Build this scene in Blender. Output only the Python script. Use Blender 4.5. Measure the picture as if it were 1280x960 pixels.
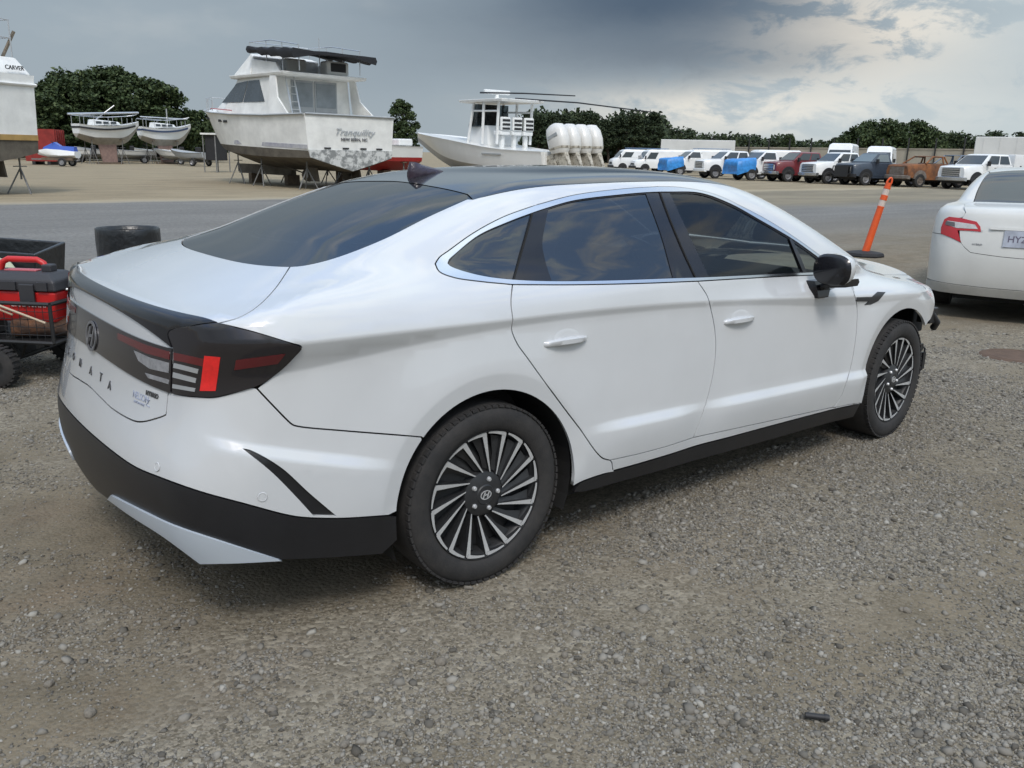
import bpy, bmesh, math, random
import numpy as np
from mathutils import Vector, Matrix
from mathutils.geometry import delaunay_2d_cdt

for o in list(bpy.data.objects):
    bpy.data.objects.remove(o, do_unlink=True)
SC = bpy.context.scene
COL = SC.collection
R = math.radians

# ------------------------------------------------------------------ camera
# world: X = forward axis of the sedan, Y = its left, Z up, origin on the ground below its rear axle (metres)
CF, CP, CYAW, CPIT, CROL = 1076.4, np.array([-1.7343, -3.1489, 1.5061]), 0.88662, -0.261786, 0.021086
_d = np.array([math.cos(CPIT)*math.cos(CYAW), math.cos(CPIT)*math.sin(CYAW), math.sin(CPIT)])
_r = np.array([math.sin(CYAW), -math.cos(CYAW), 0.0]); _u = np.cross(_r, _d)
_r, _u = math.cos(CROL)*_r+math.sin(CROL)*_u, -math.sin(CROL)*_r+math.cos(CROL)*_u
cam = bpy.data.cameras.new('camera'); camo = bpy.data.objects.new('camera', cam); COL.objects.link(camo)
cam.sensor_width = 36.0; cam.lens = CF/1280*36.0; cam.clip_start = 0.05; cam.clip_end = 6000
M = Matrix.Identity(4)
for i in range(3):
    M[i][0] = _r[i]; M[i][1] = _u[i]; M[i][2] = -_d[i]; M[i][3] = CP[i]
camo.matrix_world = M
SC.camera = camo
SC.render.resolution_x = 1024; SC.render.resolution_y = 768

def pix_rays(px):
    px = np.atleast_2d(np.asarray(px, float))
    v = _d*CF + _r*(px[:, :1]-640) + _u*(480-px[:, 1:2])
    return v/np.linalg.norm(v, axis=1)[:, None]
def at_plane(px, py, axis, val):
    v = pix_rays([(px, py)])[0]; s = (val-CP[axis])/v[axis]; return CP+s*v
def at_dist(px, py, dist):
    """point on the pixel's ray at a horizontal distance (m)"""
    v = pix_rays([(px, py)])[0]; return CP+v*dist/math.hypot(v[0], v[1])

# ------------------------------------------------------------------ sky and sun
SUN_EL, SUN_AZ = R(50), R(238)      # azimuth measured from +X towards +Y
W = bpy.data.worlds.new('World'); SC.world = W; W.use_nodes = True
def build_world():
    nt = W.node_tree; N = nt.nodes; L = nt.links; N.clear()
    out = N.new('ShaderNodeOutputWorld'); bg = N.new('ShaderNodeBackground'); L.new(bg.outputs[0], out.inputs[0])
    bg.inputs['Strength'].default_value = 0.15
    sky = N.new('ShaderNodeTexSky'); sky.sky_type = 'NISHITA'; sky.sun_disc = False
    sky.sun_elevation = SUN_EL; sky.sun_rotation = math.pi/2-SUN_AZ
    sky.air_density = 1.0; sky.dust_density = 2.5; sky.ozone_density = 1.5
    tc = N.new('ShaderNodeTexCoord')
    def math_(op, a, b=None, c=None, clamp=False):
        m = N.new('ShaderNodeMath'); m.operation = op; m.use_clamp = clamp
        for k, v in enumerate((a, b, c)):
            if v is None: continue
            if isinstance(v, (int, float)): m.inputs[k].default_value = v
            else: L.new(v, m.inputs[k])
        return m.outputs[0]
    def vdot(vec):
        m = N.new('ShaderNodeVectorMath'); m.operation = 'DOT_PRODUCT'
        L.new(tc.outputs['Generated'], m.inputs[0]); m.inputs[1].default_value = vec; return m.outputs['Value']
    sep = N.new('ShaderNodeSeparateXYZ'); L.new(tc.outputs['Generated'], sep.inputs[0])
    def noise(scale, detail, rough, off=(0, 0, 0), zs=2.6, dist=0.0):
        mp = N.new('ShaderNodeMapping'); L.new(tc.outputs['Generated'], mp.inputs[0]); mp.inputs['Location'].default_value = off; mp.inputs['Scale'].default_value = (1, 1, zs)
        n = N.new('ShaderNodeTexNoise'); n.inputs['Scale'].default_value = scale; n.inputs['Detail'].default_value = detail
        n.inputs['Roughness'].default_value = rough; n.inputs['Distortion'].default_value = dist
        L.new(mp.outputs[0], n.inputs['Vector']); return n.outputs[0]
    def mrange(v, a, b, c=0.0, d=1.0, smooth=True):
        m = N.new('ShaderNodeMapRange'); m.interpolation_type = 'SMOOTHSTEP' if smooth else 'LINEAR'; L.new(v, m.inputs[0])
        for k, q in enumerate((a, b, c, d)): m.inputs[k+1].default_value = q
        return m.outputs[0]
    def mix(fac, a, b, bt='MIX'):
        m = N.new('ShaderNodeMix'); m.data_type = 'RGBA'; m.blend_type = bt
        if isinstance(fac, (int, float)): m.inputs[0].default_value = fac
        else: L.new(fac, m.inputs[0])
        for k, v in ((6, a), (7, b)):
            if isinstance(v, tuple): m.inputs[k].default_value = (*v, 1)
            else: L.new(v, m.inputs[k])
        return m.outputs[2]
    n_big = noise(2.2, 6, .55, (3.1, 1.7, .2)); n_med = noise(5.5, 6, .55, (1.4, 7.7, 3.2)); n_fine = noise(13, 8, .62, (5.5, .7, 8.2), dist=.4)
    wob = math_('MULTIPLY_ADD', n_med, 1.0, -.5); wob2 = math_('MULTIPLY_ADD', n_fine, 1.0, -.5)
    def blob(px, py, a, b, wa=.10, wb=.05):
        """soft mask round the sky direction of a photo pixel; half-widths a (across) and b (up) in radians, ragged edge"""
        d0 = pix_rays([(px, py)])[0]; e1 = np.array([d0[1], -d0[0], 0]); e1 /= np.linalg.norm(e1); e2 = np.cross(e1, d0)
        u = math_('ADD', math_('DIVIDE', vdot(tuple(e1)), a), math_('MULTIPLY', wob, wa/a))
        v = math_('DIVIDE', math_('SUBTRACT', vdot(tuple(e2)), float(e2@d0)), b); v = math_('ADD', v, math_('MULTIPLY', wob2, wb/b))
        r2 = math_('ADD', math_('MULTIPLY', u, u), math_('MULTIPLY', v, v))
        ahead = mrange(vdot(tuple(d0)), .2, .6)
        return math_('MULTIPLY', math_('EXPONENT', math_('MULTIPLY', r2, -1.0)), ahead)
    # broken overcast everywhere: blue-grey sheet with thinner, brighter and a few clear places
    rightdir = vdot(tuple(float(q) for q in np.array([_r[0], _r[1], 0])))
    side = mrange(rightdir, -.15, .55)
    sheet = mix(side, (1.62, 1.95, 2.22), (2.45, 2.85, 3.05))
    sheet = mix(mrange(n_big, .38, .68), sheet, (1.42, 1.72, 1.98))
    sheet = mix(math_('MULTIPLY', mrange(n_med, .52, .75), .40), sheet, (2.4, 2.6, 2.7))
    high = mrange(sep.outputs['Z'], .22, .55)
    clear = mix(.6, sky.outputs[0], (.55, 1.1, 2.1))
    gaps = math_('MULTIPLY', high, mrange(n_big, .44, .54))
    skyc = mix(math_('MULTIPLY', gaps, .9), sheet, clear)
    skyc = mix(math_('MULTIPLY', high, mrange(n_med, .46, .66, 0, .85)), skyc, (2.8, 2.85, 2.8))
    # haze towards the horizon
    hz = mix(side, (1.68, 1.95, 2.14), (2.85, 3.1, 3.1))
    skyc = mix(mrange(sep.outputs['Z'], .0, .16, .75, 0.0), skyc, hz)
    # the break in the cloud with its lit edges, and the storm base beside it
    skyc = mix(math_('MULTIPLY', blob(1120, 60, .20, .075, .1, .04), .75), skyc, (2.55, 2.95, 3.15))
    lit = math_('MULTIPLY', blob(1065, 38, .115, .058, .12, .05), mrange(n_fine, .38, .50))
    skyc = mix(lit, skyc, (5.6, 5.2, 4.5))
    low = math_('MULTIPLY', blob(905, 132, .16, .024, .10, .03), mrange(n_fine, .36, .56, 0, .9))
    skyc = mix(low, skyc, (4.3, 4.1, 3.65))
    skyc = mix(math_('MULTIPLY', blob(840, 70, .22, .030, .12, .03), .85), skyc, (1.05, 1.25, 1.45))
    skyc = mix(math_('MULTIPLY', blob(815, -4, .23, .062, .08, .025), .97), skyc, (.36, .54, .80))
    skyc = mix(math_('MULTIPLY', blob(560, 95, .22, .03, .1, .03), .20), skyc, (1.2, 1.5, 1.78))
    # overcast skies grow brighter towards the zenith
    zen = math_('MULTIPLY_ADD', mrange(sep.outputs['Z'], .14, .85, smooth=False), 1.45, 1.0)
    vm = N.new('ShaderNodeVectorMath'); vm.operation = 'SCALE'; L.new(skyc, vm.inputs[0]); L.new(zen, vm.inputs['Scale'])
    L.new(vm.outputs[0], bg.inputs['Color'])
build_world()
sl = bpy.data.lights.new('sun', 'SUN'); sl.energy = 1.2; sl.angle = R(14); sl.color = (1.0, 0.96, 0.9)
so = bpy.data.objects.new('sun', sl); COL.objects.link(so)
sd = Vector((math.cos(SUN_EL)*math.cos(SUN_AZ), math.cos(SUN_EL)*math.sin(SUN_AZ), math.sin(SUN_EL)))
so.rotation_euler = sd.to_track_quat('Z', 'Y').to_euler(); so.location = (0, 0, 30)
SC.view_settings.view_transform = 'Standard'; SC.view_settings.look = 'None'
SC.view_settings.exposure = 0.5; SC.view_settings.gamma = 1.0; SC.view_settings.use_curve_mapping = False
# ------------------------------------------------------------------ helpers
def tag(o, label, cat, group=None):
    o['label'] = label; o['category'] = cat
    if group: o['group'] = group
    return o
def link(name, me, mat=None, parent=None):
    o = bpy.data.objects.new(name, me); COL.objects.link(o)
    if me is not None and mat is not None:
        me.materials.clear()
        for m in (mat if isinstance(mat, (list, tuple)) else [mat]): me.materials.append(m)
    if parent is not None: o.parent = parent
    return o
def thing(name, label, cat, loc=(0, 0, 0), rz=0.0, group=None):
    o = bpy.data.objects.new(name, None); COL.objects.link(o); o.empty_display_size = 0.2
    o.location = loc; o.rotation_euler = (0, 0, rz); tag(o, label, cat, group); return o
def copy_tree(src, parent=None):
    o = src.copy(); COL.objects.link(o); o.parent = parent
    for c in src.children: copy_tree(c, o)
    return o
class MB:
    """collects simple solids into one mesh"""
    def __init__(s): s.v = []; s.f = []; s.n = 0
    def add(s, v, f):
        v = [tuple(map(float, q)) for q in v]; s.v += v; s.f += [tuple(i+s.n for i in q) for q in f]; s.n += len(v); return s
    def box(s, x0, x1, y0, y1, z0, z1, m=None):
        v = [(x, y, z) for z in (z0, z1) for y in (y0, y1) for x in (x0, x1)]
        if m is not None: v = [tuple(m @ Vector(q)) for q in v]
        return s.add(v, [(0, 2, 3, 1), (4, 5, 7, 6), (0, 1, 5, 4), (2, 6, 7, 3), (0, 4, 6, 2), (1, 3, 7, 5)])
    def tube(s, pts, rad, seg=8, cap=True, closed=False):
        pts = [Vector(q) for q in pts]; n = len(pts); rr = rad if isinstance(rad, (list, tuple)) else [rad]*n
        rings = []; up = Vector((0.0123, 0.02, 1.0)).normalized(); prev = None
        for i, q in enumerate(pts):
            a = pts[(i-1) % n] if (closed or i > 0) else q; b = pts[(i+1) % n] if (closed or i < n-1) else q
            t = (b-a).normalized()
            if prev is None:
                h = up if abs(t.dot(up)) < 0.9 else Vector((1, 0.03, 0.02))
                e1 = t.cross(h).normalized()
            else:
                e1 = (prev - t*prev.dot(t)); e1 = e1.normalized() if e1.length > 1e-6 else t.orthogonal().normalized()
            prev = e1; e2 = t.cross(e1)
            rings.append([q+(e1*math.cos(2*math.pi*k/seg)+e2*math.sin(2*math.pi*k/seg))*rr[i] for k in range(seg)])
        v = [w for r_ in rings for w in r_]; f = []
        for i in range(n if closed else n-1):
            j = (i+1) % n
            for k in range(seg): f.append((i*seg+k, i*seg+(k+1) % seg, j*seg+(k+1) % seg, j*seg+k))
        if cap and not closed: f.append(tuple(range(seg-1, -1, -1))); f.append(tuple((n-1)*seg+k for k in range(seg)))
        return s.add(v, f)
    def lathe(s, prof, seg=32, axis='z', c=(0, 0, 0), closed=False, arc=None):
        n = len(prof); v = []; f = []
        for k in range(seg):
            a = 2*math.pi*k/seg; ca, sa = math.cos(a), math.sin(a)
            for r_, h in prof:
                if axis == 'z': q = (r_*ca, r_*sa, h)
                elif axis == 'y': q = (r_*ca, h, r_*sa)
                else: q = (h, r_*ca, r_*sa)
                v.append((q[0]+c[0], q[1]+c[1], q[2]+c[2]))
        for k in range(seg):
            k2 = (k+1) % seg
            for i in range(n if closed else n-1):
                j = (i+1) % n; f.append((k*n+i, k2*n+i, k2*n+j, k*n+j))
        return s.add(v, f)
    def prism(s, poly, axis, a, b):
        """poly: 2-D points; extruded along axis from a to b"""
        n = len(poly); mk = {'x': lambda p, h: (h, p[0], p[1]), 'y': lambda p, h: (p[0], h, p[1]), 'z': lambda p, h: (p[0], p[1], h)}[axis]
        v = [mk(p, a) for p in poly]+[mk(p, b) for p in poly]
        f = [tuple(range(n-1, -1, -1)), tuple(range(n, 2*n))]+[(i, (i+1) % n, (i+1) % n+n, i+n) for i in range(n)]
        return s.add(v, f)
    def loft(s, rings, cap=True, closed_ring=True):
        n = len(rings[0]); v = [q for r_ in rings for q in r_]; f = []
        for i in range(len(rings)-1):
            for k in range(n if closed_ring else n-1):
                f.append((i*n+k, i*n+(k+1) % n, (i+1)*n+(k+1) % n, (i+1)*n+k))
        if cap: f.append(tuple(range(n-1, -1, -1))); f.append(tuple((len(rings)-1)*n+k for k in range(n)))
        return s.add(v, f)
    def mesh(s, name, smooth=None):
        me = bpy.data.meshes.new(name); me.from_pydata(s.v, [], s.f); me.update()
        bm = bmesh.new(); bm.from_mesh(me); bmesh.ops.recalc_face_normals(bm, faces=bm.faces)
        if smooth is not None:
            for f_ in bm.faces: f_.smooth = True
            for e in bm.edges:
                if len(e.link_faces) == 2 and e.calc_face_angle(0) > R(smooth): e.smooth = False
        bm.to_mesh(me); bm.free(); return me
    def build(s, name, mat, parent=None, smooth=None, bevel=None):
        o = link(name, s.mesh(name, smooth), mat, parent)
        if bevel:
            bv = o.modifiers.new('bevel', 'BEVEL'); bv.width = bevel; bv.segments = 2; bv.limit_method = 'ANGLE'; bv.angle_limit = R(35)
            bv.harden_normals = False
        return o
def text_mesh(s, size, ext=0.002, name='lettering', shear=0.0, spacing=1.0, italic_bold=0.0):
    cu = bpy.data.curves.new(name, 'FONT'); cu.body = s; cu.size = size; cu.extrude = ext; cu.align_x = 'CENTER'; cu.align_y = 'CENTER'
    cu.shear = shear; cu.space_character = spacing; cu.offset = italic_bold; cu.resolution_u = 3
    o = bpy.data.objects.new(name, cu); COL.objects.link(o)
    dg = bpy.context.evaluated_depsgraph_get(); me = bpy.data.meshes.new_from_object(o.evaluated_get(dg))
    bpy.data.objects.remove(o); bpy.data.curves.remove(cu); return me

# ------------------------------------------------------------------ materials
MATS = {}
def mat(name, col, rough=0.6, metal=0.0, var=0.0, vscale=6.0, bump=0.0, bscale=60.0, coat=0.0, spec=0.5, emit=None, detail=6, col2=None, dust=None, lo=0.35, hi=0.7):
    if name in MATS: return MATS[name]
    m = bpy.data.materials.new(name); m.use_nodes = True; nt = m.node_tree; N = nt.nodes; L = nt.links
    b = N['Principled BSDF']; b.inputs['Base Color'].default_value = (*col, 1); b.inputs['Roughness'].default_value = rough
    b.inputs['Metallic'].default_value = metal; b.inputs['Specular IOR Level'].default_value = spec
    if coat: b.inputs['Coat Weight'].default_value = coat; b.inputs['Coat Roughness'].default_value = 0.03; b.inputs['Coat IOR'].default_value = 1.7 if coat >= .9 else 1.5
    if emit: b.inputs['Emission Color'].default_value = (*emit[0], 1); b.inputs['Emission Strength'].default_value = emit[1]
    tc = N.new('ShaderNodeTexCoord')
    if var or col2:
        n = N.new('ShaderNodeTexNoise'); n.inputs['Scale'].default_value = vscale; n.inputs['Detail'].default_value = detail; n.inputs['Roughness'].default_value = 0.62
        L.new(tc.outputs['Object'], n.inputs['Vector'])
        mr = N.new('ShaderNodeMapRange'); L.new(n.outputs[0], mr.inputs[0]); mr.inputs[1].default_value = lo; mr.inputs[2].default_value = hi
        mx = N.new('ShaderNodeMix'); mx.data_type = 'RGBA'; L.new(mr.outputs[0], mx.inputs[0])
        c2 = col2 if col2 else tuple(c*(1-var) for c in col)
        mx.inputs[6].default_value = (*col, 1); mx.inputs[7].default_value = (*c2, 1); L.new(mx.outputs[2], b.inputs['Base Color'])
    if bump:
        n2 = N.new('ShaderNodeTexNoise'); n2.inputs['Scale'].default_value = bscale; n2.inputs['Detail'].default_value = 4
        L.new(tc.outputs['Object'], n2.inputs['Vector'])
        bp = N.new('ShaderNodeBump'); bp.inputs['Strength'].default_value = bump; bp.inputs['Distance'].default_value = 0.02
        L.new(n2.outputs[0], bp.inputs['Height']); L.new(bp.outputs[0], b.inputs['Normal'])
    MATS[name] = m; return m
def glass_mat(name, tint=(0.35, 0.4, 0.42), trans=0.5, rough=0.02, base=(0.012, 0.015, 0.018), ior=1.52):
    """tinted car glass: dark body that lets a share of the light through, with a mirror-like surface"""
    if name in MATS: return MATS[name]
    m = bpy.data.materials.new(name); m.use_nodes = True; nt = m.node_tree; N = nt.nodes; L = nt.links
    b = N['Principled BSDF']; b.inputs['Base Color'].default_value = (*base, 1); b.inputs['Roughness'].default_value = rough
    b.inputs['IOR'].default_value = ior; b.inputs['Specular IOR Level'].default_value = 0.5
    t = N.new('ShaderNodeBsdfTransparent'); t.inputs[0].default_value = (*tint, 1)
    fr = N.new('ShaderNodeFresnel'); fr.inputs[0].default_value = ior
    iv = N.new('ShaderNodeMath'); iv.operation = 'SUBTRACT'; iv.inputs[0].default_value = 1.0; L.new(fr.outputs[0], iv.inputs[1])
    ml = N.new('ShaderNodeMath'); ml.operation = 'MULTIPLY'; L.new(iv.outputs[0], ml.inputs[0]); ml.inputs[1].default_value = trans
    mx = N.new('ShaderNodeMixShader'); L.new(ml.outputs[0], mx.inputs[0]); L.new(b.outputs[0], mx.inputs[1]); L.new(t.outputs[0], mx.inputs[2])
    L.new(mx.outputs[0], N['Material Output'].inputs[0]); MATS[name] = m; return m
# ------------------------------------------------------------------ ground
def vnoise(x, y, seed=0):
    xi = np.floor(x).astype(np.int64); yi = np.floor(y).astype(np.int64); fx = x-xi; fy = y-yi; fx = fx*fx*(3-2*fx); fy = fy*fy*(3-2*fy)
    def h(a, b):
        v = (a*374761393+b*668265263+seed*974634777) & 0xffffffff; v = ((v ^ (v >> 13))*1274126177) & 0xffffffff; return ((v ^ (v >> 16)) & 0xffff)/65535.0
    return (h(xi, yi)*(1-fx)+h(xi+1, yi)*fx)*(1-fy)+(h(xi, yi+1)*(1-fx)+h(xi+1, yi+1)*fx)*fy
def fbm(x, y, seed=0, o=4):
    r = 0; a = .5
    for k in range(o): r = r+a*vnoise(x*2**k, y*2**k, seed+k*17); a *= .5
    return r/(1-.5**o)
def dirt_mask(x, y):
    """1 where the lot is bare, packed dirt (old tyre tracks, roughly along the car), 0 where loose gravel lies"""
    yy = y+.12*x
    a = fbm(x*.35+3, yy*1.25+1.3, 5); b = fbm(x*1.3, yy*1.6, 9)
    return np.clip((a*.72+b*.28-.44)*8, 0, 1)
def gheight(x, y):
    r = np.hypot(x, y); near = np.clip((14-r)/8, 0, 1)
    return near*((fbm(x*.9, y*1.4, 3)-.5)*.022+(fbm(x*6, y*6, 8, 3)-.5)*.010-dirt_mask(x, y)*.006)
def axis_pts():
    a = np.arange(-7, 9.001, .05); o1 = 9+np.cumsum(.06*1.09**np.arange(1, 90)); o2 = -7-np.cumsum(.06*1.09**np.arange(1, 88))
    return np.concatenate([o2[::-1], a, o1])
def build_ground():
    ax = axis_pts(); X, Y = np.meshgrid(ax, ax, indexing='ij'); Z = gheight(X, Y); n = len(ax)
    v = np.stack([X, Y, Z], -1).reshape(-1, 3); i = np.arange(n*n).reshape(n, n)
    f = np.stack([i[:-1, :-1], i[1:, :-1], i[1:, 1:], i[:-1, 1:]], -1).reshape(-1, 4)
    me = bpy.data.meshes.new('ground'); me.vertices.add(len(v)); me.vertices.foreach_set('co', v.ravel()); me.loops.add(f.size); me.loops.foreach_set('vertex_index', f.ravel())
    me.polygons.add(len(f)); me.polygons.foreach_set('loop_start', np.arange(0, f.size, 4)); me.polygons.foreach_set('loop_total', np.full(len(f), 4)); me.update(calc_edges=True)
    at = me.color_attributes.new('dirt', 'FLOAT_COLOR', 'POINT'); dm = dirt_mask(v[:, 0], v[:, 1])
    at.data.foreach_set('color', np.stack([dm, dm, dm, dm*0+1], -1).ravel())
    me.polygons.foreach_set('use_smooth', np.ones(len(f), bool))
    m = bpy.data.materials.new('gravel_lot'); m.use_nodes = True; nt = m.node_tree; N = nt.nodes; L = nt.links; b = N['Principled BSDF']; b.inputs['Roughness'].default_value = .95; b.inputs['Specular IOR Level'].default_value = .2
    tc = N.new('ShaderNodeTexCoord'); P = tc.outputs['Object']
    def noise(scale, detail=6, rough=.6, off=0, sc=(1, 1, 1)):
        mp = N.new('ShaderNodeMapping'); L.new(P, mp.inputs[0]); mp.inputs['Location'].default_value = (off, off*.7, 0); mp.inputs['Scale'].default_value = sc
        n_ = N.new('ShaderNodeTexNoise'); n_.inputs['Scale'].default_value = scale; n_.inputs['Detail'].default_value = detail; n_.inputs['Roughness'].default_value = rough; L.new(mp.outputs[0], n_.inputs['Vector']); return n_.outputs[0]
    def mrange(v_, a, b_, c=0., d=1.):
        r_ = N.new('ShaderNodeMapRange'); r_.interpolation_type = 'SMOOTHSTEP'; L.new(v_, r_.inputs[0])
        for k, q in enumerate((a, b_, c, d)): r_.inputs[k+1].default_value = q
        return r_.outputs[0]
    def math_(op, a, b_):
        q = N.new('ShaderNodeMath'); q.operation = op
        for k, w in enumerate((a, b_)):
            if isinstance(w, (int, float)): q.inputs[k].default_value = w
            else: L.new(w, q.inputs[k])
        return q.outputs[0]
    def mix(f_, a, b_):
        q = N.new('ShaderNodeMix'); q.data_type = 'RGBA'
        if isinstance(f_, (int, float)): q.inputs[0].default_value = f_
        else: L.new(f_, q.inputs[0])
        for k, w in ((6, a), (7, b_)):
            if isinstance(w, tuple): q.inputs[k].default_value = (*w, 1)
            else: L.new(w, q.inputs[k])
        return q.outputs[2]
    att = N.new('ShaderNodeAttribute'); att.attribute_name = 'dirt'
    vor = N.new('ShaderNodeTexVoronoi'); vor.inputs['Scale'].default_value = 62; L.new(P, vor.inputs['Vector'])
    vor2 = N.new('ShaderNodeTexVoronoi'); vor2.inputs['Scale'].default_value = 150; L.new(P, vor2.inputs['Vector'])
    cr = N.new('ShaderNodeSeparateColor'); L.new(vor.outputs['Color'], cr.inputs[0]); cr2 = N.new('ShaderNodeSeparateColor'); L.new(vor2.outputs['Color'], cr2.inputs[0])
    peb = mix(cr.outputs[0], (0.124, 0.105, 0.077), (0.324, 0.289, 0.226)); peb2 = mix(cr2.outputs[0], (0.108, 0.092, 0.066), (0.292, 0.255, 0.197))
    grav = mix(mrange(noise(9, 5), .42, .58), peb, peb2)
    patch = noise(.33, 5, .6, 2)
    grav = mix(math_('MULTIPLY', mrange(patch, .40, .66), .45), grav, (0.146, 0.122, 0.085))
    dirt = mix(mrange(noise(3.5, 7, .65, 4), .35, .68), (0.200, 0.163, 0.111), (0.124, 0.101, 0.067))
    dirt = mix(math_('MULTIPLY', mrange(noise(.8, 4, .6, 11), .50, .70), .5), dirt, (0.184, 0.118, 0.075))
    dirt = mix(math_('MULTIPLY', cr2.outputs[0], .35), dirt, (0.227, 0.205, 0.164))
    grav = mix(math_('MULTIPLY', mrange(noise(.55, 4, .6, 57), .56, .74), .35), grav, (0.158, 0.113, 0.087))
    near = mix(math_('MULTIPLY', att.outputs['Fac'], .92), grav, dirt)
    # beyond the lane: pale packed sand, with a lighter raised edge; tyre-darkened lanes run along it
    sx = N.new('ShaderNodeSeparateXYZ'); L.new(P, sx.inputs[0])
    edge = math_('ADD', sx.outputs[1], math_('MULTIPLY', math_('SUBTRACT', noise(.25, 5, .6, 7), .5), 2.2))
    sand = mix(mrange(noise(.9, 7, .65, 3, (.35, 1.4, 1)), .35, .7), (0.302, 0.250, 0.168), (0.217, 0.178, 0.120))
    sand = mix(mrange(noise(6, 6, .7, 13), .5, .8), sand, (0.339, 0.290, 0.202))
    grey = mix(mrange(noise(.5, 7, .65, 21, (.3, 1.5, 1)), .35, .7), (.172, .168, .158), (.225, .219, .204))
    grey = mix(math_('MULTIPLY', mrange(noise(14, 6, .75), .40, .66), .55), grey, (.085, .082, .077)); grey = mix(math_('MULTIPLY', mrange(noise(5, 8, .8, 41), .52, .72), .5), grey, (.30, .29, .27))
    far1 = mrange(edge, 3.0, 11.0); col = mix(far1, near, grey)
    rsand = mix(math_('MULTIPLY', mrange(edge, 12., 15.), mrange(sx.outputs[0], 17, 26)), col, mix(mrange(noise(.4, 6, .6, 31, (.4, 1.2, 1)), .38, .62), (0.249, 0.218, 0.159), (0.196, 0.172, 0.127)))
    lip = math_('MULTIPLY', mrange(edge, 21.6, 22.3), mrange(edge, 22.6, 24.0, 1., 0.))
    col = mix(mrange(edge, 21.8, 23.2), rsand, sand); col = mix(math_('MULTIPLY', lip, .4), col, (0.445, 0.385, 0.275))
    L.new(col, b.inputs['Base Color'])
    bp = N.new('ShaderNodeBump'); bp.inputs['Strength'].default_value = .7; bp.inputs['Distance'].default_value = .008
    hgt = math_('ADD', math_('MULTIPLY', vor.outputs['Distance'], -1.0), math_('MULTIPLY', noise(110, 5, .7), .9)); L.new(hgt, bp.inputs['Height']); L.new(bp.outputs[0], b.inputs['Normal'])
    g = link('ground', me, m); g['kind'] = 'structure'; return g
build_ground()
def ico():
    t = (1+5**.5)/2; v = np.array([(-1, t, 0), (1, t, 0), (-1, -t, 0), (1, -t, 0), (0, -1, t), (0, 1, t), (0, -1, -t), (0, 1, -t), (t, 0, -1), (t, 0, 1), (-t, 0, -1), (-t, 0, 1)], float); v /= np.linalg.norm(v[0])
    f = np.array([(0, 11, 5), (0, 5, 1), (0, 1, 7), (0, 7, 10), (0, 10, 11), (1, 5, 9), (5, 11, 4), (11, 10, 2), (10, 7, 6), (7, 1, 8), (3, 9, 4), (3, 4, 2), (3, 2, 6), (3, 6, 8), (3, 8, 9), (4, 9, 5), (2, 4, 11), (6, 2, 10), (8, 6, 7), (9, 8, 1)]); return v, f
def fast_mesh(name, v, f):
    k = f.shape[1]; me = bpy.data.meshes.new(name); me.vertices.add(len(v)); me.vertices.foreach_set('co', np.ascontiguousarray(v, dtype=np.float32).ravel()); me.loops.add(f.size)
    me.loops.foreach_set('vertex_index', f.ravel().astype(np.int32)); me.polygons.add(len(f)); me.polygons.foreach_set('loop_start', np.arange(0, f.size, k, dtype=np.int32)); me.polygons.foreach_set('loop_total', np.full(len(f), k, dtype=np.int32)); me.update(calc_edges=True); return me
def island_mat(name, stops, rough=.9):
    m = bpy.data.materials.new(name); m.use_nodes = True; N = m.node_tree.nodes; L = m.node_tree.links; b = N['Principled BSDF']; b.inputs['Roughness'].default_value = rough; b.inputs['Specular IOR Level'].default_value = .25
    g = N.new('ShaderNodeNewGeometry'); r_ = N.new('ShaderNodeValToRGB'); L.new(g.outputs['Random Per Island'], r_.inputs[0]); e = r_.color_ramp.elements
    while len(e) < len(stops): e.new(.5)
    for k, (p, c) in enumerate(stops): e[k].position = p; e[k].color = (*c, 1)
    L.new(r_.outputs[0], b.inputs['Base Color']); return m
M_stone = island_mat('loose_gravel', [(0, (.080, .072, .060)), (.25, (.150, .138, .118)), (.6, (.205, .188, .160)), (.92, (.265, .247, .214)), (1, (.33, .312, .275))])
def octa():
    v = np.array([(1, 0, 0), (-1, 0, 0), (0, 1, 0), (0, -1, 0), (0, 0, 1), (0, 0, -1)], float)
    return v, np.array([(0, 2, 4), (2, 1, 4), (1, 3, 4), (3, 0, 4), (2, 0, 5), (1, 2, 5), (3, 1, 5), (0, 3, 5)])
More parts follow.
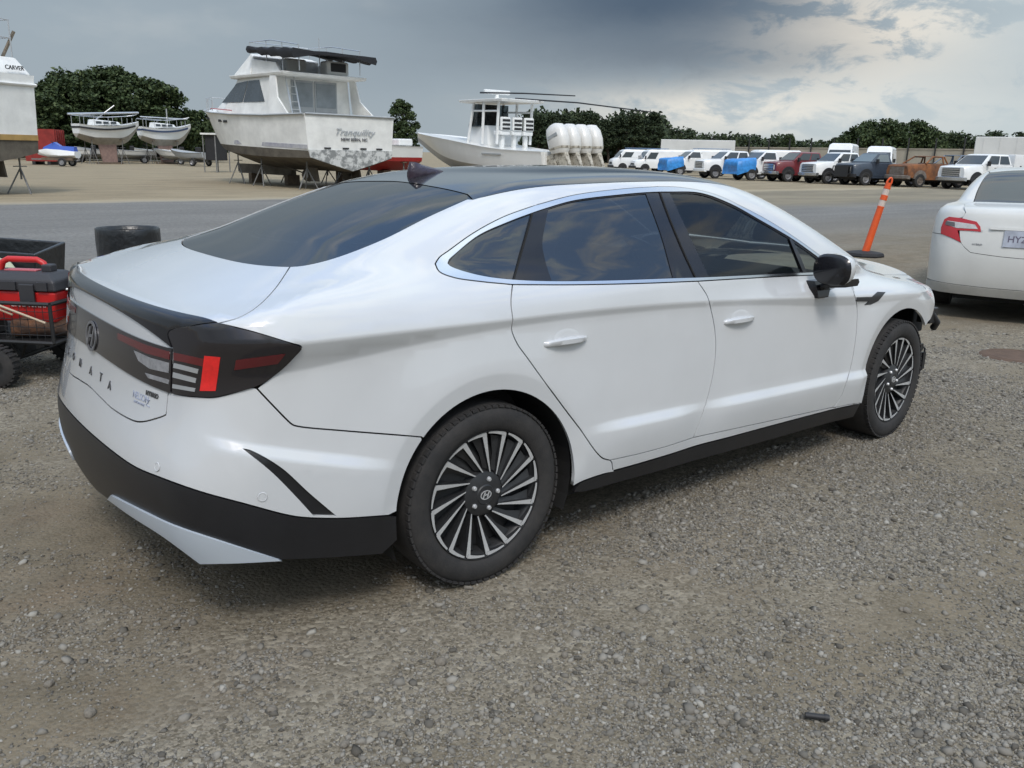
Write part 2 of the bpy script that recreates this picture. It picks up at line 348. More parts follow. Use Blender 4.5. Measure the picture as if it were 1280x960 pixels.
def scatter(n, rmax, pw, tmpl, size, seed, bare, zfac):
    rg = np.random.default_rng(seed); m = n*5
    r = .7+(rmax-.7)*rg.random(m)**pw; a = CYAW+(rg.random(m)-.5)*R(84); x = CP[0]+r*np.cos(a); y = CP[1]+r*np.sin(a)
    keep = ~((x > -.7) & (x < 3.1) & (np.abs(y) < .62))
    dm = dirt_mask(x, y); cl = fbm(x*2.2, y*2.2, 21); keep &= rg.random(m) < (1-bare*dm)*np.clip((cl-.30)*3.4, .08, 1)
    x, y, r = x[keep][:n], y[keep][:n], r[keep][:n]; k = len(x); s = size(rg, k, r)
    V0, F0 = tmpl(); V = V0[None]*(.66+.68*rg.random((k, len(V0), 1)))+(rg.random((k, len(V0), 3))-.5)*.35
    sc = np.stack([.8+.6*rg.random(k), .8+.6*rg.random(k), .45+.4*rg.random(k)], -1); th = rg.random(k)*2*math.pi; ti = (rg.random(k)-.5)*.9
    V = V*(sc*s[:, None])[:, None, :]; ct, st = np.cos(ti)[:, None], np.sin(ti)[:, None]; V = np.stack([V[..., 0]*ct-V[..., 2]*st, V[..., 1], V[..., 0]*st+V[..., 2]*ct], -1)
    c_, s_ = np.cos(th)[:, None], np.sin(th)[:, None]; V = np.stack([V[..., 0]*c_-V[..., 1]*s_, V[..., 0]*s_+V[..., 1]*c_, V[..., 2]], -1)
    V += np.stack([x, y, gheight(x, y)+s*zfac], -1)[:, None]
    return V.reshape(-1, 3), (F0[None]+len(V0)*np.arange(k)[:, None, None]).reshape(-1, 3)
def build_gravel():
    V1, F1 = scatter(26000, 9.0, 1.15, ico, lambda rg, k, r: .0035+.0040*rg.random(k)**1.5+.0095*rg.random(k)**10+.0004*r, 4, .86, .18)
    V2, F2 = scatter(150000, 8.0, 1.05, octa, lambda rg, k, r: .0022+.0026*rg.random(k)+.00045*r, 14, .72, .10)
    o = link('gravel', fast_mesh('gravel', np.vstack([V1, V2]), np.vstack([F1, F2+len(V1)])), M_stone); o['kind'] = 'stuff'; o['label'] = 'loose grey gravel scattered over the packed dirt lot'; o['category'] = 'gravel'
build_gravel()
# ------------------------------------------------------------------ the sedan's form: one smooth solid, cut into panels below
class Spline:
    def __init__(s, pts):
        a = np.array(pts, float); s.x = a[:, 0]; s.y = a[:, 1]; n = len(a); h = np.diff(s.x); A = np.eye(n); b = np.zeros(n)
        for i in range(1, n-1):
            A[i, i-1] = h[i-1]; A[i, i] = 2*(h[i-1]+h[i]); A[i, i+1] = h[i]
            b[i] = 6*((s.y[i+1]-s.y[i])/h[i]-(s.y[i]-s.y[i-1])/h[i-1])
        s.m = np.linalg.solve(A, b); s.h = h
    def __call__(s, t):
        t = np.asarray(t, float); tc = np.clip(t, s.x[0], s.x[-1]); i = np.clip(np.searchsorted(s.x, tc)-1, 0, len(s.h)-1)
        h = s.h[i]; a = (s.x[i+1]-tc)/h; b = (tc-s.x[i])/h
        return a*s.y[i]+b*s.y[i+1]+((a**3-a)*s.m[i]+(b**3-b)*s.m[i+1])*h*h/6
def sp(t, w): return np.logaddexp(0.0, t/w)*w
def sstep(t): t = np.clip(t, 0, 1); return t*t*(3-2*t)
def smax(a, b, k): h = np.maximum(k-np.abs(a-b), 0)/k; return np.maximum(a, b)+h*h*k*0.25
def smin(a, b, k): return -smax(-a, -b, k)

f_plan = Spline([(-1.12, .79), (-.9, .845), (-.65, .897), (-.4, .918), (-.1, .932), (.3, .934), (.9, .93), (1.5, .928), (2.1, .928), (2.6, .93), (2.84, .93), (3.05, .915), (3.25, .88), (3.45, .83), (3.7, .74)])
f_cr = Spline([(-1.1, .965), (-.68, .967), (-.24, .963), (.08, .958), (.46, .952), (1.0, .932), (1.55, .9), (2.28, .852), (2.6, .835), (3.3, .80)])
f_cb = Spline([(-1.1, .105), (-.8, .098), (-.59, .08), (-.3, .052), (.08, .028), (.46, .024), (1.0, .022), (1.55, .028), (2.28, .046), (2.6, .04), (3.3, .02)])
f_P = Spline([(-1.05, .93), (-.8, 1.03), (-.6, 1.112), (-.3, 1.222), (0, 1.325), (.2, 1.384), (.4, 1.424), (.7, 1.447), (1.15, 1.456), (1.5, 1.44), (1.8, 1.383), (2.1, 1.275), (2.4, 1.145), (2.7, 1.005), (2.9, .9)])
f_G = Spline([(-1.1, .50), (-.8, .625), (-.5, .745), (-.2, .80), (.2, .832), (.7, .85), (1.2, .852), (1.7, .84), (2.2, .815), (2.8, .77)])
f_D = Spline([(-1.15, .985), (-1.0, 1.026), (-.9, 1.042), (-.75, 1.072), (-.6, 1.108), (-.4, 1.13), (-.1, 1.118), (.3, 1.09), (1.0, 1.045), (1.7, 1.01), (2.2, .985), (2.5, .975), (2.8, .955), (3.1, .915), (3.4, .85), (3.6, .77), (3.8, .66)])
f_XR = Spline([(.15, -1.00), (.25, -1.045), (.36, -1.085), (.46, -1.1), (.56, -1.093), (.66, -1.066), (.76, -1.04), (.87, -1.022), (1.0, -1.004), (1.2, -.98)])

def f_side(x, z):
    zc = f_cr(x); b = np.clip(f_cb(x), .01, 1)
    y = f_plan(x); und = .50-.12*sstep((x+.2)/1.2)
    # one slope above each kink; t measured upward
    y = y - .012
    y = y + .05*(-(z-.62)) - sp(z-.62, .06)*.05               # nearly upright flank
    y = y + sp(z-(zc-b), .004)*(.10+und)                     # undercut under the shoulder line
    y = y - sp(z-zc, .004)*(und+.40)                         # shoulder leans in above it
    y = y - sp(z-(zc+.06), .03)*.25
    # wedge crease low on the doors
    fade = sstep((x-.40)/.3)*sstep((2.75-x)/.25)*(1-.75*np.exp(-((x-1.13)/.13)**2))
    z2 = .50-.03*(x-.6)
    y = y + fade*(sp(z2+.012-z, .003)*.75-sp(z2-.020-z, .004)*.83)
    y = y - sp(.40-z, .03)*.16                               # tucks under
    # bumper wedge
    fb = sstep((-.33-x)/.25)*sstep((x+.98)/.1)
    z3 = .60-.28*(x+.55)
    y = y + fb*(sp(z3-z, .003)*.60-sp(z3-.032-z, .004)*.64)
    # wheel-arch lips
    for wx, rr in ((0.0, .385), (2.84, .395)):
        r = np.hypot(x-wx, z-.334); y = y + .010*(1-sstep((r-rr-.05)/.22)) - .20*sp(rr+.062-r, .003)*sstep((z-.30)/.12)
    return y
FORM = {}
FRAME = {'c': CP, 'd': _d, 'r': _r, 'u': _u}
def set_frame(loc, rz):
    """work in the local frame of another vehicle: the photo's rays are turned into it"""
    c_, s_ = math.cos(rz), math.sin(rz); Rm = np.array([[c_, s_, 0], [-s_, c_, 0], [0, 0, 1.]])
    FRAME.update(c=Rm@(CP-np.array(loc)), d=Rm@_d, r=Rm@_r, u=Rm@_u)
def carF(p): return FORM['f'](p)
def sonF(p):
    x, y, z = p[..., 0], p[..., 1], p[..., 2]; ay = np.abs(y)
    side = ay-f_side(x, z)
    rear = f_XR(z)+.10*ay**2+.14*ay**4-x
    rear = rear*.93
    crown = np.where(x > 2.3, .10*ay**2, .025*ay**2)
    top = z-(f_D(x)-crown)
    front = x-(3.66-.18*ay**2)-.05*(z-.6)
    low = smax(side, rear, .13)
    low = smax(low, top, np.where(x > 1, .10, .020+.070*sstep((x+.75)/.3)))
    low = smax(low, front, .15)
    low = smax(low, .17-z, .05)
    zz = z-1.05
    gs = (ay-(f_G(x)+.0265-.53*sp(zz+.05, .02)-.35*np.maximum(zz, 0)**2-.8*sp(-zz-.06, .02)))*.86
    rt = (z-(f_P(x)-.06*ay**2-.12*ay**4))*.95
    up = smax(gs, rt, .085)
    up = smax(up, .7-z, .05)
    up = smax(up, -x-.86, .08)
    return smin(low, up, .07)
FORM['f'] = sonF
def carN(p, h=.0015):
    g = np.stack([carF(p+np.eye(3)[i]*h)-carF(p-np.eye(3)[i]*h) for i in range(3)], -1)
    return g/np.linalg.norm(g, axis=-1)[..., None]
def trace(o, d, s0, s1, n=160, last=False):
    """distance along each ray where it meets the solid (first crossing from outside, or last from inside)"""
    o = np.broadcast_to(o, d.shape); s = np.linspace(s0, s1, n)
    F = carF(o[:, None]+d[:, None]*s[None, :, None])
    sg = (F[:, :-1]*F[:, 1:]) <= 0
    k = sg.argmax(1) if not last else (n-2-sg[:, ::-1].argmax(1)); ok = sg.any(1)
    ii = np.arange(len(d)); a = s[k]; b = s[k+1]; fa = F[ii, k]
    for _ in range(30):
        m = (a+b)/2; fm = carF(o+d*m[:, None]); L = (fm*fa) > 0; a = np.where(L, m, a); b = np.where(L, b, m)
    return (a+b)/2, ok, F
LEVEL = [0.0]
def unproj(px):
    """photo pixels -> points on the sedan's surface (nearest approach where the ray just misses)"""
    px = np.atleast_2d(np.asarray(px, float)); fr = FRAME; d = fr['d']*CF+fr['r']*(px[:, :1]-640)+fr['u']*(480-px[:, 1:2]); d = d/np.linalg.norm(d, axis=1)[:, None]
    m = np.linalg.norm(fr['c'][:2]); s0, s1 = max(.8, m-3.2), m+4.0
    s, ok, F = trace(fr['c'], d, s0, s1, 600)
    near = np.linspace(s0, s1, 600)[np.abs(F).argmin(1)]
    s = np.where(ok, s, near); q = fr['c']+d*s[:, None]
    for i in np.where(~ok)[0]: q[i] = snap(q[i:i+1])[0]
    return q
def snap(q, it=6):
    q = np.array(q, float)
    for _ in range(it):
        n = carN(q); q = q-n*carF(q)[:, None]*.9
    return q
def crom(pts, step):
    """smooth curve through the points, resampled at about 'step'"""
    P = np.array(pts, float); 
    if len(P) == 2:
        n = max(1, int(np.linalg.norm(P[1]-P[0])/step)); return P[0]+(P[1]-P[0])*np.linspace(0, 1, n+1)[:, None]
    E = np.vstack([2*P[0]-P[1], P, 2*P[-1]-P[-2]]); out = [P[0]]
    for i in range(1, len(E)-2):
        p0, p1, p2, p3 = E[i-1:i+3]; t = [0]
        for a, b in ((p0, p1), (p1, p2), (p2, p3)): t.append(t[-1]+max(np.linalg.norm(b-a), 1e-9)**.5)
        n = max(1, int(np.ceil(np.linalg.norm(p2-p1)/step)))
        for k in range(1, n+1):
            u = t[1]+(t[2]-t[1])*k/n
            A1 = (t[1]-u)/(t[1]-t[0])*p0+(u-t[0])/(t[1]-t[0])*p1; A2 = (t[2]-u)/(t[2]-t[1])*p1+(u-t[1])/(t[2]-t[1])*p2
            A3 = (t[3]-u)/(t[3]-t[2])*p2+(u-t[2])/(t[3]-t[2])*p3
            B1 = (t[2]-u)/(t[2]-t[0])*A1+(u-t[0])/(t[2]-t[0])*A2; B2 = (t[3]-u)/(t[3]-t[1])*A2+(u-t[1])/(t[3]-t[1])*A3
            out.append((t[2]-u)/(t[2]-t[1])*B1+(u-t[1])/(t[2]-t[1])*B2)
    return np.array(out)
def PX(*pts, step=5): return unproj(crom(pts, step))
def XZ(*pts, step=.02, s=-1):
    """points given on the side view (x, z) of the right flank"""
    c = crom(pts, step); o = np.stack([c[:, 0], np.full(len(c), s*1.3), c[:, 1]], -1); d = np.tile([0., -s*1., 0.], (len(c), 1))
    t, ok, F = trace(o, d, 0, 1.29, 300); return o+d*t[:, None]
def mir(P): return P*np.array([1, -1, 1])

class Chart:
    def __init__(s, kind, c=None, m=None): s.kind = kind; s.c = None if c is None else np.array(c, float); s.m = m; s.setup()
    def setup(s):
        if s.kind == 'star':
            m = np.array(s.m, float); s.m = m/np.linalg.norm(m); a = np.cross([0, 0, 1.], s.m); s.e1 = a/np.linalg.norm(a); s.e2 = np.cross(s.m, s.e1)
    def fwd(s, P):
        if s.kind == 'star':
            v = P-s.c; v = v/np.linalg.norm(v, axis=1)[:, None]; k = 1/(1+v@s.m); return np.stack([v@s.e1*k, v@s.e2*k], -1)*1.8
        if s.kind == 'cyl':
            return np.stack([P[:, 0], np.arctan2(P[:, 2]-s.c[1], -(P[:, 1]-s.c[0]))*.7], -1)
        if s.kind == 'top': return P[:, :2].copy()
    def inv(s, q):
        if s.kind == 'star':
            q = q/1.8; r2 = (q**2).sum(1); v = ((1-r2)[:, None]*s.m+2*q[:, :1]*s.e1+2*q[:, 1:]*s.e2)/(1+r2)[:, None]
            t, ok, F = trace(s.c, v, .2, 4.2, 300, last=True); return s.c+v*t[:, None]
        if s.kind == 'cyl':
            a = q[:, 1]/.7; d = np.stack([0*a, -np.cos(a), np.sin(a)], -1); o = np.stack([q[:, 0], 0*a+s.c[0], 0*a+s.c[1]], -1)
            t, ok, F = trace(o, d, .02, 1.3, 200, last=True); return o+d*t[:, None]
        o = np.stack([q[:, 0], q[:, 1], 0*q[:, 0]+1.7], -1); d = np.tile([0., 0., -1.], (len(q), 1)); t, ok, F = trace(o, d, 0, 1.5, 200); return o+d*t[:, None]
def inpoly(q, poly):
    x, y = q[:, 0], q[:, 1]; r = np.zeros(len(q), bool); n = len(poly)
    for i in range(n):
        a, b = poly[i], poly[(i+1) % n]
        if a[1] == b[1]: continue
        c = ((a[1] > y) != (b[1] > y)) & (x < (b[0]-a[0])*(y-a[1])/(b[1]-a[1])+a[0]); r ^= c
    return r
def edist(q, poly):
    d = np.full(len(q), 9e9); n = len(poly)
    for i in range(n):
        a, b = poly[i], poly[(i+1) % n]; ab = b-a; l = max((ab**2).sum(), 1e-12); t = np.clip(((q-a)@ab)/l, 0, 1)
        d = np.minimum(d, np.linalg.norm(q-a-t[:, None]*ab, axis=1))
    return d
def dedupe(P, eps=.0008):
    out = [P[0]]
    for q in P[1:]:
        if np.linalg.norm(q-out[-1]) > eps: out.append(q)
    if np.linalg.norm(out[0]-out[-1]) < eps: out.pop()
    return np.array(out)
def inset(P, N, g):
    """moves a closed surface outline inwards by g"""
    if g == 0: return P
    n = len(P); A = np.roll(P, 1, 0); B = np.roll(P, -1, 0); out = P.copy()
    q0 = P.mean(0)
    area = sum(np.dot(np.cross(P[i]-q0, B[i]-q0), N[i]) for i in range(n)); sg = 1 if area > 0 else -1
    for i in range(n):
        e1 = P[i]-A[i]; e2 = B[i]-P[i]; e1 /= np.linalg.norm(e1)+1e-12; e2 /= np.linalg.norm(e2)+1e-12
        n1 = np.cross(N[i], e1)*sg; n2 = np.cross(N[i], e2)*sg; b = n1+n2; l = np.linalg.norm(b)
        if l < .3: b = n1; l = 1.
        b = b/l; k = 1/max(.45, np.dot(b, n1)); out[i] = P[i]+b*g*k
    return out
def panel(name, loops, chart, mat, parent, h=.025, off=0.0, gap=.0025, lip=.016, holes=(), lines=(), mirror=False, hgap=None, seams=()):
    """a sheet of the form inside an outline (list of 3-D curves), with folded edges; returns its object(s)"""
    def prep(loop, g):
        P = dedupe(np.vstack(loop)) if isinstance(loop, (list, tuple)) else dedupe(loop)
        P = snap(P, 3); Q = snap(inset(P, carN(P), g), 2)
        for sm in seams:
            near = np.linalg.norm(P[:, None]-sm[None], axis=2).min(1) < .012; Q[near] = P[near]
        return Q
    outer = prep(loops, gap); hol = [prep(q, -(gap if hgap is None else hgap)) for q in holes]
    O2 = chart.fwd(outer); H2 = [chart.fwd(q) for q in hol]
    lo, hi = O2.min(0), O2.max(0); gx = np.arange(lo[0], hi[0], h); gy = np.arange(lo[1], hi[1], h)
    g = np.array([(a+(h/2 if j % 2 else 0), b) for j, b in enumerate(gy) for a in gx])
    pts = [g[inpoly(g, O2)]] if len(g) else [np.zeros((0, 2))]
    I = pts[0]; keep = np.ones(len(I), bool); LP = []; LE = []
    for l in lines:
        if l.ndim == 2: l = np.stack([l+np.array([0, 0, dd]) for dd in (-.007, .007)])
        for q in l:
            q = chart.fwd(snap(q, 3)); ok = inpoly(q, O2) & (edist(q, O2) > h*.12)
            for hh in H2: ok &= ~inpoly(q, hh) & (edist(q, hh) > h*.12)
            ids = [None]*len(q)
            for i in np.where(ok)[0]: ids[i] = len(LP); LP.append(q[i])
            LE += [(ids[i], ids[i+1]) for i in range(len(q)-1) if ids[i] is not None and ids[i+1] is not None]
    if len(I):
        for poly in [O2]+H2: keep &= edist(I, poly) > h*.22
        for poly in H2: keep &= ~inpoly(I, poly)
        if LP:
            LPa = np.array(LP)
            for k in range(0, len(I), 400): keep[k:k+400] &= (np.linalg.norm(I[k:k+400, None]-LPa[None], axis=2).min(1) > h*.5)
    I = I[keep]
    V = [O2]+H2+([np.array(LP)] if LP else [])+[I]; off_ = 0; E = []
    for q in [O2]+H2:
        n = len(q); E += [(off_+i, off_+(i+1) % n) for i in range(n)]; off_ += n
    E += [(off_+i, off_+j) for i, j in LE]
    V2 = np.vstack(V)
    r = delaunay_2d_cdt([Vector(q) for q in V2], E, [], 0, 1e-6)
    nv = np.array([tuple(q) for q in r[0]]); T = np.array([t for t in r[2] if len(t) == 3]); src = r[3]
    P3 = np.zeros((len(nv), 3)); known = np.vstack([outer]+hol+[np.zeros((0, 3))]); nb = len(known)
    todo = []
    for i, s_ in enumerate(src):
        s_ = [k for k in s_ if k < nb]
        if s_: P3[i] = known[s_[0]]
        else: todo.append(i)
    if todo: P3[todo] = chart.inv(nv[todo])
    c = nv[T].mean(1); ok = inpoly(c, O2)
    for q in H2: ok &= ~inpoly(c, q)
    T = T[ok]
    N3 = carN(P3); P3 = P3+N3*off
    nrm = np.cross(P3[T[:, 1]]-P3[T[:, 0]], P3[T[:, 2]]-P3[T[:, 0]]); fl = (nrm*N3[T[:, 0]]).sum(1) < 0; T[fl] = T[fl][:, ::-1]
    # boundary edges -> folded lip
    cnt = {}
    for t in T:
        for a, b in ((t[0], t[1]), (t[1], t[2]), (t[2], t[0])): cnt[(a, b)] = 1
    be = [(a, b) for (a, b) in cnt if (b, a) not in cnt]
    verts = P3; faces = [tuple(t) for t in T]; norms = N3
    if lip:
        bid = sorted({i for e in be for i in e}); m1 = {i: len(P3)+k for k, i in enumerate(bid)}; m2 = {i: len(P3)+len(bid)+k for k, i in enumerate(bid)}
        verts = np.vstack([P3, P3[bid], P3[bid]-N3[bid]*lip])
        bn = {i: np.zeros(3) for i in bid}
        for a, b in be:
            faces.append((m1[b], m1[a], m2[a], m2[b]))
            q = np.cross(P3[b]-P3[a], N3[a]); q /= np.linalg.norm(q)+1e-12; bn[a] += q; bn[b] += q
        ln = np.array([bn[i]/(np.linalg.norm(bn[i])+1e-12) for i in bid]); norms = np.vstack([N3, ln, ln])
    outs = []
    for s_ in ((1, -1) if mirror else (1,)):
        v = verts*np.array([1, s_, 1]); nn = norms*np.array([1, s_, 1]); ff = faces if s_ == 1 else [t[::-1] for t in faces]
        me = bpy.data.meshes.new(name); me.from_pydata([tuple(q) for q in v], [], [tuple(int(k) for k in t) for t in ff]); me.update()
        me.polygons.foreach_set('use_smooth', np.ones(len(me.polygons), bool))
        me.normals_split_custom_set_from_vertices([tuple(q) for q in nn])
        outs.append(link(name, me, mat, parent))
    return outs
# ------------------------------------------------------------------ the white sedan
def paint_mat(name, col, rough=.32, coat=.9, speck=0.05):
    m = mat(name, col, rough, coat=coat, var=speck, vscale=3.0); return m
M_white = paint_mat('pearl_white_paint', (.565, .578, .59), .16, 1.0)
M_gloss = mat('gloss_black_trim', (.012, .012, .015), .14, var=.3, vscale=12)
M_plast = mat('black_bumper_plastic', (.013, .013, .015), .38, var=.25, vscale=9, bump=.05, bscale=300)
M_lens = mat('dark_lens', (.016, .014, .016), .10, coat=.4)
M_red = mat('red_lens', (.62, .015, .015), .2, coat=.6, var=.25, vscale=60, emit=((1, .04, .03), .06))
M_redd = mat('dark_red_lens', (.10, .012, .014), .2, coat=.4)
M_chrome = mat('satin_chrome', (.72, .73, .75), .22, metal=1.0)
M_silver = mat('sky_tinted_silver_trim', (.52, .58, .65), .28, metal=.25, coat=.5)  # bluish base paints the sky's reflection into the silver colour
M_grey = mat('grey_reflector', (.42, .43, .44), .25, metal=.4)
M_rubber = mat('tyre_rubber', (.018, .0175, .018), .8, var=.4, vscale=14, col2=(.036, .033, .031), bump=.1, bscale=120)
M_rimd = mat('dark_wheel_paint', (.025, .026, .028), .45, var=.3, vscale=20)
M_rims = mat('machined_alloy', (.68, .69, .70), .38, metal=.55, var=.12, vscale=30)
M_under = mat('underbody_black', (.008, .008, .008), .9)
M_glassP = glass_mat('privacy_glass', (.10, .12, .13), .45, .015, ior=2.3)
M_glassS = glass_mat('side_glass', (.52, .60, .58), .85, .01, ior=2.25)
M_int = mat('charcoal_interior', (.03, .03, .032), .7)

car = thing('sedan', 'white fastback sedan with black roof, multi-spoke wheels and missing front bumper', 'car')
def TOP(*pts, step=.03):
    c = crom(pts, step); o = np.stack([c[:, 0], c[:, 1], 0*c[:, 0]+1.7], -1); d = np.tile([0., 0., -1.], (len(c), 1))
    t, ok, F = trace(o, d, 0, 1.5, 300); return o+d*t[:, None]
def ARC(wx, rad, a0, a1, n=40):
    a = np.radians(np.linspace(a0, a1, n)); return XZd(np.stack([wx+rad*np.cos(a), .334+rad*np.sin(a)], -1))
def XZd(c):
    o = np.stack([c[:, 0], 0*c[:, 0]-1.3, c[:, 1]], -1); d = np.tile([0., 1., 0.], (len(c), 1)); t, ok, F = trace(o, d, 0, 1.29, 300); return o+d*t[:, None]
def half(P, rev=False):
    """keeps the right half (y<0) of a curve that runs to the centre line and ends it on y = 0"""
    k = P[P[:, 1] < -.012]; e = k[-1].copy(); e[1] = 0; return np.vstack([k, snap(e[None], 4)*np.array([1, 0, 1])])
def evenfit(P, n=28, keep_end=True):
    """smooth symmetric curve through a right-half outline (outer end first): x and z as even functions of y"""
    k = P[P[:, 1] < -.02]; y = k[:, 1]; A = np.stack([y*0+1, y**2, y**4], 1); w = np.ones(len(y)); w[0] = 12; ys = np.linspace(y[0], 0, n); B = np.stack([ys*0+1, ys**2, ys**4], 1)
    cx, cz = [np.linalg.lstsq(A*w[:, None], k[:, j]*w, rcond=None)[0] for j in (0, 2)]; q = np.stack([B@cx, ys, B@cz], -1); q = snap(q, 4); q[-1, 1] = 0; return q
def sym(*curves):
    """curves from centre to centre round the right half -> closed symmetric outline"""
    P = np.vstack(curves); return np.vstack([P, mir(P[::-1])])
def cut(P, q0=None, q1=None): return P
rv = lambda P: P[::-1]

CY = Chart('cyl', (0.0, .72)); SR = Chart('star', (0.05, 0, .75), (-.5, -.8, .25)); SCN = Chart('star', (-.1, 0, .75), (-1, 0, .3)); TP = Chart('top')

# --- feature curves (photo pixels on the visible right side)
c_dlo_up1 = PX((544, 330), (549, 322), (560, 314), (590, 292.5), (627.5, 272), (668, 257))
c_dlo_up2 = PX((668, 257), (717.5, 244), (777.5, 236.3), (822.5, 233.3))
c_dlo_up3 = PX((822.5, 233.3), (852.5, 234.5), (893.7, 243), (931, 260), (968.7, 280.6), (1002.4, 303), (1019, 315))
c_dlo_fr = PX((1019, 315), (1030, 323.5), (1040, 333), (1043, 342.5))
c_belt3 = PX((1043, 342.5), (1015, 343.8), (950, 347), (872, 351.5))
c_belt2 = PX((872, 351.5), (800, 354.3), (717, 356), (640.6, 355.8))
c_belt1 = PX((640.6, 355.8), (597.5, 351.6), (567.5, 347), (549, 339.5), (544, 330))
c_cutR = PX((640.6, 355.8), (638.7, 379), (641, 401), (639.3, 410.5), (646.5, 429.5), (659, 447), (678.7, 474.4), (710, 516.6), (725.6, 537), (740, 558), (747.5, 567.5), (754, 573.2), (763, 575.3))
c_botR = PX((763, 575.3), (800, 567), (835, 557.5), (866.7, 547))
c_cutB = PX((872, 351.5), (884.3, 370.6), (888.8, 387.4), (893.7, 413.7), (894.5, 440), (890, 473.7), (878.7, 515), (866.7, 547))
c_botF = PX((866.7, 547), (950, 529), (1040, 509.3))
c_cutF = PX((1043, 342.5), (1058.7, 350), (1070, 376), (1070.7, 410), (1062.4, 462.4), (1047.4, 503), (1040, 509.3))
c_tl_lo = PX((245, 495.8), (266.7, 496.5), (283.3, 493.3), (316.7, 484.2), (330, 478.3), (345, 466.7), (360, 453.3), (374, 438.5))
c_tl_tip = PX((374, 438.5), (376.6, 435), (375.5, 432.6), (372, 431.2), step=2)
c_tl_up = PX((372, 431.2), (366.7, 430), (316.7, 415), (273.3, 404.2))
c_trk = PX((273.3, 404.2), (300, 396.4), (321.9, 383), (343.7, 361), (362.5, 333.5))
c_gl_r = PX((362.5, 333.5), (379.7, 332), (417, 323), (478, 299.5), (534.4, 271.4), (593, 245))
c_gl_b = PX((362.5, 333.5), (340, 332.8), (323.4, 331), (300, 327.6), (268.7, 320.5), (250, 314))
c_gl_t = PX((593, 245), (575, 240), (557.8, 236), (535, 231.8), (511, 228), (490, 225.5), (470, 224))
c_bmp = PX((321, 485.5), (344, 509.8), (360, 526), (366, 531), (375.8, 533.5), (430, 538.5), (500, 544), (527, 546.3))
def clip_arc(P, wx, rad):
    r = np.hypot(P[:, 0]-wx, P[:, 2]-.334); return P[r > rad]
AR, AF = .386, .40
c_bmp = clip_arc(c_bmp, 0, AR+.004)
a_b = math.degrees(math.atan2(c_bmp[-1][2]-.334, c_bmp[-1][0]))
c_rail = TOP((.165, -.575), (.3, -.583), (.7, -.592), (1.2, -.59), (1.6, -.582), (1.78, -.578))
c_apil = TOP((1.78, -.578), (2.0, -.598), (2.3, -.64), (2.52, -.68))
c_gl_r = np.vstack([c_gl_r[:-2], c_rail[:1]]); c_gl_t = np.vstack([c_rail[:1], c_gl_t[2:]])
seam = np.vstack([TOP((.165, -.575), (.30, -.625), step=.01), snap(TOP((.30, -.625), (.33, -.66), step=.01)), c_dlo_up2[:1]])

# --- doors, quarter panel, rails, sill, fender
def arch_lines(wx, rr, a0, a1):
    return np.stack([ARC(wx, rr+d, a0, a1, 60) for d in (.054, .066)])
arch_r = arch_lines(0.0, .385, -5, 185); arch_f = arch_lines(2.84, .395, 5, 190)
wz = lambda x: .50-.03*(x-.6)
def zline(f, x0, x1, offs): 
    xs = np.arange(x0, x1, .025); return np.stack([XZd(np.stack([xs, f(xs)+o], -1)) for o in offs])
crease_u = zline(f_cr, -.66, 3.0, (-.008, 0, .008)); crease_l = zline(lambda x: f_cr(x)-f_cb(x), -.78, 3.0, (-.007, .004))
wedge_u = zline(wz, .36, 2.72, (.019, .006)); wedge_l = zline(wz, .36, 2.72, (-.013, -.028))
LN = [arch_r, arch_f, crease_u, crease_l, wedge_u, wedge_l]
drR = panel('rear_door', [c_cutR, c_botR, rv(c_cutB), c_belt2], CY, M_white, car, lines=LN, mirror=True)
drF = panel('front_door', [c_cutB, c_botF, rv(c_cutF), c_belt3], CY, M_white, car, lines=LN, mirror=True)
c_sill = XZ((2.43, .277), (2.2, .283), (1.35, .30), (.77, .303), (.48, .303), (.40, .292), (.362, .27))
c_sf = XZ((2.20, .291), (2.33, .287), (2.43, .277))
arcR = ARC(0, AR, -6.6, a_b)
split = XZ((.62, .338), (.62, .304))
quarter = panel('quarter_panel', [rv(c_trk), rv(c_tl_up), rv(c_tl_tip), rv(c_tl_lo)[1:-6], c_bmp, rv(arcR), rv(c_sill)[2:], rv(c_sf), rv(c_botF), rv(c_botR), rv(c_cutR), c_belt1, c_dlo_up1, TOP((.42, -.66), (.30, -.62), (.165, -.575))[1:-1] , rv(c_gl_r)] if False else
    [c_gl_r[:-1], TOP((.165, -.575), (.30, -.625))[:-1], snap(TOP((.30, -.625), (.33, -.66))[1:]), rv(c_dlo_up1), rv(c_belt1), c_cutR, XZ((.585, .343), (.60, .303)), XZ((.60, .303), (.48, .303), (.42, .298), (.3835, .2895)), arcR, rv(c_bmp), PX((321, 485.5), (330, 478.3), (345, 466.7), (360, 453.3), (374, 438.5)), c_tl_tip, c_tl_up, c_trk],
    SR, M_white, car, h=.022, seams=[seam], lines=[crease_u, crease_l, arch_r], mirror=True)
rail = panel('roof_rail', [rv(TOP((.165, -.575), (.30, -.625))[:-1]) if False else c_rail, c_apil, TOP((2.52, -.68), (2.50, -.74), (2.44, -.80))[1:], PX((1052, 345), (1043, 342.5)), rv(c_dlo_fr)[1:], rv(c_dlo_up3), rv(c_dlo_up2), rv(snap(TOP((.30, -.625), (.33, -.66))[1:])), rv(TOP((.165, -.575), (.30, -.625))[:-1])[:-1]],
    CY, M_white, car, h=.02, seams=[seam], mirror=True)
sill = panel('sill_strip', [XZ((.60, .303), (.585, .343))[::1], c_botR, c_botF, c_sf, c_sill[:-12]], CY, M_white, car, h=.03, mirror=True)
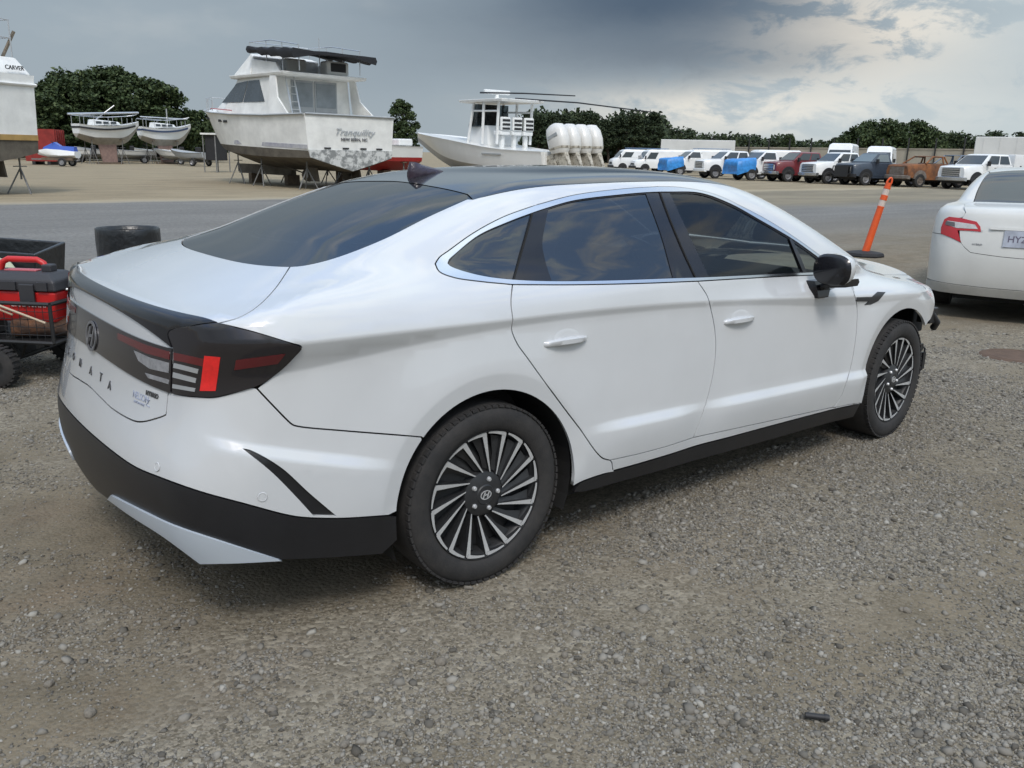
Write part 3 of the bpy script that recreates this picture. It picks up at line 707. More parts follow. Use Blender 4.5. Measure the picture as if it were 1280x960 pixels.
rocker = panel('rocker_cover', [XZ((.392, .262), (.42, .290), (.48, .299), (.77, .299), (1.35, .297), (2.2, .28), (2.435, .272)), XZ((2.435, .272), (2.41, .198)), XZ((2.41, .198), (1.3, .222), (.77, .235), (.44, .25), (.392, .262))[:-1]], CY, M_plast, car, off=-.002, mirror=True)
# front fender
c_hood = np.vstack([PX((1058.7, 350), (1062, 343)), TOP((2.43, -.797), (2.6, -.765), (2.9, -.715), (3.15, -.68), (3.32, -.655))])
c_ff = snap(crom([(3.32, -.655, .850), (3.335, -.71, .83), (3.315, -.77, .795), (3.29, -.825, .755), (3.274, -.858, .70), (3.235, -.873, .666), (3.157, -.889, .626)], .02), 5)
a1 = math.degrees(math.atan2(c_ff[-1][2]-.334, c_ff[-1][0]-2.84))
arcF = ARC(2.84, AF, a1, 189)
fend = panel('front_fender', [c_hood, c_ff, arcF, XZ((2.44, .277), (2.33, .287), (2.2, .291))[1:-1], rv(c_cutF)[:-4]], CY, M_white, car, lines=[crease_u, crease_l, arch_f, wedge_u, wedge_l], mirror=True)
# trunk lid, bumper, lamps
c_tb = half(PX((207.6, 518.2), (203, 520.5), (179, 527), (168.3, 526.3), (141, 511.4), (126.7, 498), (114, 485), (104, 472)))
c_gb = evenfit(c_gl_b)
c_mid = PX((273.3, 404.2), (245, 425), (222, 445), (212, 470), (210.3, 489.8), (207.6, 518.2))
trunk = panel('trunk_lid', [sym(rv(c_gb), rv(c_trk), c_mid, c_tb)], SCN, M_white, car, h=.03)
c_bl = half(PX((485.5, 644.3), (425.3, 648), (379.3, 646.8), (360, 644), (303.7, 629.2), (249.5, 614.3), (200.8, 597), (168.3, 583.2), (135.8, 560.2), (103.3, 531.8), (90, 517)))
ab2 = math.degrees(math.atan2(c_bl[0][2]-.334, c_bl[0][0])) % 360
c_bl = clip_arc(c_bl, 0, AR+.002)
vent = [PX((303, 560.5), (312, 562), (351, 584), (386.4, 616), (420.5, 645)), PX((420.5, 645), (391.7, 644.5)), PX((391.7, 644.5), (368.7, 619.5), (340.4, 591), (303, 560.5))]
bz = lambda x: .60-.28*(x+.55)
wedge_b = zline(bz, -.92, -.3, (.007, -.006)); wedge_b2 = zline(bz, -.92, -.3, (-.025, -.040))
m2 = lambda L_: L_*np.array([1, -1, 1])
c_tl_b = PX((321, 485.5), (316.7, 484.2), (283.3, 493.3), (266.7, 496.5), (245, 495.8), (228, 494), (211, 490))
bump = panel('rear_bumper', [sym(rv(c_tb)[:-1], PX((207.6, 518.2), (210.3, 489.8))[:-1], rv(c_tl_b), c_bmp, ARC(0, AR, a_b, ab2)[1:-1], c_bl)], SCN, M_white, car, h=.028, lines=[wedge_b, wedge_b2, m2(wedge_b), m2(wedge_b2), arch_r, m2(arch_r)],
    holes=[np.vstack(vent), mir(np.vstack(vent))], hgap=.0)
panel('bumper_vent', vent, SR, M_plast, car, off=-.008, gap=-.006, lip=.004, mirror=True)
c_vb = half(PX((487, 692), (420, 697), (352, 700), (300, 702), (252, 702.5), (206, 668.5), (160, 640), (133, 622), (114, 606), (98, 582)))
c_vb[:, 2] = np.maximum(c_vb[:, 2], .2)
val = panel('bumper_valance', [sym(rv(c_bl), ARC(0, AR, ab2, ab2+14, 12)[1:], c_vb[2:])], SCN, M_plast, car, off=.001, h=.03, lip=.04)
c_s1 = PX((141, 618), (182, 638.7), (217, 655), (284.7, 678), (352, 699.6))
panel('bumper_accent', [c_s1, PX((352, 699.6), (300, 702), (252, 703)), PX((252, 703), (206, 669), (165, 643), (137, 623)), PX((137, 623), (141, 618))], SCN, M_silver, car, off=.008, gap=0, lip=.03, mirror=True)
glass_r = panel('rear_window', [sym(rv(c_gb), c_gl_r, half(c_gl_t)[1:])], SCN, M_glassP, car, h=.035, off=-.003, lip=0)
roof = panel('roof_panel', [sym(rv(half(c_gl_t)), c_rail[1:], TOP((1.78, -.578), (1.80, -.3), (1.82, 0)))], CY, M_glassP if False else mat('black_glass_roof', (.014, .016, .018), .12, coat=.6, var=.2), car, h=.04, off=-.001)
wind = panel('windshield', [sym(TOP((1.83, 0), (1.81, -.3), (1.79, -.578)), c_apil[1:], TOP((2.52, -.68), (2.62, -.35), (2.66, 0)))], CY, M_glassS, car, h=.05, off=-.003, lip=0)
c_hc = TOP((2.66, 0), (2.62, -.35), (2.54, -.68), (2.53, -.775))
hood = panel('hood', [sym(c_hc[:-1], c_hood[-28:] if False else TOP((2.53, -.775), (2.6, -.765), (2.9, -.715), (3.15, -.68), (3.32, -.655)), TOP((c_ff[0][0], c_ff[0][1]), (3.42, -.5), (3.5, -.25), (3.52, 0))[1:])], TP, M_white, car, h=.04, gap=.004)
# --- side windows: bright surround, black pillar covers, glass
dlo = np.vstack([c_dlo_up1, c_dlo_up2, c_dlo_up3, c_dlo_fr, c_belt3, c_belt2, c_belt1])
inn = np.vstack([PX((559, 329.5), (561, 324.5), (568, 318), (597.5, 294.4), (635, 277.3), (666.5, 265.5), (683, 260), (717, 250.5), (777, 243), (811, 240.2), (838, 239.6), (875, 241), (912.5, 254.4), (950, 275), (991, 299), (1013, 314.5)),
    PX((1013, 314.5), (1026, 324.5), (1036, 335), (1037, 339.5)), PX((1034, 340), (1010, 340.8), (950, 343.6), (884, 346.8), (845, 348), (760, 351), (687, 351.8), (642, 350), (605, 345.6), (575, 338), (562, 332.6), (559, 329.5))])
panel('window_surround', [dlo], CY, M_chrome, car, h=.03, off=.0015, gap=.002, holes=[inn], hgap=0, lip=.008, mirror=True)
q_gl = np.vstack([PX((561, 328.8), (568.5, 318.8), (598, 295.2), (635, 278.2), (663.5, 267.3)), PX((663.5, 267.3), (652, 310), (641, 348.6)), PX((641, 348.6), (605, 344.4), (575, 337), (562.5, 331.6), (561, 328.8))])
r_gl = np.vstack([PX((686, 260.6), (717, 251.6), (777, 244.2), (808, 241.6)), PX((808, 241.6), (827, 293), (842, 346.8)), PX((842, 346.8), (760, 349.8), (690, 350.6)), PX((690, 350.6), (682, 325), (678.5, 304), (682, 280), (686, 260.6))])
f_gl = np.vstack([PX((838, 241), (875, 242.4), (912, 256), (950, 276.5), (987, 298)), PX((987, 298), (995, 318), (1003, 340)), PX((1003, 340), (950, 342.6), (886.5, 345.5)), PX((886.5, 345.5), (862, 293), (838, 241))])
t_gl = np.vstack([PX((993, 302.5), (1011, 315)), PX((1011, 315), (1022, 323.5), (1029, 332), (1028, 339)), PX((1026, 339.4), (1009, 339.8)), PX((1009, 339.8), (1001, 320), (993, 302.5))])
panel('pillar_cover', [inn], CY, M_gloss, car, h=.03, off=-.003, gap=.001, holes=[q_gl, r_gl, f_gl, t_gl], hgap=0, lip=.012, mirror=True)
for nm, lp, mt in (('quarter_window', q_gl, M_glassP), ('rear_door_window', r_gl, M_glassP), ('front_door_window', f_gl, M_glassS), ('corner_window', t_gl, M_glassS)):
    panel(nm, [lp], CY, mt, car, h=.04, off=-.006, gap=-.004, lip=0, mirror=True)
# shut lines across the pillar covers
def strip(name, P, w, offn, mt, parent=car, mirror=False, taper=False):
    """thin raised ribbon along a surface curve"""
    P = dedupe(P); N = carN(P); T = np.gradient(P, axis=0); T /= np.linalg.norm(T, axis=1)[:, None]; B = np.cross(N, T)
    wv = np.full(len(P), w/2.)
    if taper: wv = wv*np.interp(np.linspace(0, 1, len(P)), [0, .1, .9, 1], [.2, 1, 1, .2])
    for s_ in ((1, -1) if mirror else (1,)):
        mb = MB(); rings = []
        for i in range(len(P)):
            a = P[i]-B[i]*wv[i]; b = P[i]+B[i]*wv[i]
            rings.append([tuple(q*np.array([1, s_, 1])) for q in (a-N[i]*.004, a+N[i]*offn, b+N[i]*offn, b-N[i]*.004)])
        mb.loft(rings); mb.build(name, mt, parent, smooth=40)
strip('door_seam', PX((668, 257), (660, 287), (650, 322), (640.6, 355.8)), .006, .0012, M_under, mirror=True)
strip('door_seam', PX((822.5, 233.3), (838, 275), (857, 320), (872, 351.5)), .007, .0012, M_under, mirror=True)
strip('glass_divider', PX((988, 298), (997, 320), (1005.5, 340.4)), .022, .001, M_gloss, mirror=True)

# --- black tail: spoiler, light bar, corner lamps
c_sp_up = PX((273.3, 404.2), (260, 401), (216, 390.6), (185, 381.3), (160, 371.9), (128.7, 360.4), (108, 345))
c_sp_lo = evenfit(PX((217, 435), (205, 426), (185, 411), (164, 396), (140, 381.5), (122, 374), (108, 366)))
c_lb_up = evenfit(PX((217, 435.5), (205, 432), (185, 425), (154, 413.5), (122, 393.7), (94.5, 372)))
c_lb_lo = evenfit(PX((215.3, 492), (210, 488.5), (185, 479.2), (160, 466.7), (135, 449), (112, 431), (101.7, 423)))
panel('spoiler', [sym(rv(c_sp_lo)[:-1], PX((217, 435), (213, 415), (240, 408), (273.3, 404.2))[:-1], evenfit(c_sp_up))], SCN, M_gloss, car, h=.022, off=.007, gap=.001, lip=.010)
lightbar = panel('light_bar', [sym(rv(c_lb_up)[:-1], PX((217, 435.5), (216, 460), (215.3, 492))[:-1], c_lb_lo)], SCN, M_lens, car, h=.03, off=.006, gap=.001, lip=.010)[0]
c_cl = PX((273.3, 404.2), (240, 408), (213, 415), (218.5, 436), (218, 460), (217, 492.4))
lamp = panel('tail_lamp', [c_cl, PX((217, 492.4), (228, 494), (245, 495.8)), c_tl_lo, c_tl_tip, c_tl_up], SR, M_lens, car, h=.018, off=.006, gap=.001, lip=.012, mirror=True)
for k, s_ in enumerate((1, -1)):
    pass
def lamp_bit(name, px, mt, off=.0075, chart=SR):
    P = np.vstack([PX(*(px[i], px[(i+1) % len(px)]), step=4)[:-1] for i in range(len(px))])
    a, b = panel(name, [P], chart, mt, car, h=.012, off=off, gap=0, lip=.003, mirror=True)
    a.parent = lamp[0]; b.parent = lamp[1]
lamp_bit('brake_light', [(257.5, 444.2), (276.7, 445.8), (270.8, 488.3), (251.7, 488.3)], M_red, .008)
lamp_bit('side_reflector', [(295.8, 449), (356, 441), (346.7, 453), (293.3, 461.3)], M_redd)
for q in ([(220, 453.5), (250, 461), (249, 466.5), (219, 459.5)], [(219, 465), (247, 472.3), (246.5, 478.5), (218.4, 471.5)], [(218.4, 479.8), (246, 485), (245.3, 489.5), (218, 485)]): lamp_bit('light_blade', q, M_grey)
lamp_bit('red_strip', [(219.5, 440.5), (256, 448), (256, 457.5), (219.5, 450)], M_redd)
def bar_bit(name, px, mt, off=.0075):
    P = np.vstack([PX(*(px[i], px[(i+1) % len(px)]), step=4)[:-1] for i in range(len(px))])
    a, b = panel(name, [P], SCN, mt, car, h=.015, off=off, gap=0, lip=.003, mirror=True); a.parent = lightbar; b.parent = lightbar
bar_bit('red_strip', [(150, 416), (185, 431), (214.5, 439.6), (214.5, 449.5), (185, 441.5), (150, 424)], M_redd)
M_fog = mat('frosted_reflector', (.30, .30, .31), .35, var=.5, vscale=40)
bar_bit('light_blade', [(170, 438), (190, 447), (213.5, 453.5), (213.5, 466), (190, 461), (176, 451)], M_fog)
bar_bit('light_blade', [(184, 466), (213.5, 474.5), (213.5, 480), (188, 472.5)], M_fog)

# --- badge and lettering on the tail
def on_rear(me, px, py, mt, parent, name, size_fix=1.0, off=.006):
    q = unproj([(px, py)])[0]; n = carN(q[None])[0]; up = np.array([0, 0, 1.]); rt = np.cross(up, n); rt /= np.linalg.norm(rt); up = np.cross(n, rt)
    Mx = Matrix(((rt[0], up[0], n[0], q[0]+n[0]*off), (rt[1], up[1], n[1], q[1]+n[1]*off), (rt[2], up[2], n[2], q[2]+n[2]*off), (0, 0, 0, 1)))
    o = link(name, me, mt, parent); o.matrix_local = Mx; return o
def h_badge(rx, ry, t=.004):
    """slanted H inside an oval ring"""
    mb = MB(); n = 36
    for (ra, rb) in (((rx, ry), (rx*.86, ry*.82)),):
        ring = []
        for k in range(n):
            a = 2*math.pi*k/n; c_, s_ = math.cos(a), math.sin(a)
            ring.append([(ra[0]*c_, ra[1]*s_, 0), (ra[0]*c_, ra[1]*s_, t), (rb[0]*c_, rb[1]*s_, t), (rb[0]*c_, rb[1]*s_, 0)])
        mb.loft(ring+[ring[0]], cap=False)
    sh = .38
    def bar(pts): mb.prism([(x*rx+sh*y*ry, y*ry) for x, y in pts], 'z', .0005, t*1.2)
    bar([(-.50, -.72), (-.30, -.78), (-.22, .66), (-.44, .60)]); bar([(.30, -.66), (.50, -.60), (.50, .72), (.28, .78)]); bar([(-.34, -.16), (.38, .0), (.38, .2), (-.34, .06)])
    return mb.mesh('emblem')
M_badge = mat('grey_badge', (.20, .20, .21), .35, metal=.5)
on_rear(h_badge(.062, .052), 117.5, 420, M_badge, lightbar, 'emblem', off=.0075)
M_let = mat('dark_lettering', (.10, .10, .105), .3, metal=.6)
L4 = unproj([(101, 454), (114, 463.5), (126.5, 472), (137.5, 482)]); stp = (L4[0]-L4[3])/3
for ch, q in zip('SONATA', [L4[0]+stp*2, L4[0]+stp]+list(L4)):
    q = snap(q[None])[0]; n = carN(q[None])[0]; up = np.array([0, 0, 1.]); rt = np.cross(up, n); rt /= np.linalg.norm(rt); up = np.cross(n, rt); q = q+n*.0015
    o = link('letter', text_mesh(ch, .042, .0015), M_let, trunk[0]); o.matrix_local = Matrix(((rt[0], up[0], n[0], q[0]), (rt[1], up[1], n[1], q[1]), (rt[2], up[2], n[2], q[2]), (0, 0, 0, 1)))
M_sticker = mat('blue_grey_decal', (.33, .36, .45), .5)
on_rear(text_mesh('NELSON', .030, .0008, spacing=.9), 176, 496.5, M_sticker, trunk[0], 'dealer_decal', off=.0006)
on_rear(text_mesh('AUTOMOTIVE', .0115, .0008), 174, 504, M_sticker, trunk[0], 'dealer_decal', off=.0006)
on_rear(text_mesh('HYBRID', .020, .001, spacing=1.1, italic_bold=.0006), 190.5, 493.5, M_let, trunk[0], 'hybrid_badge', off=.0014)
mb = MB(); mb.tube([(-.012, .012, 0), (.014, .012, 0), (-.004, -.006, 0), (.018, -.008, 0)], .0016, 6)
on_rear(mb.mesh('decal_swoosh'), 184, 504, M_sticker, trunk[0], 'dealer_decal', off=.0008)
for sx, sy in ((196.6, 583.5), (328, 621)):
    mb = MB(); mb.lathe([(.010, 0), (.0105, .0015), (.0135, .0018), (.0145, 0)], 20, 'z'); mb.lathe([(0.0001, .001), (.010, .001), (.0102, 0)], 20)
    on_rear(mb.mesh('parking_sensor', 40), sx, sy, M_white, bump[0], 'parking_sensor', off=.0012)

# --- antenna fin wrapped in dark foil
q = unproj([(516, 222)])[0]
ant = MB(); rings = []
for t, w, hh in ((0, .004, .004), (.12, .020, .018), (.35, .026, .035), (.62, .028, .055), (.82, .027, .074), (.93, .022, .078), (1.0, .012, .03)):
    x = .16-.22*t; rings.append([(x, w*math.cos(a)*(1 if abs(math.cos(a)) > .3 else 1), max(0, math.sin(a))*hh-.012*(math.sin(a) < 0)) for a in np.linspace(0, 2*math.pi, 11)[:-1]])
ant.loft(rings)
rng = random.Random(3); ant.v = [(a+rng.uniform(-.002, .002), b+rng.uniform(-.003, .003), c+rng.uniform(-.002, .003)) for a, b, c in ant.v]
ao = ant.build('antenna_fin', mat('crumpled_dark_wrap', (.03, .018, .032), .25, coat=.5, bump=.35, bscale=28), car, smooth=50)
ao.scale = (.85, .85, .80); qa = snap(np.array([[.30, 0., 1.42]]))[0]; ao.location = (float(qa[0]), 0, float(qa[2])); ao.rotation_euler = (0, -.10, 0)

# --- door handles, fender vent, mirror
def handle(px, py, door):
    q = unproj([(px, py)])[0]
    cupP = []
    for s_, dr in ((1, door[0]), (-1, door[1])):
        mb = MB(); rings = []
        for t in np.linspace(0, 1, 13):
            x = q[0]-.112+.224*t; bow = math.sin(math.pi*t)**.6
            pr = [(0, -.013), (.5, -.0165), (1, -.010), (1, .006), (.5, .0135), (0, .012)]
            base = snap(np.array([[x, q[1], q[2]+.012*math.sin(math.pi*t)*.2]]), 4)[0]; n = carN(base[None])[0]
            rings.append([tuple((base+n*(-.004+(.034*bow+.002)*a)+np.array([0, 0, b*(.55+.45*bow)]))*np.array([1, s_, 1])) for a, b in pr])
        mb.loft(rings); h_ = mb.build('door_handle', M_white, dr, smooth=60)
        # recessed cup behind the grip
        mb = MB(); n_ = 18; c0 = []; rr = [[], [], []]
        for k in range(n_):
            a = 2*math.pi*k/n_
            for j, (m_, dp) in enumerate(((1.0, .0012), (.8, .0022), (.45, .0012))):
                b_ = snap(np.array([[q[0]+.004+.066*m_*math.cos(a), q[1], q[2]+.012+.034*m_*math.sin(a)]]), 4)[0]; nn = carN(b_[None])[0]
                rr[j].append(tuple((b_+nn*dp)*np.array([1, s_, 1])))
        mb.loft(rr, cap=True); mb.build('handle_cup', M_white, dr, smooth=60)
handle(707, 426.5, drR); handle(924, 400, drF)
sc = lambda pts: [(1000+x/8.725, 290+y/8.725) for x, y in pts]
vp = sc([(612, 712), (780, 708), (840, 655), (930, 658), (850, 750), (770, 790), (700, 795), (745, 755), (612, 755)])
P = np.vstack([PX(vp[i], vp[(i+1) % len(vp)], step=3)[:-1] for i in range(len(vp))])
fv = panel('fender_vent', [P], CY, mat('vent_black', (.03, .032, .036), .4), car, h=.015, off=.003, gap=0, lip=.006, mirror=True)
for o_, f_ in zip(fv, fend): o_.parent = f_
def mirror_(s_):
    root = MB()
    base = np.array([1.94, -.985, 1.015])
    # housing: flattened egg, open to the rear
    rings = []
    for t, rx, rz in ((0.0, .088, .066), (.10, .096, .073), (.30, .092, .071), (.55, .078, .062), (.8, .054, .044), (.95, .030, .024), (1.0, .006, .006)):
        rings.append([(base[0]-.03+.125*t, (base[1]-.004*0+rx*math.copysign(abs(math.cos(a))**.75, math.cos(a))-.02*t), base[2]+.012*t+rz*math.copysign(abs(math.sin(a))**.75, math.sin(a))) for a in np.linspace(0, 2*math.pi, 29)[:-1]])
    f = lambda pts: [(x, y*s_, z) for x, y, z in pts]
    cap_ = MB().loft([f(r_) for r_ in rings[1:]]).build('mirror_cap', M_white, car, smooth=60)
    MB().loft([f(rings[1]), f(rings[0]), f([(x-.004, base[1]+(y-base[1])*.93, base[2]+(z-base[2])*.90) for x, y, z in rings[0]])]).build('mirror_rim', M_gloss, cap_, smooth=60)
    MB().loft([f([(x-.001, base[1]+(y-base[1])*.92, base[2]+(z-base[2])*.89) for x, y, z in rings[0]]), f([(x+.006, base[1]+(y-base[1])*.90, base[2]+(z-base[2])*.87) for x, y, z in rings[0]])]).build('mirror_glass', mat('mirror_glass', (.05, .055, .06), .05, metal=.6), cap_)
    arm = MB(); arm.loft([f([(x0+dx, y0, z0+dz) for dx, dz in ((-.055, -.018), (.05, -.018), (.062, .0), (.05, .016), (-.05, .016), (-.062, 0))]) for x0, y0, z0 in ((2.02, -1.04, .955), (2.02, -.95, .942), (2.01, -.905, .917), (1.995, -.875, .892))])
    arm.build('mirror_arm', M_gloss, cap_, smooth=50)
    ft = MB(); ft.loft([f([(x0+dx, y0+dy, z0) for dx, dy in ((-.07*k, 0.02), (.07*k, .02), (.06*k, -.028*k), (-.055*k, -.028*k))]) for x0, y0, z0, k in ((1.985, -.872, .952, 1.0), (1.98, -.892, .917, 1.0), (1.978, -.905, .872, .72))])
    ft.build('mirror_foot', M_gloss, cap_, smooth=50)
for s_ in (1, -1): mirror_(s_)

# --- wheels
def tyre_mesh():
    mb = MB(); w = .1175; prof = []
    prof = [(.232, -.088), (.240, -.103), (.262, -.114), (.290, -.1165), (.312, -.111), (.326, -.100), (.3315, -.085), (.334, -.055)]
    full = prof+[(.3345, 0)]+[(a, -b) for a, b in prof[::-1]]
    mb.lathe(full, 72, 'y')
    # circumferential grooves read through dark ribs; sipes on the shoulders as small raised blocks
    for k in range(72):
        a = 2*math.pi*k/72; m_ = Matrix.Rotation(-a, 4, 'Y')
        for sgn in (-1, 1): mb.box(-.0105, .0105, sgn*.0985-.012, sgn*.0985+.010, .3225, .3305, m_)
    return mb.mesh('tyre', 40)
def wheel_parts():
    d = {}
    d['tyre'] = (tyre_mesh(), M_rubber)
    mb = MB(); mb.lathe([(.239, -.108), (.2395, -.100), (.232, -.096), (.222, -.080), (.212, -.03), (.215, .09), (.238, .10)], 64, 'y'); d['rim'] = (mb.mesh('rim', 40), M_rimd)
    mb = MB(); mb.lathe([(.0001, -.062), (.20, -.052), (.213, -.045), (.213, -.02), (.0001, -.02)], 48, 'y'); d['rim_back'] = (mb.mesh('rim_back', 40), M_rimd)
    mb = MB(); mb.lathe([(.0001, -.098), (.034, -.0985), (.038, -.095), (.062, -.092), (.082, -.083), (.090, -.055)], 40, 'y'); d['hub'] = (mb.mesh('hub', 30), M_rimd)
    # swept blades, machined faces on dark vanes
    n = 16; fac = MB(); van = MB()
    def pt(r, a): return (r*math.sin(a), r*math.cos(a))
    for k in range(n):
        a0 = 2*math.pi*k/n
        rs = np.linspace(.083, .2325, 7); cl = [a0+R(18)-R(21)*((r-.083)/.15)**.9 for r in rs]
        pa, pb_ = np.array(pt(.083, a0+R(18))), np.array(pt(.2325, a0-R(3))); ln = [pa+(pb_-pa)*q for q in np.linspace(0, 1, 7)]; rs = [max(.0831, float(np.hypot(*q))) for q in ln]; cl = [math.atan2(q[0], q[1]) for q in ln]
        wd = [.0050+.0150*((r-.083)/.15)**1.1 for r in rs]
        Lf = []; Rt = []
        for r, a, w_ in zip(rs, cl, wd):
            da = w_/2/r; Lf.append((r, a-da)); Rt.append((r, a+da))
        def dep(r): return -.088-.014*((r-.083)/.15)
        top = [(*pt(r, a), dep(r)) for r, a in Lf]; bot = [(*pt(r, a), dep(r)) for r, a in Rt]
        m = len(rs); v = [(x, y_, z) for x, z, y_ in top]+[(x, y_, z) for x, z, y_ in bot]
        v2 = [(x, y_+.05, z) for x, y_, z in v]
        f = [(i, i+1, m+i+1, m+i) for i in range(m-1)]; fs = [(i, i+1, 2*m+i+1, 2*m+i) for i in range(m-1)]+[(m+i, m+i+1, 3*m+i+1, 3*m+i) for i in range(m-1)]
        fac.add(v, f); van.add([(x*.999, y_+.0006, z*.999) for x, y_, z in v]+v2, fs+f)
        # hook along the rim, trailing from the blade's outer end
        ro, ri = .2355, .2215; ae = cl[-1]; hk = np.linspace(ae+.02, ae-2*math.pi/n*.80, 7)
        v = []; m = len(hk)
        for j, a in enumerate(hk):
            th = ri+(ro-ri)*.55*(j/(m-1))
            x1, z1 = pt(ro, a); x2, z2 = pt(th, a); v += [(x1, -.1035, z1), (x2, -.1025, z2)]
        fac.add(v, [(2*j, 2*j+2, 2*j+3, 2*j+1) for j in range(m-1)])
        van.add(v+[(x, y_+.04, z) for x, y_, z in v], [(2*j+1, 2*j+3, 2*m+2*j+3, 2*m+2*j+1) for j in range(m-1)])
        # dark vane floor between blades
        a1 = a0-R(3); q = []
        for r in (.09, .15, .215):
            aa = a0+R(18)-R(21)*((r-.083)/.15)**.9
            for da in (.0, -2*math.pi/n*.55): x, z = pt(r, aa+da); q.append((x, -.080-.008*((r-.083)/.15)+.012*(da < 0), z))
        van.add(q, [(0, 2, 3, 1), (2, 4, 5, 3)])
    d['spoke_vanes'] = (van.mesh('spoke_vanes', 30), M_rimd); d['spoke_faces'] = (fac.mesh('spoke_faces', 30), M_rims)
    mb = MB(); mb.lathe([(.0001, -.101), (.0065, -.1005), (.0085, -.097), (.0095, -.085)], 10, 'y')
    d['lug_nut'] = (mb.mesh('lug_nut', 30), M_rims)
    return d
WP = wheel_parts(); EMB = h_badge(.024, .017, .002)
for wx, wy, s_, st in ((0, -.79, 1, 0), (0, .79, -1, 0), (2.84, -.79, 1, R(4)), (2.84, .79, -1, R(4))):
    wh = link('wheel', WP['tyre'][0].copy(), M_rubber, car); wh.location = (wx, wy, .334); wh.rotation_euler = (0, R(17)*(wx > 1), st if s_ == 1 else math.pi+st)
    for nm in ('rim', 'rim_back', 'hub', 'spoke_vanes', 'spoke_faces'):
        link(nm, WP[nm][0], WP[nm][1], wh)
    for k in range(5): a = 2*math.pi*k/5+.3; link('lug_nut', WP['lug_nut'][0], M_rims, wh).location = (.057*math.sin(a), 0, .057*math.cos(a))
    e = link('emblem', EMB, M_rims, wh); e.location = (0, -.099, 0); e.rotation_euler = (R(90), 0, 0)
# --- under-structure: wheel houses, floor, front crash structure, interior
mb = MB(); mb.box(-.66, 3.3, -.70, .70, .22, .30); mb.box(.42, 2.40, -.86, .86, .22, .31)
for s_ in (-1, 1): mb.box(-.74, -.42, s_*.42-.26, s_*.42+.26, .32, .5)
mb.build('floor_pan', M_under, car)
for wx, rr in ((0, .40), (2.84, .415)):
    for s_ in (-1, 1):
        mb = MB(); n = 26; ring = []
        for k in range(n):
            a0_, a1_ = (R(-22), math.pi+R(22)) if wx < 1 else (R(78), math.pi+R(20)); a = a0_+(a1_-a0_)*k/(n-1); ring.append([(wx+rr*math.cos(a), s_*(.905-.01), .334+rr*math.sin(a)), (wx+rr*math.cos(a), s_*.62, .334+rr*math.sin(a))])
        mb.add([q for r_ in ring for q in r_], [(2*i, 2*i+1, 2*i+3, 2*i+2) for i in range(n-1)])
        m0 = mb.n; mb.add([(wx, s_*.62, .334)]+[r_[1] for r_ in ring], [(0, i+1, i+2) for i in range(n-1)])
        mb.build('wheel_liner', M_under, car)
mb = MB()
for s_ in (-1, 1):
    mb.box(3.28, 3.42, s_*.62-.12, s_*.62+.12, .52, .74); mb.box(3.1, 3.5, s_*.42-.06, s_*.42+.06, .42, .54)
mb.box(3.42, 3.5, -.62, .62, .42, .56); mb.box(3.30, 3.36, -.55, .55, .25, .72)
mb.build('crash_structure', M_under, car, bevel=.01)
mb = MB(); mb.tube([(3.28, -.84, .66), (3.33, -.86, .60), (3.36, -.83, .56)], .022, 8); mb.box(3.24, 3.33, -.86, -.78, .60, .69)
mb.build('lamp_bracket', M_plast, car, bevel=.006)
mb = MB(); mb.tube([(3.22, -.80, .48), (3.27, -.84, .45), (3.26, -.85, .40), (3.28, -.84, .33), (3.24, -.83, .30), (3.23, -.82, .36)], .006, 6); mb.box(3.21, 3.25, -.84, -.80, .44, .48); mb.box(3.235, 3.265, -.855, -.835, .33, .43)
mb.build('hanging_bracket', M_plast, car)
# interior
mb = MB()
mb.box(-.35, 2.35, -.70, .70, .30, .55); mb.box(2.0, 2.5, -.70, .70, .55, .93); mb.box(-.6, .0, -.60, .60, .55, 1.02)
mb.build('cabin_floor', M_int, car, bevel=.03)
def seat(x, y, w):
    st = thing('x', 'x', 'x') if False else None
    mb = MB(); mb.loft([[(x+dx, y+sy*w/2, z) for dx, sy, z in ((-.25, -1, .50), (-.25, 1, .50), (.28, 1, .52), (.28, -1, .52))], [(x+dx, y+sy*w/2, z) for dx, sy, z in ((-.25, -1, .62), (-.25, 1, .62), (.28, 1, .66), (.28, -1, .66))]])
    mb.loft([[(x-.20+dx, y+sy*w/2, .58) for dx, sy in ((-.08, -1), (-.08, 1), (.08, 1), (.08, -1))], [(x-.36+dx, y+sy*w/2*.85, 1.12) for dx, sy in ((-.06, -1), (-.06, 1), (.05, 1), (.05, -1))]])
    o = mb.build('seat', M_int, car, bevel=.04)
    h = MB(); h.box(x-.44, x-.35, y-.12, y+.12, 1.14, 1.27); h.build('headrest', M_int, o, bevel=.03)
for y in (-.36, .36): seat(1.35, y, .52); seat(.42, y, .56)
mb = MB(); mb.lathe([(.185, 0), (.195, .012), (.185, .024), (.175, .012)], 32, 'x', (0, 0, 0), closed=True); mb.box(-.005, .02, -.18, .18, -.02, .02)
o = mb.build('steering_wheel', M_int, car, smooth=40); o.location = (1.86, .36, .93); o.rotation_euler = (0, R(-24), 0)
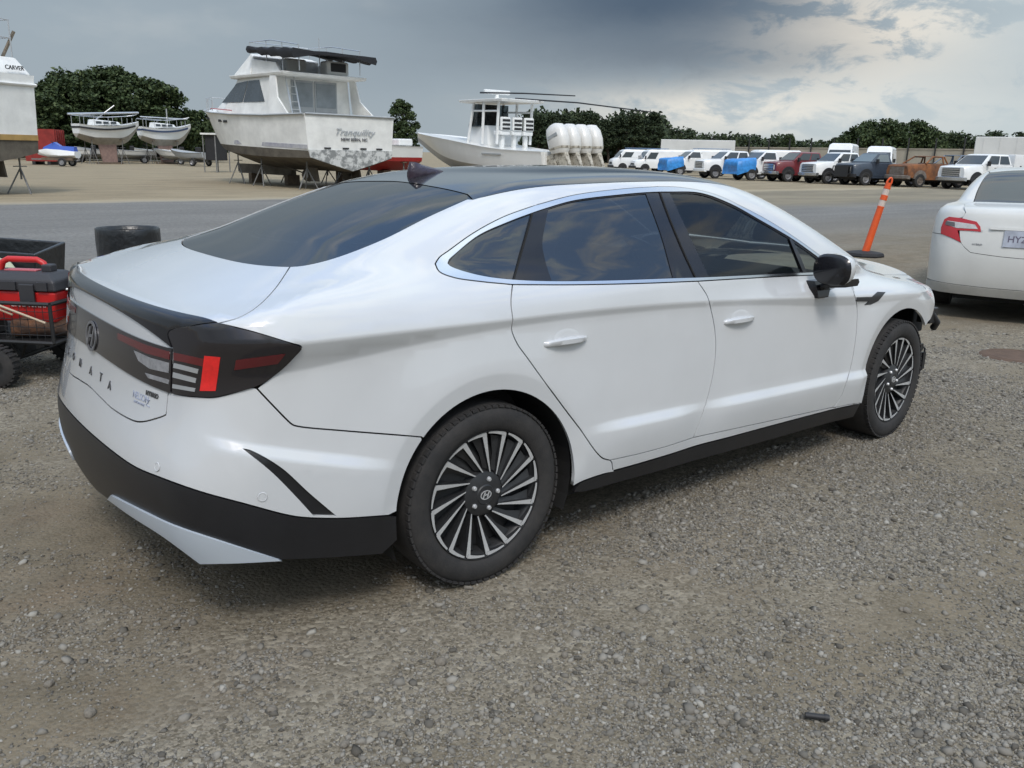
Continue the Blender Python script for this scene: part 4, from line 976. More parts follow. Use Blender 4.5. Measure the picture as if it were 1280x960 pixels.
# ------------------------------------------------------------------ trees
def G(px, py): return at_plane(px, py, 2, 0.0)
M_leaf = island_mat('tree_foliage', [(0, (.018, .030, .012)), (.4, (.034, .055, .020)), (.8, (.055, .080, .030)), (1, (.085, .110, .045))], .7)
M_leaf2 = island_mat('pine_foliage', [(0, (.016, .026, .013)), (.5, (.030, .046, .022)), (1, (.060, .080, .038))], .75)
M_bark = mat('bark', (.075, .06, .048), .95, var=.5, vscale=9)
def leaf_cloud(rg, cents, rads, per, size):
    """small folded leaf sprays filling clumps"""
    vs = []; 
    for c, r_ in zip(cents, rads):
        d = rg.normal(size=(per, 3)); d /= np.linalg.norm(d, axis=1)[:, None]; d *= (rg.random((per, 1))**.45)*r_; d[:, 2] *= .72
        vs.append(np.array(c)+d)
    P = np.vstack(vs); n = len(P); a = rg.normal(size=(n, 3)); a /= np.linalg.norm(a, axis=1)[:, None]; b = np.cross(a, rg.normal(size=(n, 3))); b /= np.linalg.norm(b, axis=1)[:, None]
    s = size*(.6+.8*rg.random((n, 1))); V = np.stack([P-a*s, P+b*s*.6, P+a*s, P-b*s*.6+np.array([0, 0, .15])*s], 1).reshape(-1, 3)
    return V, np.arange(4*n).reshape(-1, 4)
def tree_meshes(seed, h, rx, kind='broad', per=90, size=.20, nclump=60, trunk_frac=.3):
    rg = np.random.default_rng(seed); mb = MB(); tz = h*trunk_frac
    lean = rg.normal(size=2)*.03*h
    mb.tube([(0, 0, -.2), (lean[0]*.3, lean[1]*.3, tz*.6), (lean[0], lean[1], h*.55), (lean[0]*1.4, lean[1]*1.4, h*.9)], [h*.026, h*.02, h*.013, h*.004], 7)
    C = []; Rr = []
    for k in range(nclump):
        if kind == 'broad':
            t = rg.random(); a = rg.random()*2*math.pi; u = rg.random()**.5; z = tz+(h-tz)*(.05+.93*t); prof = math.sin(math.pi*(.14+.80*t))**.7
            q = (lean[0]+rx*prof*u*math.cos(a), lean[1]+rx*prof*u*math.sin(a), z-.25*rx*u*u*.6); r_ = rx*(.17+.15*rg.random())
        else:
            t = rg.random()**.8; a = rg.random()*2*math.pi; u = .35+.65*rg.random(); z = tz+(h-tz)*t; prof = (1-t)**.5*(.30+.70*rg.random())
            q = (lean[0]+rx*prof*u*math.cos(a), lean[1]+rx*prof*u*math.sin(a), z); r_ = rx*(.16+.14*rg.random())
        C.append(q); Rr.append(r_)
        if k % 4 == 0: mb.tube([(lean[0]*.6, lean[1]*.6, max(tz*.75, q[2]-rx*.5)), ((q[0]+lean[0]*.6)/2, (q[1]+lean[1]*.6)/2, q[2]-rx*.2), q], [h*.010, h*.007, h*.003], 5)
    V, F = leaf_cloud(rg, C, Rr, per, size)
    return mb.mesh('trunk'), fast_mesh('crown', V, F)
TREES = {}; ZF = {'oak': .80, 'pin': .70, 'slim'[:3]: .92}
def tree(key, pos, label, group=None, rz=0., sc=1.0, name='tree', leafm=None, cat='tree'):
    tm, cm = TREES[key]; t = thing(name, label, cat, (pos[0], pos[1], 0), rz, group); t.scale = (sc, sc, sc*ZF.get(key[:3], 1.0))
    link('trunk', tm, M_bark if not tm.materials else None, t); link('crown', cm, (leafm or M_leaf) if not cm.materials else None, t); return t
TREES['oakA'] = tree_meshes(1, 10.5, 4.6, per=150, size=.20, nclump=95, trunk_frac=.28)
TREES['oakB'] = tree_meshes(2, 11.0, 5.0, per=150, size=.20, nclump=110, trunk_frac=.30)
TREES['oakC'] = tree_meshes(3, 10.0, 3.6, per=150, size=.20, nclump=85, trunk_frac=.22)
TREES['bush'] = tree_meshes(4, 4.8, 2.8, per=110, size=.18, nclump=50, trunk_frac=.08)
TREES['slim'] = tree_meshes(5, 8.0, 1.9, per=60, size=.13, nclump=150, trunk_frac=.18)
for k in range(4): TREES['pine%d' % k] = tree_meshes(20+k, 13, 3.4, 'pine', per=70, size=.24, nclump=75, trunk_frac=.34)
for k in range(2): TREES['far%d' % k] = tree_meshes(40+k, 11, 6.5, 'broad', per=110, size=.34, nclump=90, trunk_frac=.16)
for (px, d, key, rz, sc, lab) in [(64, 92, 'oakC', 1.0, .78, 'dark rounded tree at the tail of the cut-off cabin cruiser'), (100, 95, 'oakA', .3, .97, 'broad dark tree behind the red bin and the jet ski'), (146, 96, 'oakB', 2.0, .98, 'broad dark tree rising behind the black-striped sailboat'),
        (208, 94, 'oakC', 4.1, .98, 'tall dark tree rising behind the blue-striped sailboat'), (248, 96, 'bush', 0, 1.05, 'low dark tree between the blue-striped sailboat and the old cruiser'), (502, 66, 'slim', .5, .70, 'slender dark tree behind the stern of the old white cruiser'), (36, 97, 'bush', 2, 1.2, 'low dark tree mostly hidden by the cut-off cabin cruiser')]:
    tree(key, at_dist(px, 190, d), lab, rz=rz, sc=sc)
rgt = random.Random(5)
for k, px in enumerate([672, 684, 694, 703, 713, 722, 733, 741, 752, 761, 770, 780, 789, 797, 812, 821]):
    d = 172+rgt.uniform(-8, 10); sc = {797: .98, 812: 1.0, 821: .72}.get(px, .92+rgt.uniform(-.08, .06))
    tree('pine%d' % (k % 4), at_dist(px, 195, d), 'tall dark pine standing in the wood behind the outboard motors', 'pines of the wood behind the boats', rgt.uniform(0, 6), sc, 'pine_tree', M_leaf2)
for px, key, d, sc, lab in [(1078, 'far0', 190, .80, 'broad rounded tree above the white vans'), (1108, 'far1', 186, .83, 'broad dark tree with the highest crown above the burnt truck'), (1145, 'far0', 188, .80, 'broad rounded tree above the white service truck hood'), (1050, 'far1', 196, .58, 'smaller rounded tree at the edge of the dark grove'), (1250, 'far1', 220, .62, 'rounded tree above the white trailer wall'), (985, 'slim', 180, .85, 'small pointed tree above the beige wall')]:
    tree(key, at_dist(px, 200, d), lab, rz=px*.7, sc=sc)
def far_wood():
    rg = np.random.default_rng(77); C = []; Rr = []
    for px in np.concatenate([np.arange(655, 1330, 2.2), np.arange(1332, 2300, 6)]):
        d = 330 if px > 830 else 250; top = 3.2+6.5*(px < 900)*np.clip((900-px)/80, 0, 1)*.55+1.8*vnoise(np.array([px*.07]), np.array([1.5]), 3)[0]+(2.0 if 1150 < px else 0)
        d = d+rg.uniform(-10, 10); q = at_dist(px, 199, d)
        for z in np.arange(1.2, 1.5+top+2.4, 1.7): C.append((q[0], q[1], z+rg.uniform(-.5, .5))); Rr.append(1.9+rg.random()*.9)
    for px in np.arange(655, 835, 2.0):
        d = 185+rg.uniform(0, 10); q = at_dist(px, 196, d)
        for z in np.arange(1, 5.6, 1.6): C.append((q[0], q[1], z+rg.uniform(-.5, .5))); Rr.append(1.5+rg.random()*.6)
    for px in np.concatenate([np.arange(-500, 30, 4.5), np.arange(30, 262, 2.2)]):
        q = at_dist(px, 190, 110+rg.uniform(-5, 8))
        for z in np.arange(.5, 3.6, 1.2): C.append((q[0], q[1], z+rg.uniform(-.4, .4))); Rr.append(1.1+rg.random()*.5)
    V, F = leaf_cloud(rg, C, Rr, 26, .62); o = link('distant_wood', fast_mesh('distant_wood', V, F), M_leaf2); o['kind'] = 'stuff'; o['label'] = 'far-off dark wood along the horizon behind the beige wall'; o['category'] = 'wood'
far_wood()
# ------------------------------------------------------------------ vehicles of the back row
M_vw = mat('fleet_white', (.78, .79, .79), .35, var=.12, vscale=2, coat=.4)
M_vred = mat('maroon_paint', (.16, .018, .022), .35, var=.2, coat=.5)
M_vnavy = mat('slate_blue_paint', (.045, .060, .085), .4, var=.3, coat=.3)
M_vblack = mat('faded_black', (.02, .02, .022), .6, var=.3)
M_rust = mat('burnt_rust', (.26, .10, .035), .9, col2=(.055, .035, .027), vscale=2.5, bump=.3, bscale=14)
M_ash = mat('burnt_ash', (.19, .17, .15), .95, col2=(.10, .075, .06), vscale=4)
M_tarp = mat('blue_tarp', (.04, .28, .72), .45, var=.45, vscale=4, bump=.5, bscale=9)
M_vglass = mat('vehicle_glass', (.035, .045, .05), .08, coat=.3)
M_vgl2 = mat('pale_windscreen', (.14, .17, .175), .10, coat=.3)
M_vchrome = mat('bright_grille', (.62, .63, .65), .25, metal=.9)
M_vtyre = mat('truck_tyre', (.022, .022, .022), .85)
M_steel = mat('wheel_steel', (.35, .35, .36), .4, metal=.6)
M_lampw = mat('headlamp', (.75, .75, .74), .15, coat=.5)
M_amber = mat('amber_lamp', (.7, .28, .04), .3)
def ring_sec(x, w0, w1, z0, z1, r_=.10):
    """rounded cross-section at x: half-width w0 at the bottom, w1 at the top"""
    return [(x, -w0, z0), (x, -w0-.01, z0+(z1-z0)*.5), (x, -w1, z1-r_), (x, -w1+r_*.35, z1-r_*.25), (x, -w1+r_, z1), (x, w1-r_, z1), (x, w1-r_*.35, z1-r_*.25), (x, w1, z1-r_), (x, w0+.01, z0+(z1-z0)*.5), (x, w0, z0)]
def add_wheels(root, xs, y, rad, hub=M_steel, w=.26):
    mb = MB(); mb.lathe([(rad*.60, -w/2), (rad*.93, -w/2), (rad, -w*.36), (rad, w*.36), (rad*.93, w/2), (rad*.60, w/2)], 24, 'y', closed=True); tm = mb.mesh('tyre', 35)
    hb = MB(); hb.lathe([(.001, -w*.32), (rad*.2, -w*.36), (rad*.22, -w*.26), (rad*.5, -w*.22), (rad*.58, -w*.42), (rad*.62, -w*.42), (rad*.62, w*.3), (.001, w*.3)], 20, 'y'); hm = hb.mesh('hub', 35)
    for x in xs:
        for s_ in (-1, 1):
            t = link('wheel', tm, M_vtyre if not tm.materials else None, root); t.location = (x, s_*y, rad); t.rotation_euler = (0, 0, 0 if s_ < 0 else math.pi)
            link('hub', hm, hub if not hm.materials else None, t)
def slab(quad, n, th, name, m, parent):
    """thin panel laid on a face: four corners, normal n"""
    n = Vector(n).normalized(); a = [Vector(q)+n*th for q in quad]; b = [Vector(q)-n*.02 for q in quad]
    return MB().add([tuple(q) for q in a+b], [(0, 1, 2, 3), (7, 6, 5, 4)]+[(i, i+4, (i+1) % 4+4, (i+1) % 4) for i in range(4)]).build(name, m, parent)
def face_pt(A, B, C_, D_, u, v): A, B, C_, D_ = map(Vector, (A, B, C_, D_)); return (A*(1-u)+B*u)*(1-v)+(D_*(1-u)+C_*u)*v
def pane(name, A, B, C_, D_, u0, u1, v0, v1, m, parent, th=.012):
    """window panel on the face A-B-C-D (u along A-B, v up A-D), with its own thickness"""
    q = [face_pt(A, B, C_, D_, u, v) for u, v in ((u0, v0), (u1, v0), (u1, v1), (u0, v1))]; n = (q[1]-q[0]).cross(q[3]-q[0]); return slab(q, n, th, name, m, parent)
def pickup(label, pos, head, paint, grille='chrome', cab=2.2, L=6.0, tarp=False, bed='bed', glass=M_vglass, bumper=None, W=1.0, H=2.0, bull=False, group=None, burnt=False, scoop=False, name='pickup_truck', roofp=None):
    t = thing(name, label, 'truck', pos, head, group); P_ = paint; cb = 1.45+cab; bumper = bumper or M_vchrome
    o = MB().loft([ring_sec(-.10, W*.88, W*.84, .62, 1.25), ring_sec(-.20, W*.96, W*.91, .58, 1.30), ring_sec(-.7, W*.99, W*.93, .56, 1.35), ring_sec(-1.42, W, W*.95, .55, 1.40)]).build('front_body', P_, t, smooth=40)
    MB().loft([ring_sec(-1.425, W*.99, W*.97, .45, 1.40, .05), ring_sec(-cb, W*.99, W*.97, .45, 1.40, .05)]).build('cab_body', P_, t, smooth=40)
    lo = [(-1.38, W*.95), (-cb, W*.95)]; hi = [(-2.02, W*.78), (-cb+.14, W*.78)]
    A = [(-1.36, -W*.95, 1.395), (-cb, -W*.95, 1.395), (-cb, W*.95, 1.395), (-1.36, W*.95, 1.395)]; B = [(-2.04, -W*.76, H-.05), (-cb+.16, -W*.78, H-.06), (-cb+.16, W*.78, H-.06), (-2.04, W*.76, H-.05)]
    Cc = [(-2.25, -W*.62, H), (-cb+.35, -W*.62, H-.01), (-cb+.35, W*.62, H-.01), (-2.25, W*.62, H)]
    if burnt:
        mb = MB()
        for s_ in (-1, 1):
            for a, b in ((A[0], B[0]), (A[1], B[1])): mb.tube([(a[0], s_*abs(a[1]), a[2]), (b[0], s_*abs(b[1]), b[2])], .05, 6)
            mb.tube([(-2.75, s_*W*.95, 1.33), (-2.75, s_*W*.78, H-.05)], .05, 6); mb.tube([(-2.04, s_*W*.76, H-.05), (-cb+.16, s_*W*.78, H-.06)], .05, 6)
        mb.build('cab_pillars', P_, t, smooth=40); MB().loft([[(x, y, z+.02) for x, y, z in B], [(x, y, z) for x, y, z in Cc]]).build('cab_roof', P_, t)
        MB().box(-2.9, -2.3, -.7, .7, .9, 1.45).build('burnt_seat_frames', M_ash, t, bevel=.05)
    else:
        MB().loft([A, B, Cc]).build('cab_top', P_ if roofp is None else roofp, t, bevel=.04)
        pane('windshield', A[3], A[0], B[0], B[3], .05, .95, .08, .92, M_vgl2 if glass is M_vgl2 else glass, t)
        for s_ in (0, 1):
            a, b, c_, d_ = (A[0], A[1], B[1], B[0]) if s_ == 0 else (A[2], A[3], B[3], B[2])
            sp_ = .55 if cab > 1.9 else .9
            w1 = (.12, sp_-.03) if s_ == 0 else (1-sp_+.03, .88); w2 = (sp_+.02, .92) if s_ == 0 else (.08, 1-sp_-.02)
            pane('side_window', a, b, c_, d_, *w1, .10, .90, glass, t)
            if cab > 1.9: pane('side_window', a, b, c_, d_, *w2, .10, .90, glass, t)
    # grille, lamps, bumper
    gm = M_vchrome if grille == 'chrome' else M_vblack
    gr = slab([(-.085, W*.60, .74), (-.085, -W*.60, .74), (-.10, -W*.58, 1.20), (-.10, W*.58, 1.20)], (1, 0, 0), .03, 'grille', M_vblack if not burnt else M_ash, t)
    if not burnt:
        for k in range(4): MB().box(-.06, -.035, -W*.59, W*.59, .77+.11*k, .77+.11*k+(.065 if grille == 'chrome' else .025)).build('grille_bar', gm, gr)
        for s_ in (-1, 1): slab([(-.12, s_*W*.60-.0, .80), (-.20, s_*W*.93, .82), (-.22, s_*W*.92, 1.12), (-.12, s_*W*.60, 1.12)], (1, 0, 0), .04, 'headlamp', M_lampw, t)
    MB().loft([[(x, y, z) for x, z in ((.02, .48), (.06, .52), (.06, .68), (.0, .72), (-.2, .70), (-.2, .46))] if abs(y) < .9*W else [(x-.12, y, z) for x, z in ((.02, .50), (.05, .53), (.05, .67), (.0, .70), (-.16, .68), (-.16, .48))] for y in (-W*.98, -W*.6, W*.6, W*.98)]).build('front_bumper', bumper, t, smooth=40)
    if bull:
        mb = MB(); mb.box(.06, .14, -.62, .62, .50, 1.18)
        for y in (-.85, .85): mb.tube([(.08, y*.7, .55), (.10, y, .75), (.04, y, 1.15), (.0, y*.75, 1.15)], .04, 6)
        mb.build('bull_bar', M_vblack, t, bevel=.02)
    # bed or service body
    bx0, bx1 = -cb-.06, -L; MB().box(-L+.2, -.4, -W*.62, W*.62, .34, .52).build('chassis', M_vblack, t)
    if bed == 'bed':
        mb = MB(); mb.box(bx1, bx0, -W*.99, -W*.90, .58, 1.37); mb.box(bx1, bx0, W*.90, W*.99, .58, 1.37); mb.box(bx1, bx1+.08, -W*.899, W*.899, .58, 1.36); mb.box(bx0-.08, bx0, -W*.899, W*.899, .58, 1.36); mb.box(bx1+.081, bx0-.081, -W*.899, W*.899, .62, .70)
        mb.build('bed', P_, t, bevel=.03)
    elif bed == 'service':
        mb = MB(); mb.box(bx1, bx0, -W*1.02, -W*.55, .70, 2.02); mb.box(bx1, bx0, W*.55, W*1.02, .70, 2.02); mb.box(bx1, bx0, -W*.549, W*.549, .70, .80); mb.box(bx0-.06, bx0, -W*.549, W*.549, .80, 1.9)
        o = mb.build('service_body', P_, t, bevel=.03)
        for s_ in (-1, 1):
            for x0, x1, z0, z1 in ((bx0-.95, bx0-.08, .82, 1.9), (bx0-1.75, bx0-1.0, 1.42, 1.9), (bx1+.08, bx0-1.82, 1.0, 1.9)):
                dr = MB().box(x0, x1, s_*W*1.02-.012, s_*W*1.02+.012, z0, z1).build('locker_door', P_, o, bevel=.01)
                MB().box((x0+x1)/2-.06, (x0+x1)/2+.06, s_*W*1.035-.012, s_*W*1.035+.012, (z0+z1)/2-.03, (z0+z1)/2+.03).build('latch', M_vblack, dr)
    if not burnt:
        for s_ in (-1, 1):
            for x0, x1 in (((-1.50, -2.50), (-2.54, -cb+.10)) if cab > 1.9 else ((-1.50, -cb+.15),)):
                dr = MB().box(x1, x0, s_*W*.985-.012, s_*W*.985+.022, .56, 1.36).build('door', P_, t, bevel=.008); MB().box(x1+.06, x1+.22, s_*(W*.985+.03)-.012, s_*(W*.985+.03)+.012, 1.20, 1.25).build('door_handle', M_vblack, dr)
    wx = (-1.0, -L+1.30)
    for x in wx:
        for s_ in (-1, 1):
            mb = MB(); n = 14; r_ = .50; pl_ = [(x+r_*math.cos(math.pi*k/n), .52+r_*math.sin(math.pi*k/n)) for k in range(n+1)]; mb.prism(pl_, 'y', s_*W*.80, s_*(W*1.015+(.02 if bed == 'service' and x < -2 else 0))); mb.build('wheel_arch', M_vblack if not burnt else M_ash, t)
    add_wheels(t, wx, W*.90+.02, .40, M_steel if not burnt else M_ash)
    for s_ in (-1, 1):
        if not burnt: MB().box(-1.72, -1.60, s_*(W+.03), s_*(W+.22), 1.35, 1.62).build('mirror', M_vblack, t, bevel=.02)
    if scoop: slab([(-.9, .35, 1.285), (-.9, -.35, 1.285), (-1.25, -.33, 1.32), (-1.25, .33, 1.32)], (0, 0, 1), .04, 'hood_scoop', M_vblack, t)
    if tarp:
        rg = random.Random(hash(label) % 1000); rings = []
        for x, z1, z0 in ((.16, 1.02, .50), (.20, 1.22, .42), (.10, 1.36, .40), (-.35, 1.44, .48), (-.8, 1.47, .62), (-1.25, 1.52, .76)):
            r_ = ring_sec(x, W*1.04, W*1.0, z0, z1, .14); rings.append([(a+rg.uniform(-.04, .04), b*(1+rg.uniform(-.015, .03)), c_+rg.uniform(-.04, .04)) for a, b, c_ in r_])
        MB().loft(rings).build('tarp_cover', M_tarp, t, smooth=80)
        MB().loft([[(x, s_*W*.2, z) for x, z, s_ in ()]] ) if False else None
    return t
HEAD = R(166)
fr = lambda px, py: tuple(at_plane(px, py, 2, 0.0)*np.array([1, 1, 0]))
ROW = 'trucks parked in a row along the back of the lot'
pickup('white work truck with chrome grille, black hood scoop and tall tool-locker body', fr(1184, 236.5), R(163), M_vw, 'chrome', 2.3, 6.3, bed='service', scoop=True, group=ROW, H=2.02, W=1.03)
pickup('burnt-out rusty orange pickup without glass', fr(1117, 233.5), R(161), M_rust, burnt=True, cab=1.6, L=5.4, bumper=M_ash, group=ROW, W=.97, H=1.86)
pickup('slate blue pickup with a black front and bull bar', fr(1051, 231), R(160), M_vnavy, 'black', 1.5, 5.9, bull=True, bumper=M_vblack, group=ROW, glass=M_vgl2)
pickup('white pickup with bright grille beside the slate blue pickup', fr(1006, 229), R(158), M_vw, 'chrome', 2.0, 5.9, group=ROW)
pickup('maroon red pickup with wide chrome grille', fr(958, 226.5), R(157), M_vred, 'chrome', 2.2, 6.0, group=ROW, H=2.0)
pickup('white pickup with a blue tarp over its hood, beside the maroon pickup', fr(914, 225), R(155), M_vw, 'black', 1.6, 5.8, tarp=True, group=ROW)
pickup('white crew-cab pickup with dark grille between two tarped trucks', fr(871, 222.5), R(153), M_vw, 'chrome', 2.3, 6.0, group=ROW, bumper=M_vw)
pickup('white truck with a bright blue tarp over hood and door, beside the white van', fr(830, 219), R(151), M_vw, 'black', 1.5, 5.8, tarp=True, group=ROW)
def van(label, pos, head, H=2.1, L=5.6, W=.99, hood=.75, z_hood=1.15, paint=None, group=None, ladder=False, cat='van', high=False):
    paint = paint or M_vw; t = thing('van', label, cat, pos, head, group)
    MB().loft([ring_sec(-.06, W*.86, W*.84, .55, z_hood-.22), ring_sec(-.16, W*.95, W*.9, .5, z_hood-.08), ring_sec(-hood, W, W*.96, .48, z_hood+.06), ring_sec(-hood-.3, W, W*.98, .46, z_hood+.1)]).build('front_body', paint, t, smooth=40)
    MB().loft([ring_sec(-hood-.31, W, W*.985, .44, z_hood+.08, .02), ring_sec(-L, W, W*.985, .44, z_hood+.08, .02)]).build('lower_body', paint, t, smooth=40)
    ws = .55 if not high else .75; A = [(-hood-.02, -W*.95, z_hood+.075), (-L, -W*.985, z_hood+.075), (-L, W*.985, z_hood+.075), (-hood-.02, W*.95, z_hood+.075)]
    B = [(-hood-ws, -W*.84, H-.12), (-L+.05, -W*.88, H-.12), (-L+.05, W*.88, H-.12), (-hood-ws, W*.84, H-.12)]; C_ = [(-hood-ws-.25, -W*.66, H), (-L+.15, -W*.70, H), (-L+.15, W*.70, H), (-hood-ws-.25, W*.66, H)]
    MB().loft([A, B, C_]).build('upper_body', paint, t, bevel=.06)
    pane('windshield', A[3], A[0], B[0], B[3], .06, .94, .06, .88 if not high else .7, M_vglass, t)
    for s_ in (0, 1):
        a, b, c_, d_ = (A[0], A[1], B[1], B[0]) if s_ == 0 else (A[2], A[3], B[3], B[2]); w = (.07, .24) if s_ == 0 else (.76, .93)
        pane('side_window', a, b, c_, d_, *w, .06, .80 if not high else .62, M_vglass, t)
    slab([(-.05, W*.55, .72), (-.05, -W*.55, .72), (-.10, -W*.52, z_hood-.18), (-.10, W*.52, z_hood-.18)], (1, 0, 0), .02, 'grille', M_vblack, t)
    for s_ in (-1, 1): slab([(-.08, s_*W*.57, .74), (-.16, s_*W*.88, .76), (-.17, s_*W*.86, z_hood-.22), (-.09, s_*W*.57, z_hood-.2)], (1, 0, 0), .03, 'headlamp', M_lampw, t)
    MB().box(-.16, .05, -W*.95, W*.95, .42, .64).build('front_bumper', M_vblack, t, bevel=.04)
    for x in (-1.0, -L+1.05):
        for s_ in (-1, 1):
            n = 14; MB().prism([(x+.44*math.cos(math.pi*k/n), .40+.44*math.sin(math.pi*k/n)) for k in range(n+1)], 'y', s_*W*.8, s_*(W*1.01+.012)).build('wheel_arch', M_vblack, t)
    add_wheels(t, (-1.0, -L+1.05), W*.92, .36)
    for s_ in (-1, 1): MB().box(-hood-.28, -hood-.18, s_*(W+.01), s_*(W+.18), z_hood+.10, z_hood+.38).build('mirror', M_vblack, t, bevel=.02)
    if ladder:
        mb = MB()
        for y in (-.5, .5): mb.tube([(-hood-1.0, y, H+.12), (-L+.2, y, H+.12)], .03, 6)
        for k in range(9): x = -hood-1.1-k*.4; mb.tube([(x, -.5, H+.12), (x, .5, H+.12)], .02, 5)
        for x in (-hood-1.2, -L+.6):
            for y in (-.5, .5): mb.tube([(x, y, H-.02), (x, y, H+.12)], .02, 5)
        mb.build('roof_rack', mat('blue_grey_rack', (.12, .2, .33), .5), t)
    return t
VG = 'vans behind the truck row'
van('white van with open dark grille beside the blue tarped truck', fr(789, 215.8), R(149), 2.10, 5.6, ladder=False)
van('white van with a blue ladder rack, beside the outboard motors', fr(762, 214.6), R(147), 2.08, 5.7, hood=.5, z_hood=1.25, ladder=True)
van('plain white high-roof van standing behind the slate blue pickup', at_dist(1046, 205, 71)*np.array([1, 1, 0]), R(205), 2.75, 6.2, hood=.6, z_hood=1.3, high=True, group=VG)
van('plain white high-roof van standing behind the burnt pickup', at_dist(1096, 205, 69)*np.array([1, 1, 0]), R(205), 2.55, 6.2, hood=.6, z_hood=1.3, high=True, group=VG)
van('white van half hidden behind the white crew-cab pickup', at_dist(925, 203, 82)*np.array([1, 1, 0]), R(150), 2.25, 5.4, group=VG)
van('white van roof showing over the tarped truck at the van end of the row', at_dist(846, 202, 88)*np.array([1, 1, 0]), R(150), 2.2, 5.4, ladder=True, group=VG)
pickup('blue-grey wrecked pickup frame between the burnt pickup and the service truck', at_dist(1157, 222, 66)*np.array([1, 1, 0]), R(158), mat('dusty_blue', (.16, .20, .26), .6, var=.3), cab=1.5, L=5.6, burnt=True, bumper=M_ash, name='wrecked_pickup')
pickup('dark brown pickup at the tail of the service truck', at_dist(1286, 222, 60)*np.array([1, 1, 0]), R(160), mat('dark_brown', (.05, .03, .025), .6), cab=1.6, L=5.6, name='pickup_truck')
# trailers and the long wall behind
def wall_between(name, a, b, h, th, m, label, cat, posts=None, ribs=0):
    a, b = np.array(a), np.array(b); v = b-a; Ln = np.linalg.norm(v[:2]); t = thing(name, label, cat, (a[0], a[1], 0), math.atan2(v[1], v[0]))
    MB().box(0, Ln, -th/2, th/2, 0, h).build('wall_panel', m, t)
    if ribs:
        for k in range(ribs+1): x = Ln*k/ribs; MB().box(x-.06, x+.06, -th/2-.05, th/2+.05, 0, h+.03).build('rib', m, t)
    if posts:
        for k in range(posts): x = Ln*(k+.5)/posts; MB().tube([(x, -th/2-.15, 0), (x, -th/2-.15, h+1.1)], .07, 6).build('post', M_vblack, t)
    MB().box(-.02, Ln+.02, -th/2-.06, th/2+.06, h, h+.10).build('wall_cap', m, t)
    return t
M_beige = mat('beige_wall', (.40, .36, .29), .8, var=.2, vscale=.6); M_trl = mat('white_trailer', (.62, .63, .62), .5, var=.15, vscale=.5)
wall_between('long_wall', at_dist(838, 190, 118), at_dist(1225, 190, 96), 2.7, .3, M_beige, 'long beige wall with dark posts behind the parked trucks', 'wall', posts=14)
def box_trailer(label, pos, head, L, H, tree_mark=False):
    t = thing('box_trailer', label, 'trailer', pos, head); MB().box(-L, 0, -1.25, 1.25, 1.0, H).build('box', M_trl, t, bevel=.05)
    for k in range(int(L/1.2)): x = -L+.6+1.2*k; MB().box(x-.02, x+.02, -1.275, -1.25, 1.05, H-.05).build('rib', M_trl, t)
    for k in range(int(L/1.2)): x = -L+.6+1.2*k; MB().box(x-.02, x+.02, 1.25, 1.275, 1.05, H-.05).build('rib', M_trl, t)
    add_wheels(t, (-L+1.2, -L+2.3), 1.05, .5); MB().box(-L+.3, -.3, -.5, .5, .75, 1.0).build('chassis', M_vblack, t)
    MB().box(-2.2, -2.05, -.9, -.75, 0, 1.0).build('landing_leg', M_vblack, t); MB().box(-2.2, -2.05, .75, .9, 0, 1.0).build('landing_leg', M_vblack, t)
    if tree_mark:
        mb = MB(); 
        for z, w in ((1.6, .5), (1.95, .42), (2.3, .3), (2.6, .18)): mb.prism([(-5.5-w, z), (-5.5+w, z), (-5.5+w*.3, z+.33), (-5.5-w*.2, z+.36)], 'y', 1.276, 1.282)
        mb.prism([(-5.55, 1.3), (-5.45, 1.3), (-5.45, 2.8), (-5.55, 2.8)], 'y', 1.276, 1.28); mb.build('tree_emblem', mat('dark_green_print', (.05, .09, .07), .6), t)
    return t
box_trailer('white box trailer behind the tarped truck and the vans', at_dist(826, 196, 108)*np.array([1, 1, 0]), R(128), 8.5, 3.45)
box_trailer('long white trailer with a dark tree emblem behind the service truck', at_dist(1216, 200, 84)*np.array([1, 1, 0]), R(113), 12, 3.6, tree_mark=True)
# ------------------------------------------------------------------ boats on the hard
M_gel = mat('weathered_gelcoat', (.80, .80, .77), .4, var=.22, vscale=1.6, detail=8)
M_gel2 = mat('clean_gelcoat', (.80, .81, .80), .3, var=.08, vscale=1.2, coat=.3)
M_bot = mat('fouled_bottom_paint', (.13, .115, .09), .9, col2=(.06, .05, .04), vscale=2.2, bump=.3, bscale=20)
M_flake = mat('flaking_bottom_paint', (.56, .57, .56), .8, col2=(.22, .23, .23), vscale=4.5, detail=6, lo=.45, hi=.56)
M_tan = mat('tan_boot_stripe', (.42, .27, .09), .7, var=.3, vscale=3)
M_blk = mat('black_canvas', (.012, .013, .016), .8, bump=.6, bscale=12)
M_bgl = mat('boat_glass', (.06, .075, .09), .12, var=.5, vscale=1.2, coat=.3)
M_alu = mat('aluminium_tube', (.58, .59, .60), .35, metal=.8)
M_stand = mat('galvanised_stand', (.20, .20, .195), .7, var=.4, vscale=8)
M_wood = mat('weathered_timber', (.16, .12, .085), .9, var=.4, vscale=5)
M_navy = mat('navy_stripe', (.03, .05, .11), .5); M_bred = mat('boat_red', (.38, .03, .03), .4, var=.2)
M_teakgrey = mat('grey_panel', (.36, .38, .39), .5, var=.2, vscale=2)
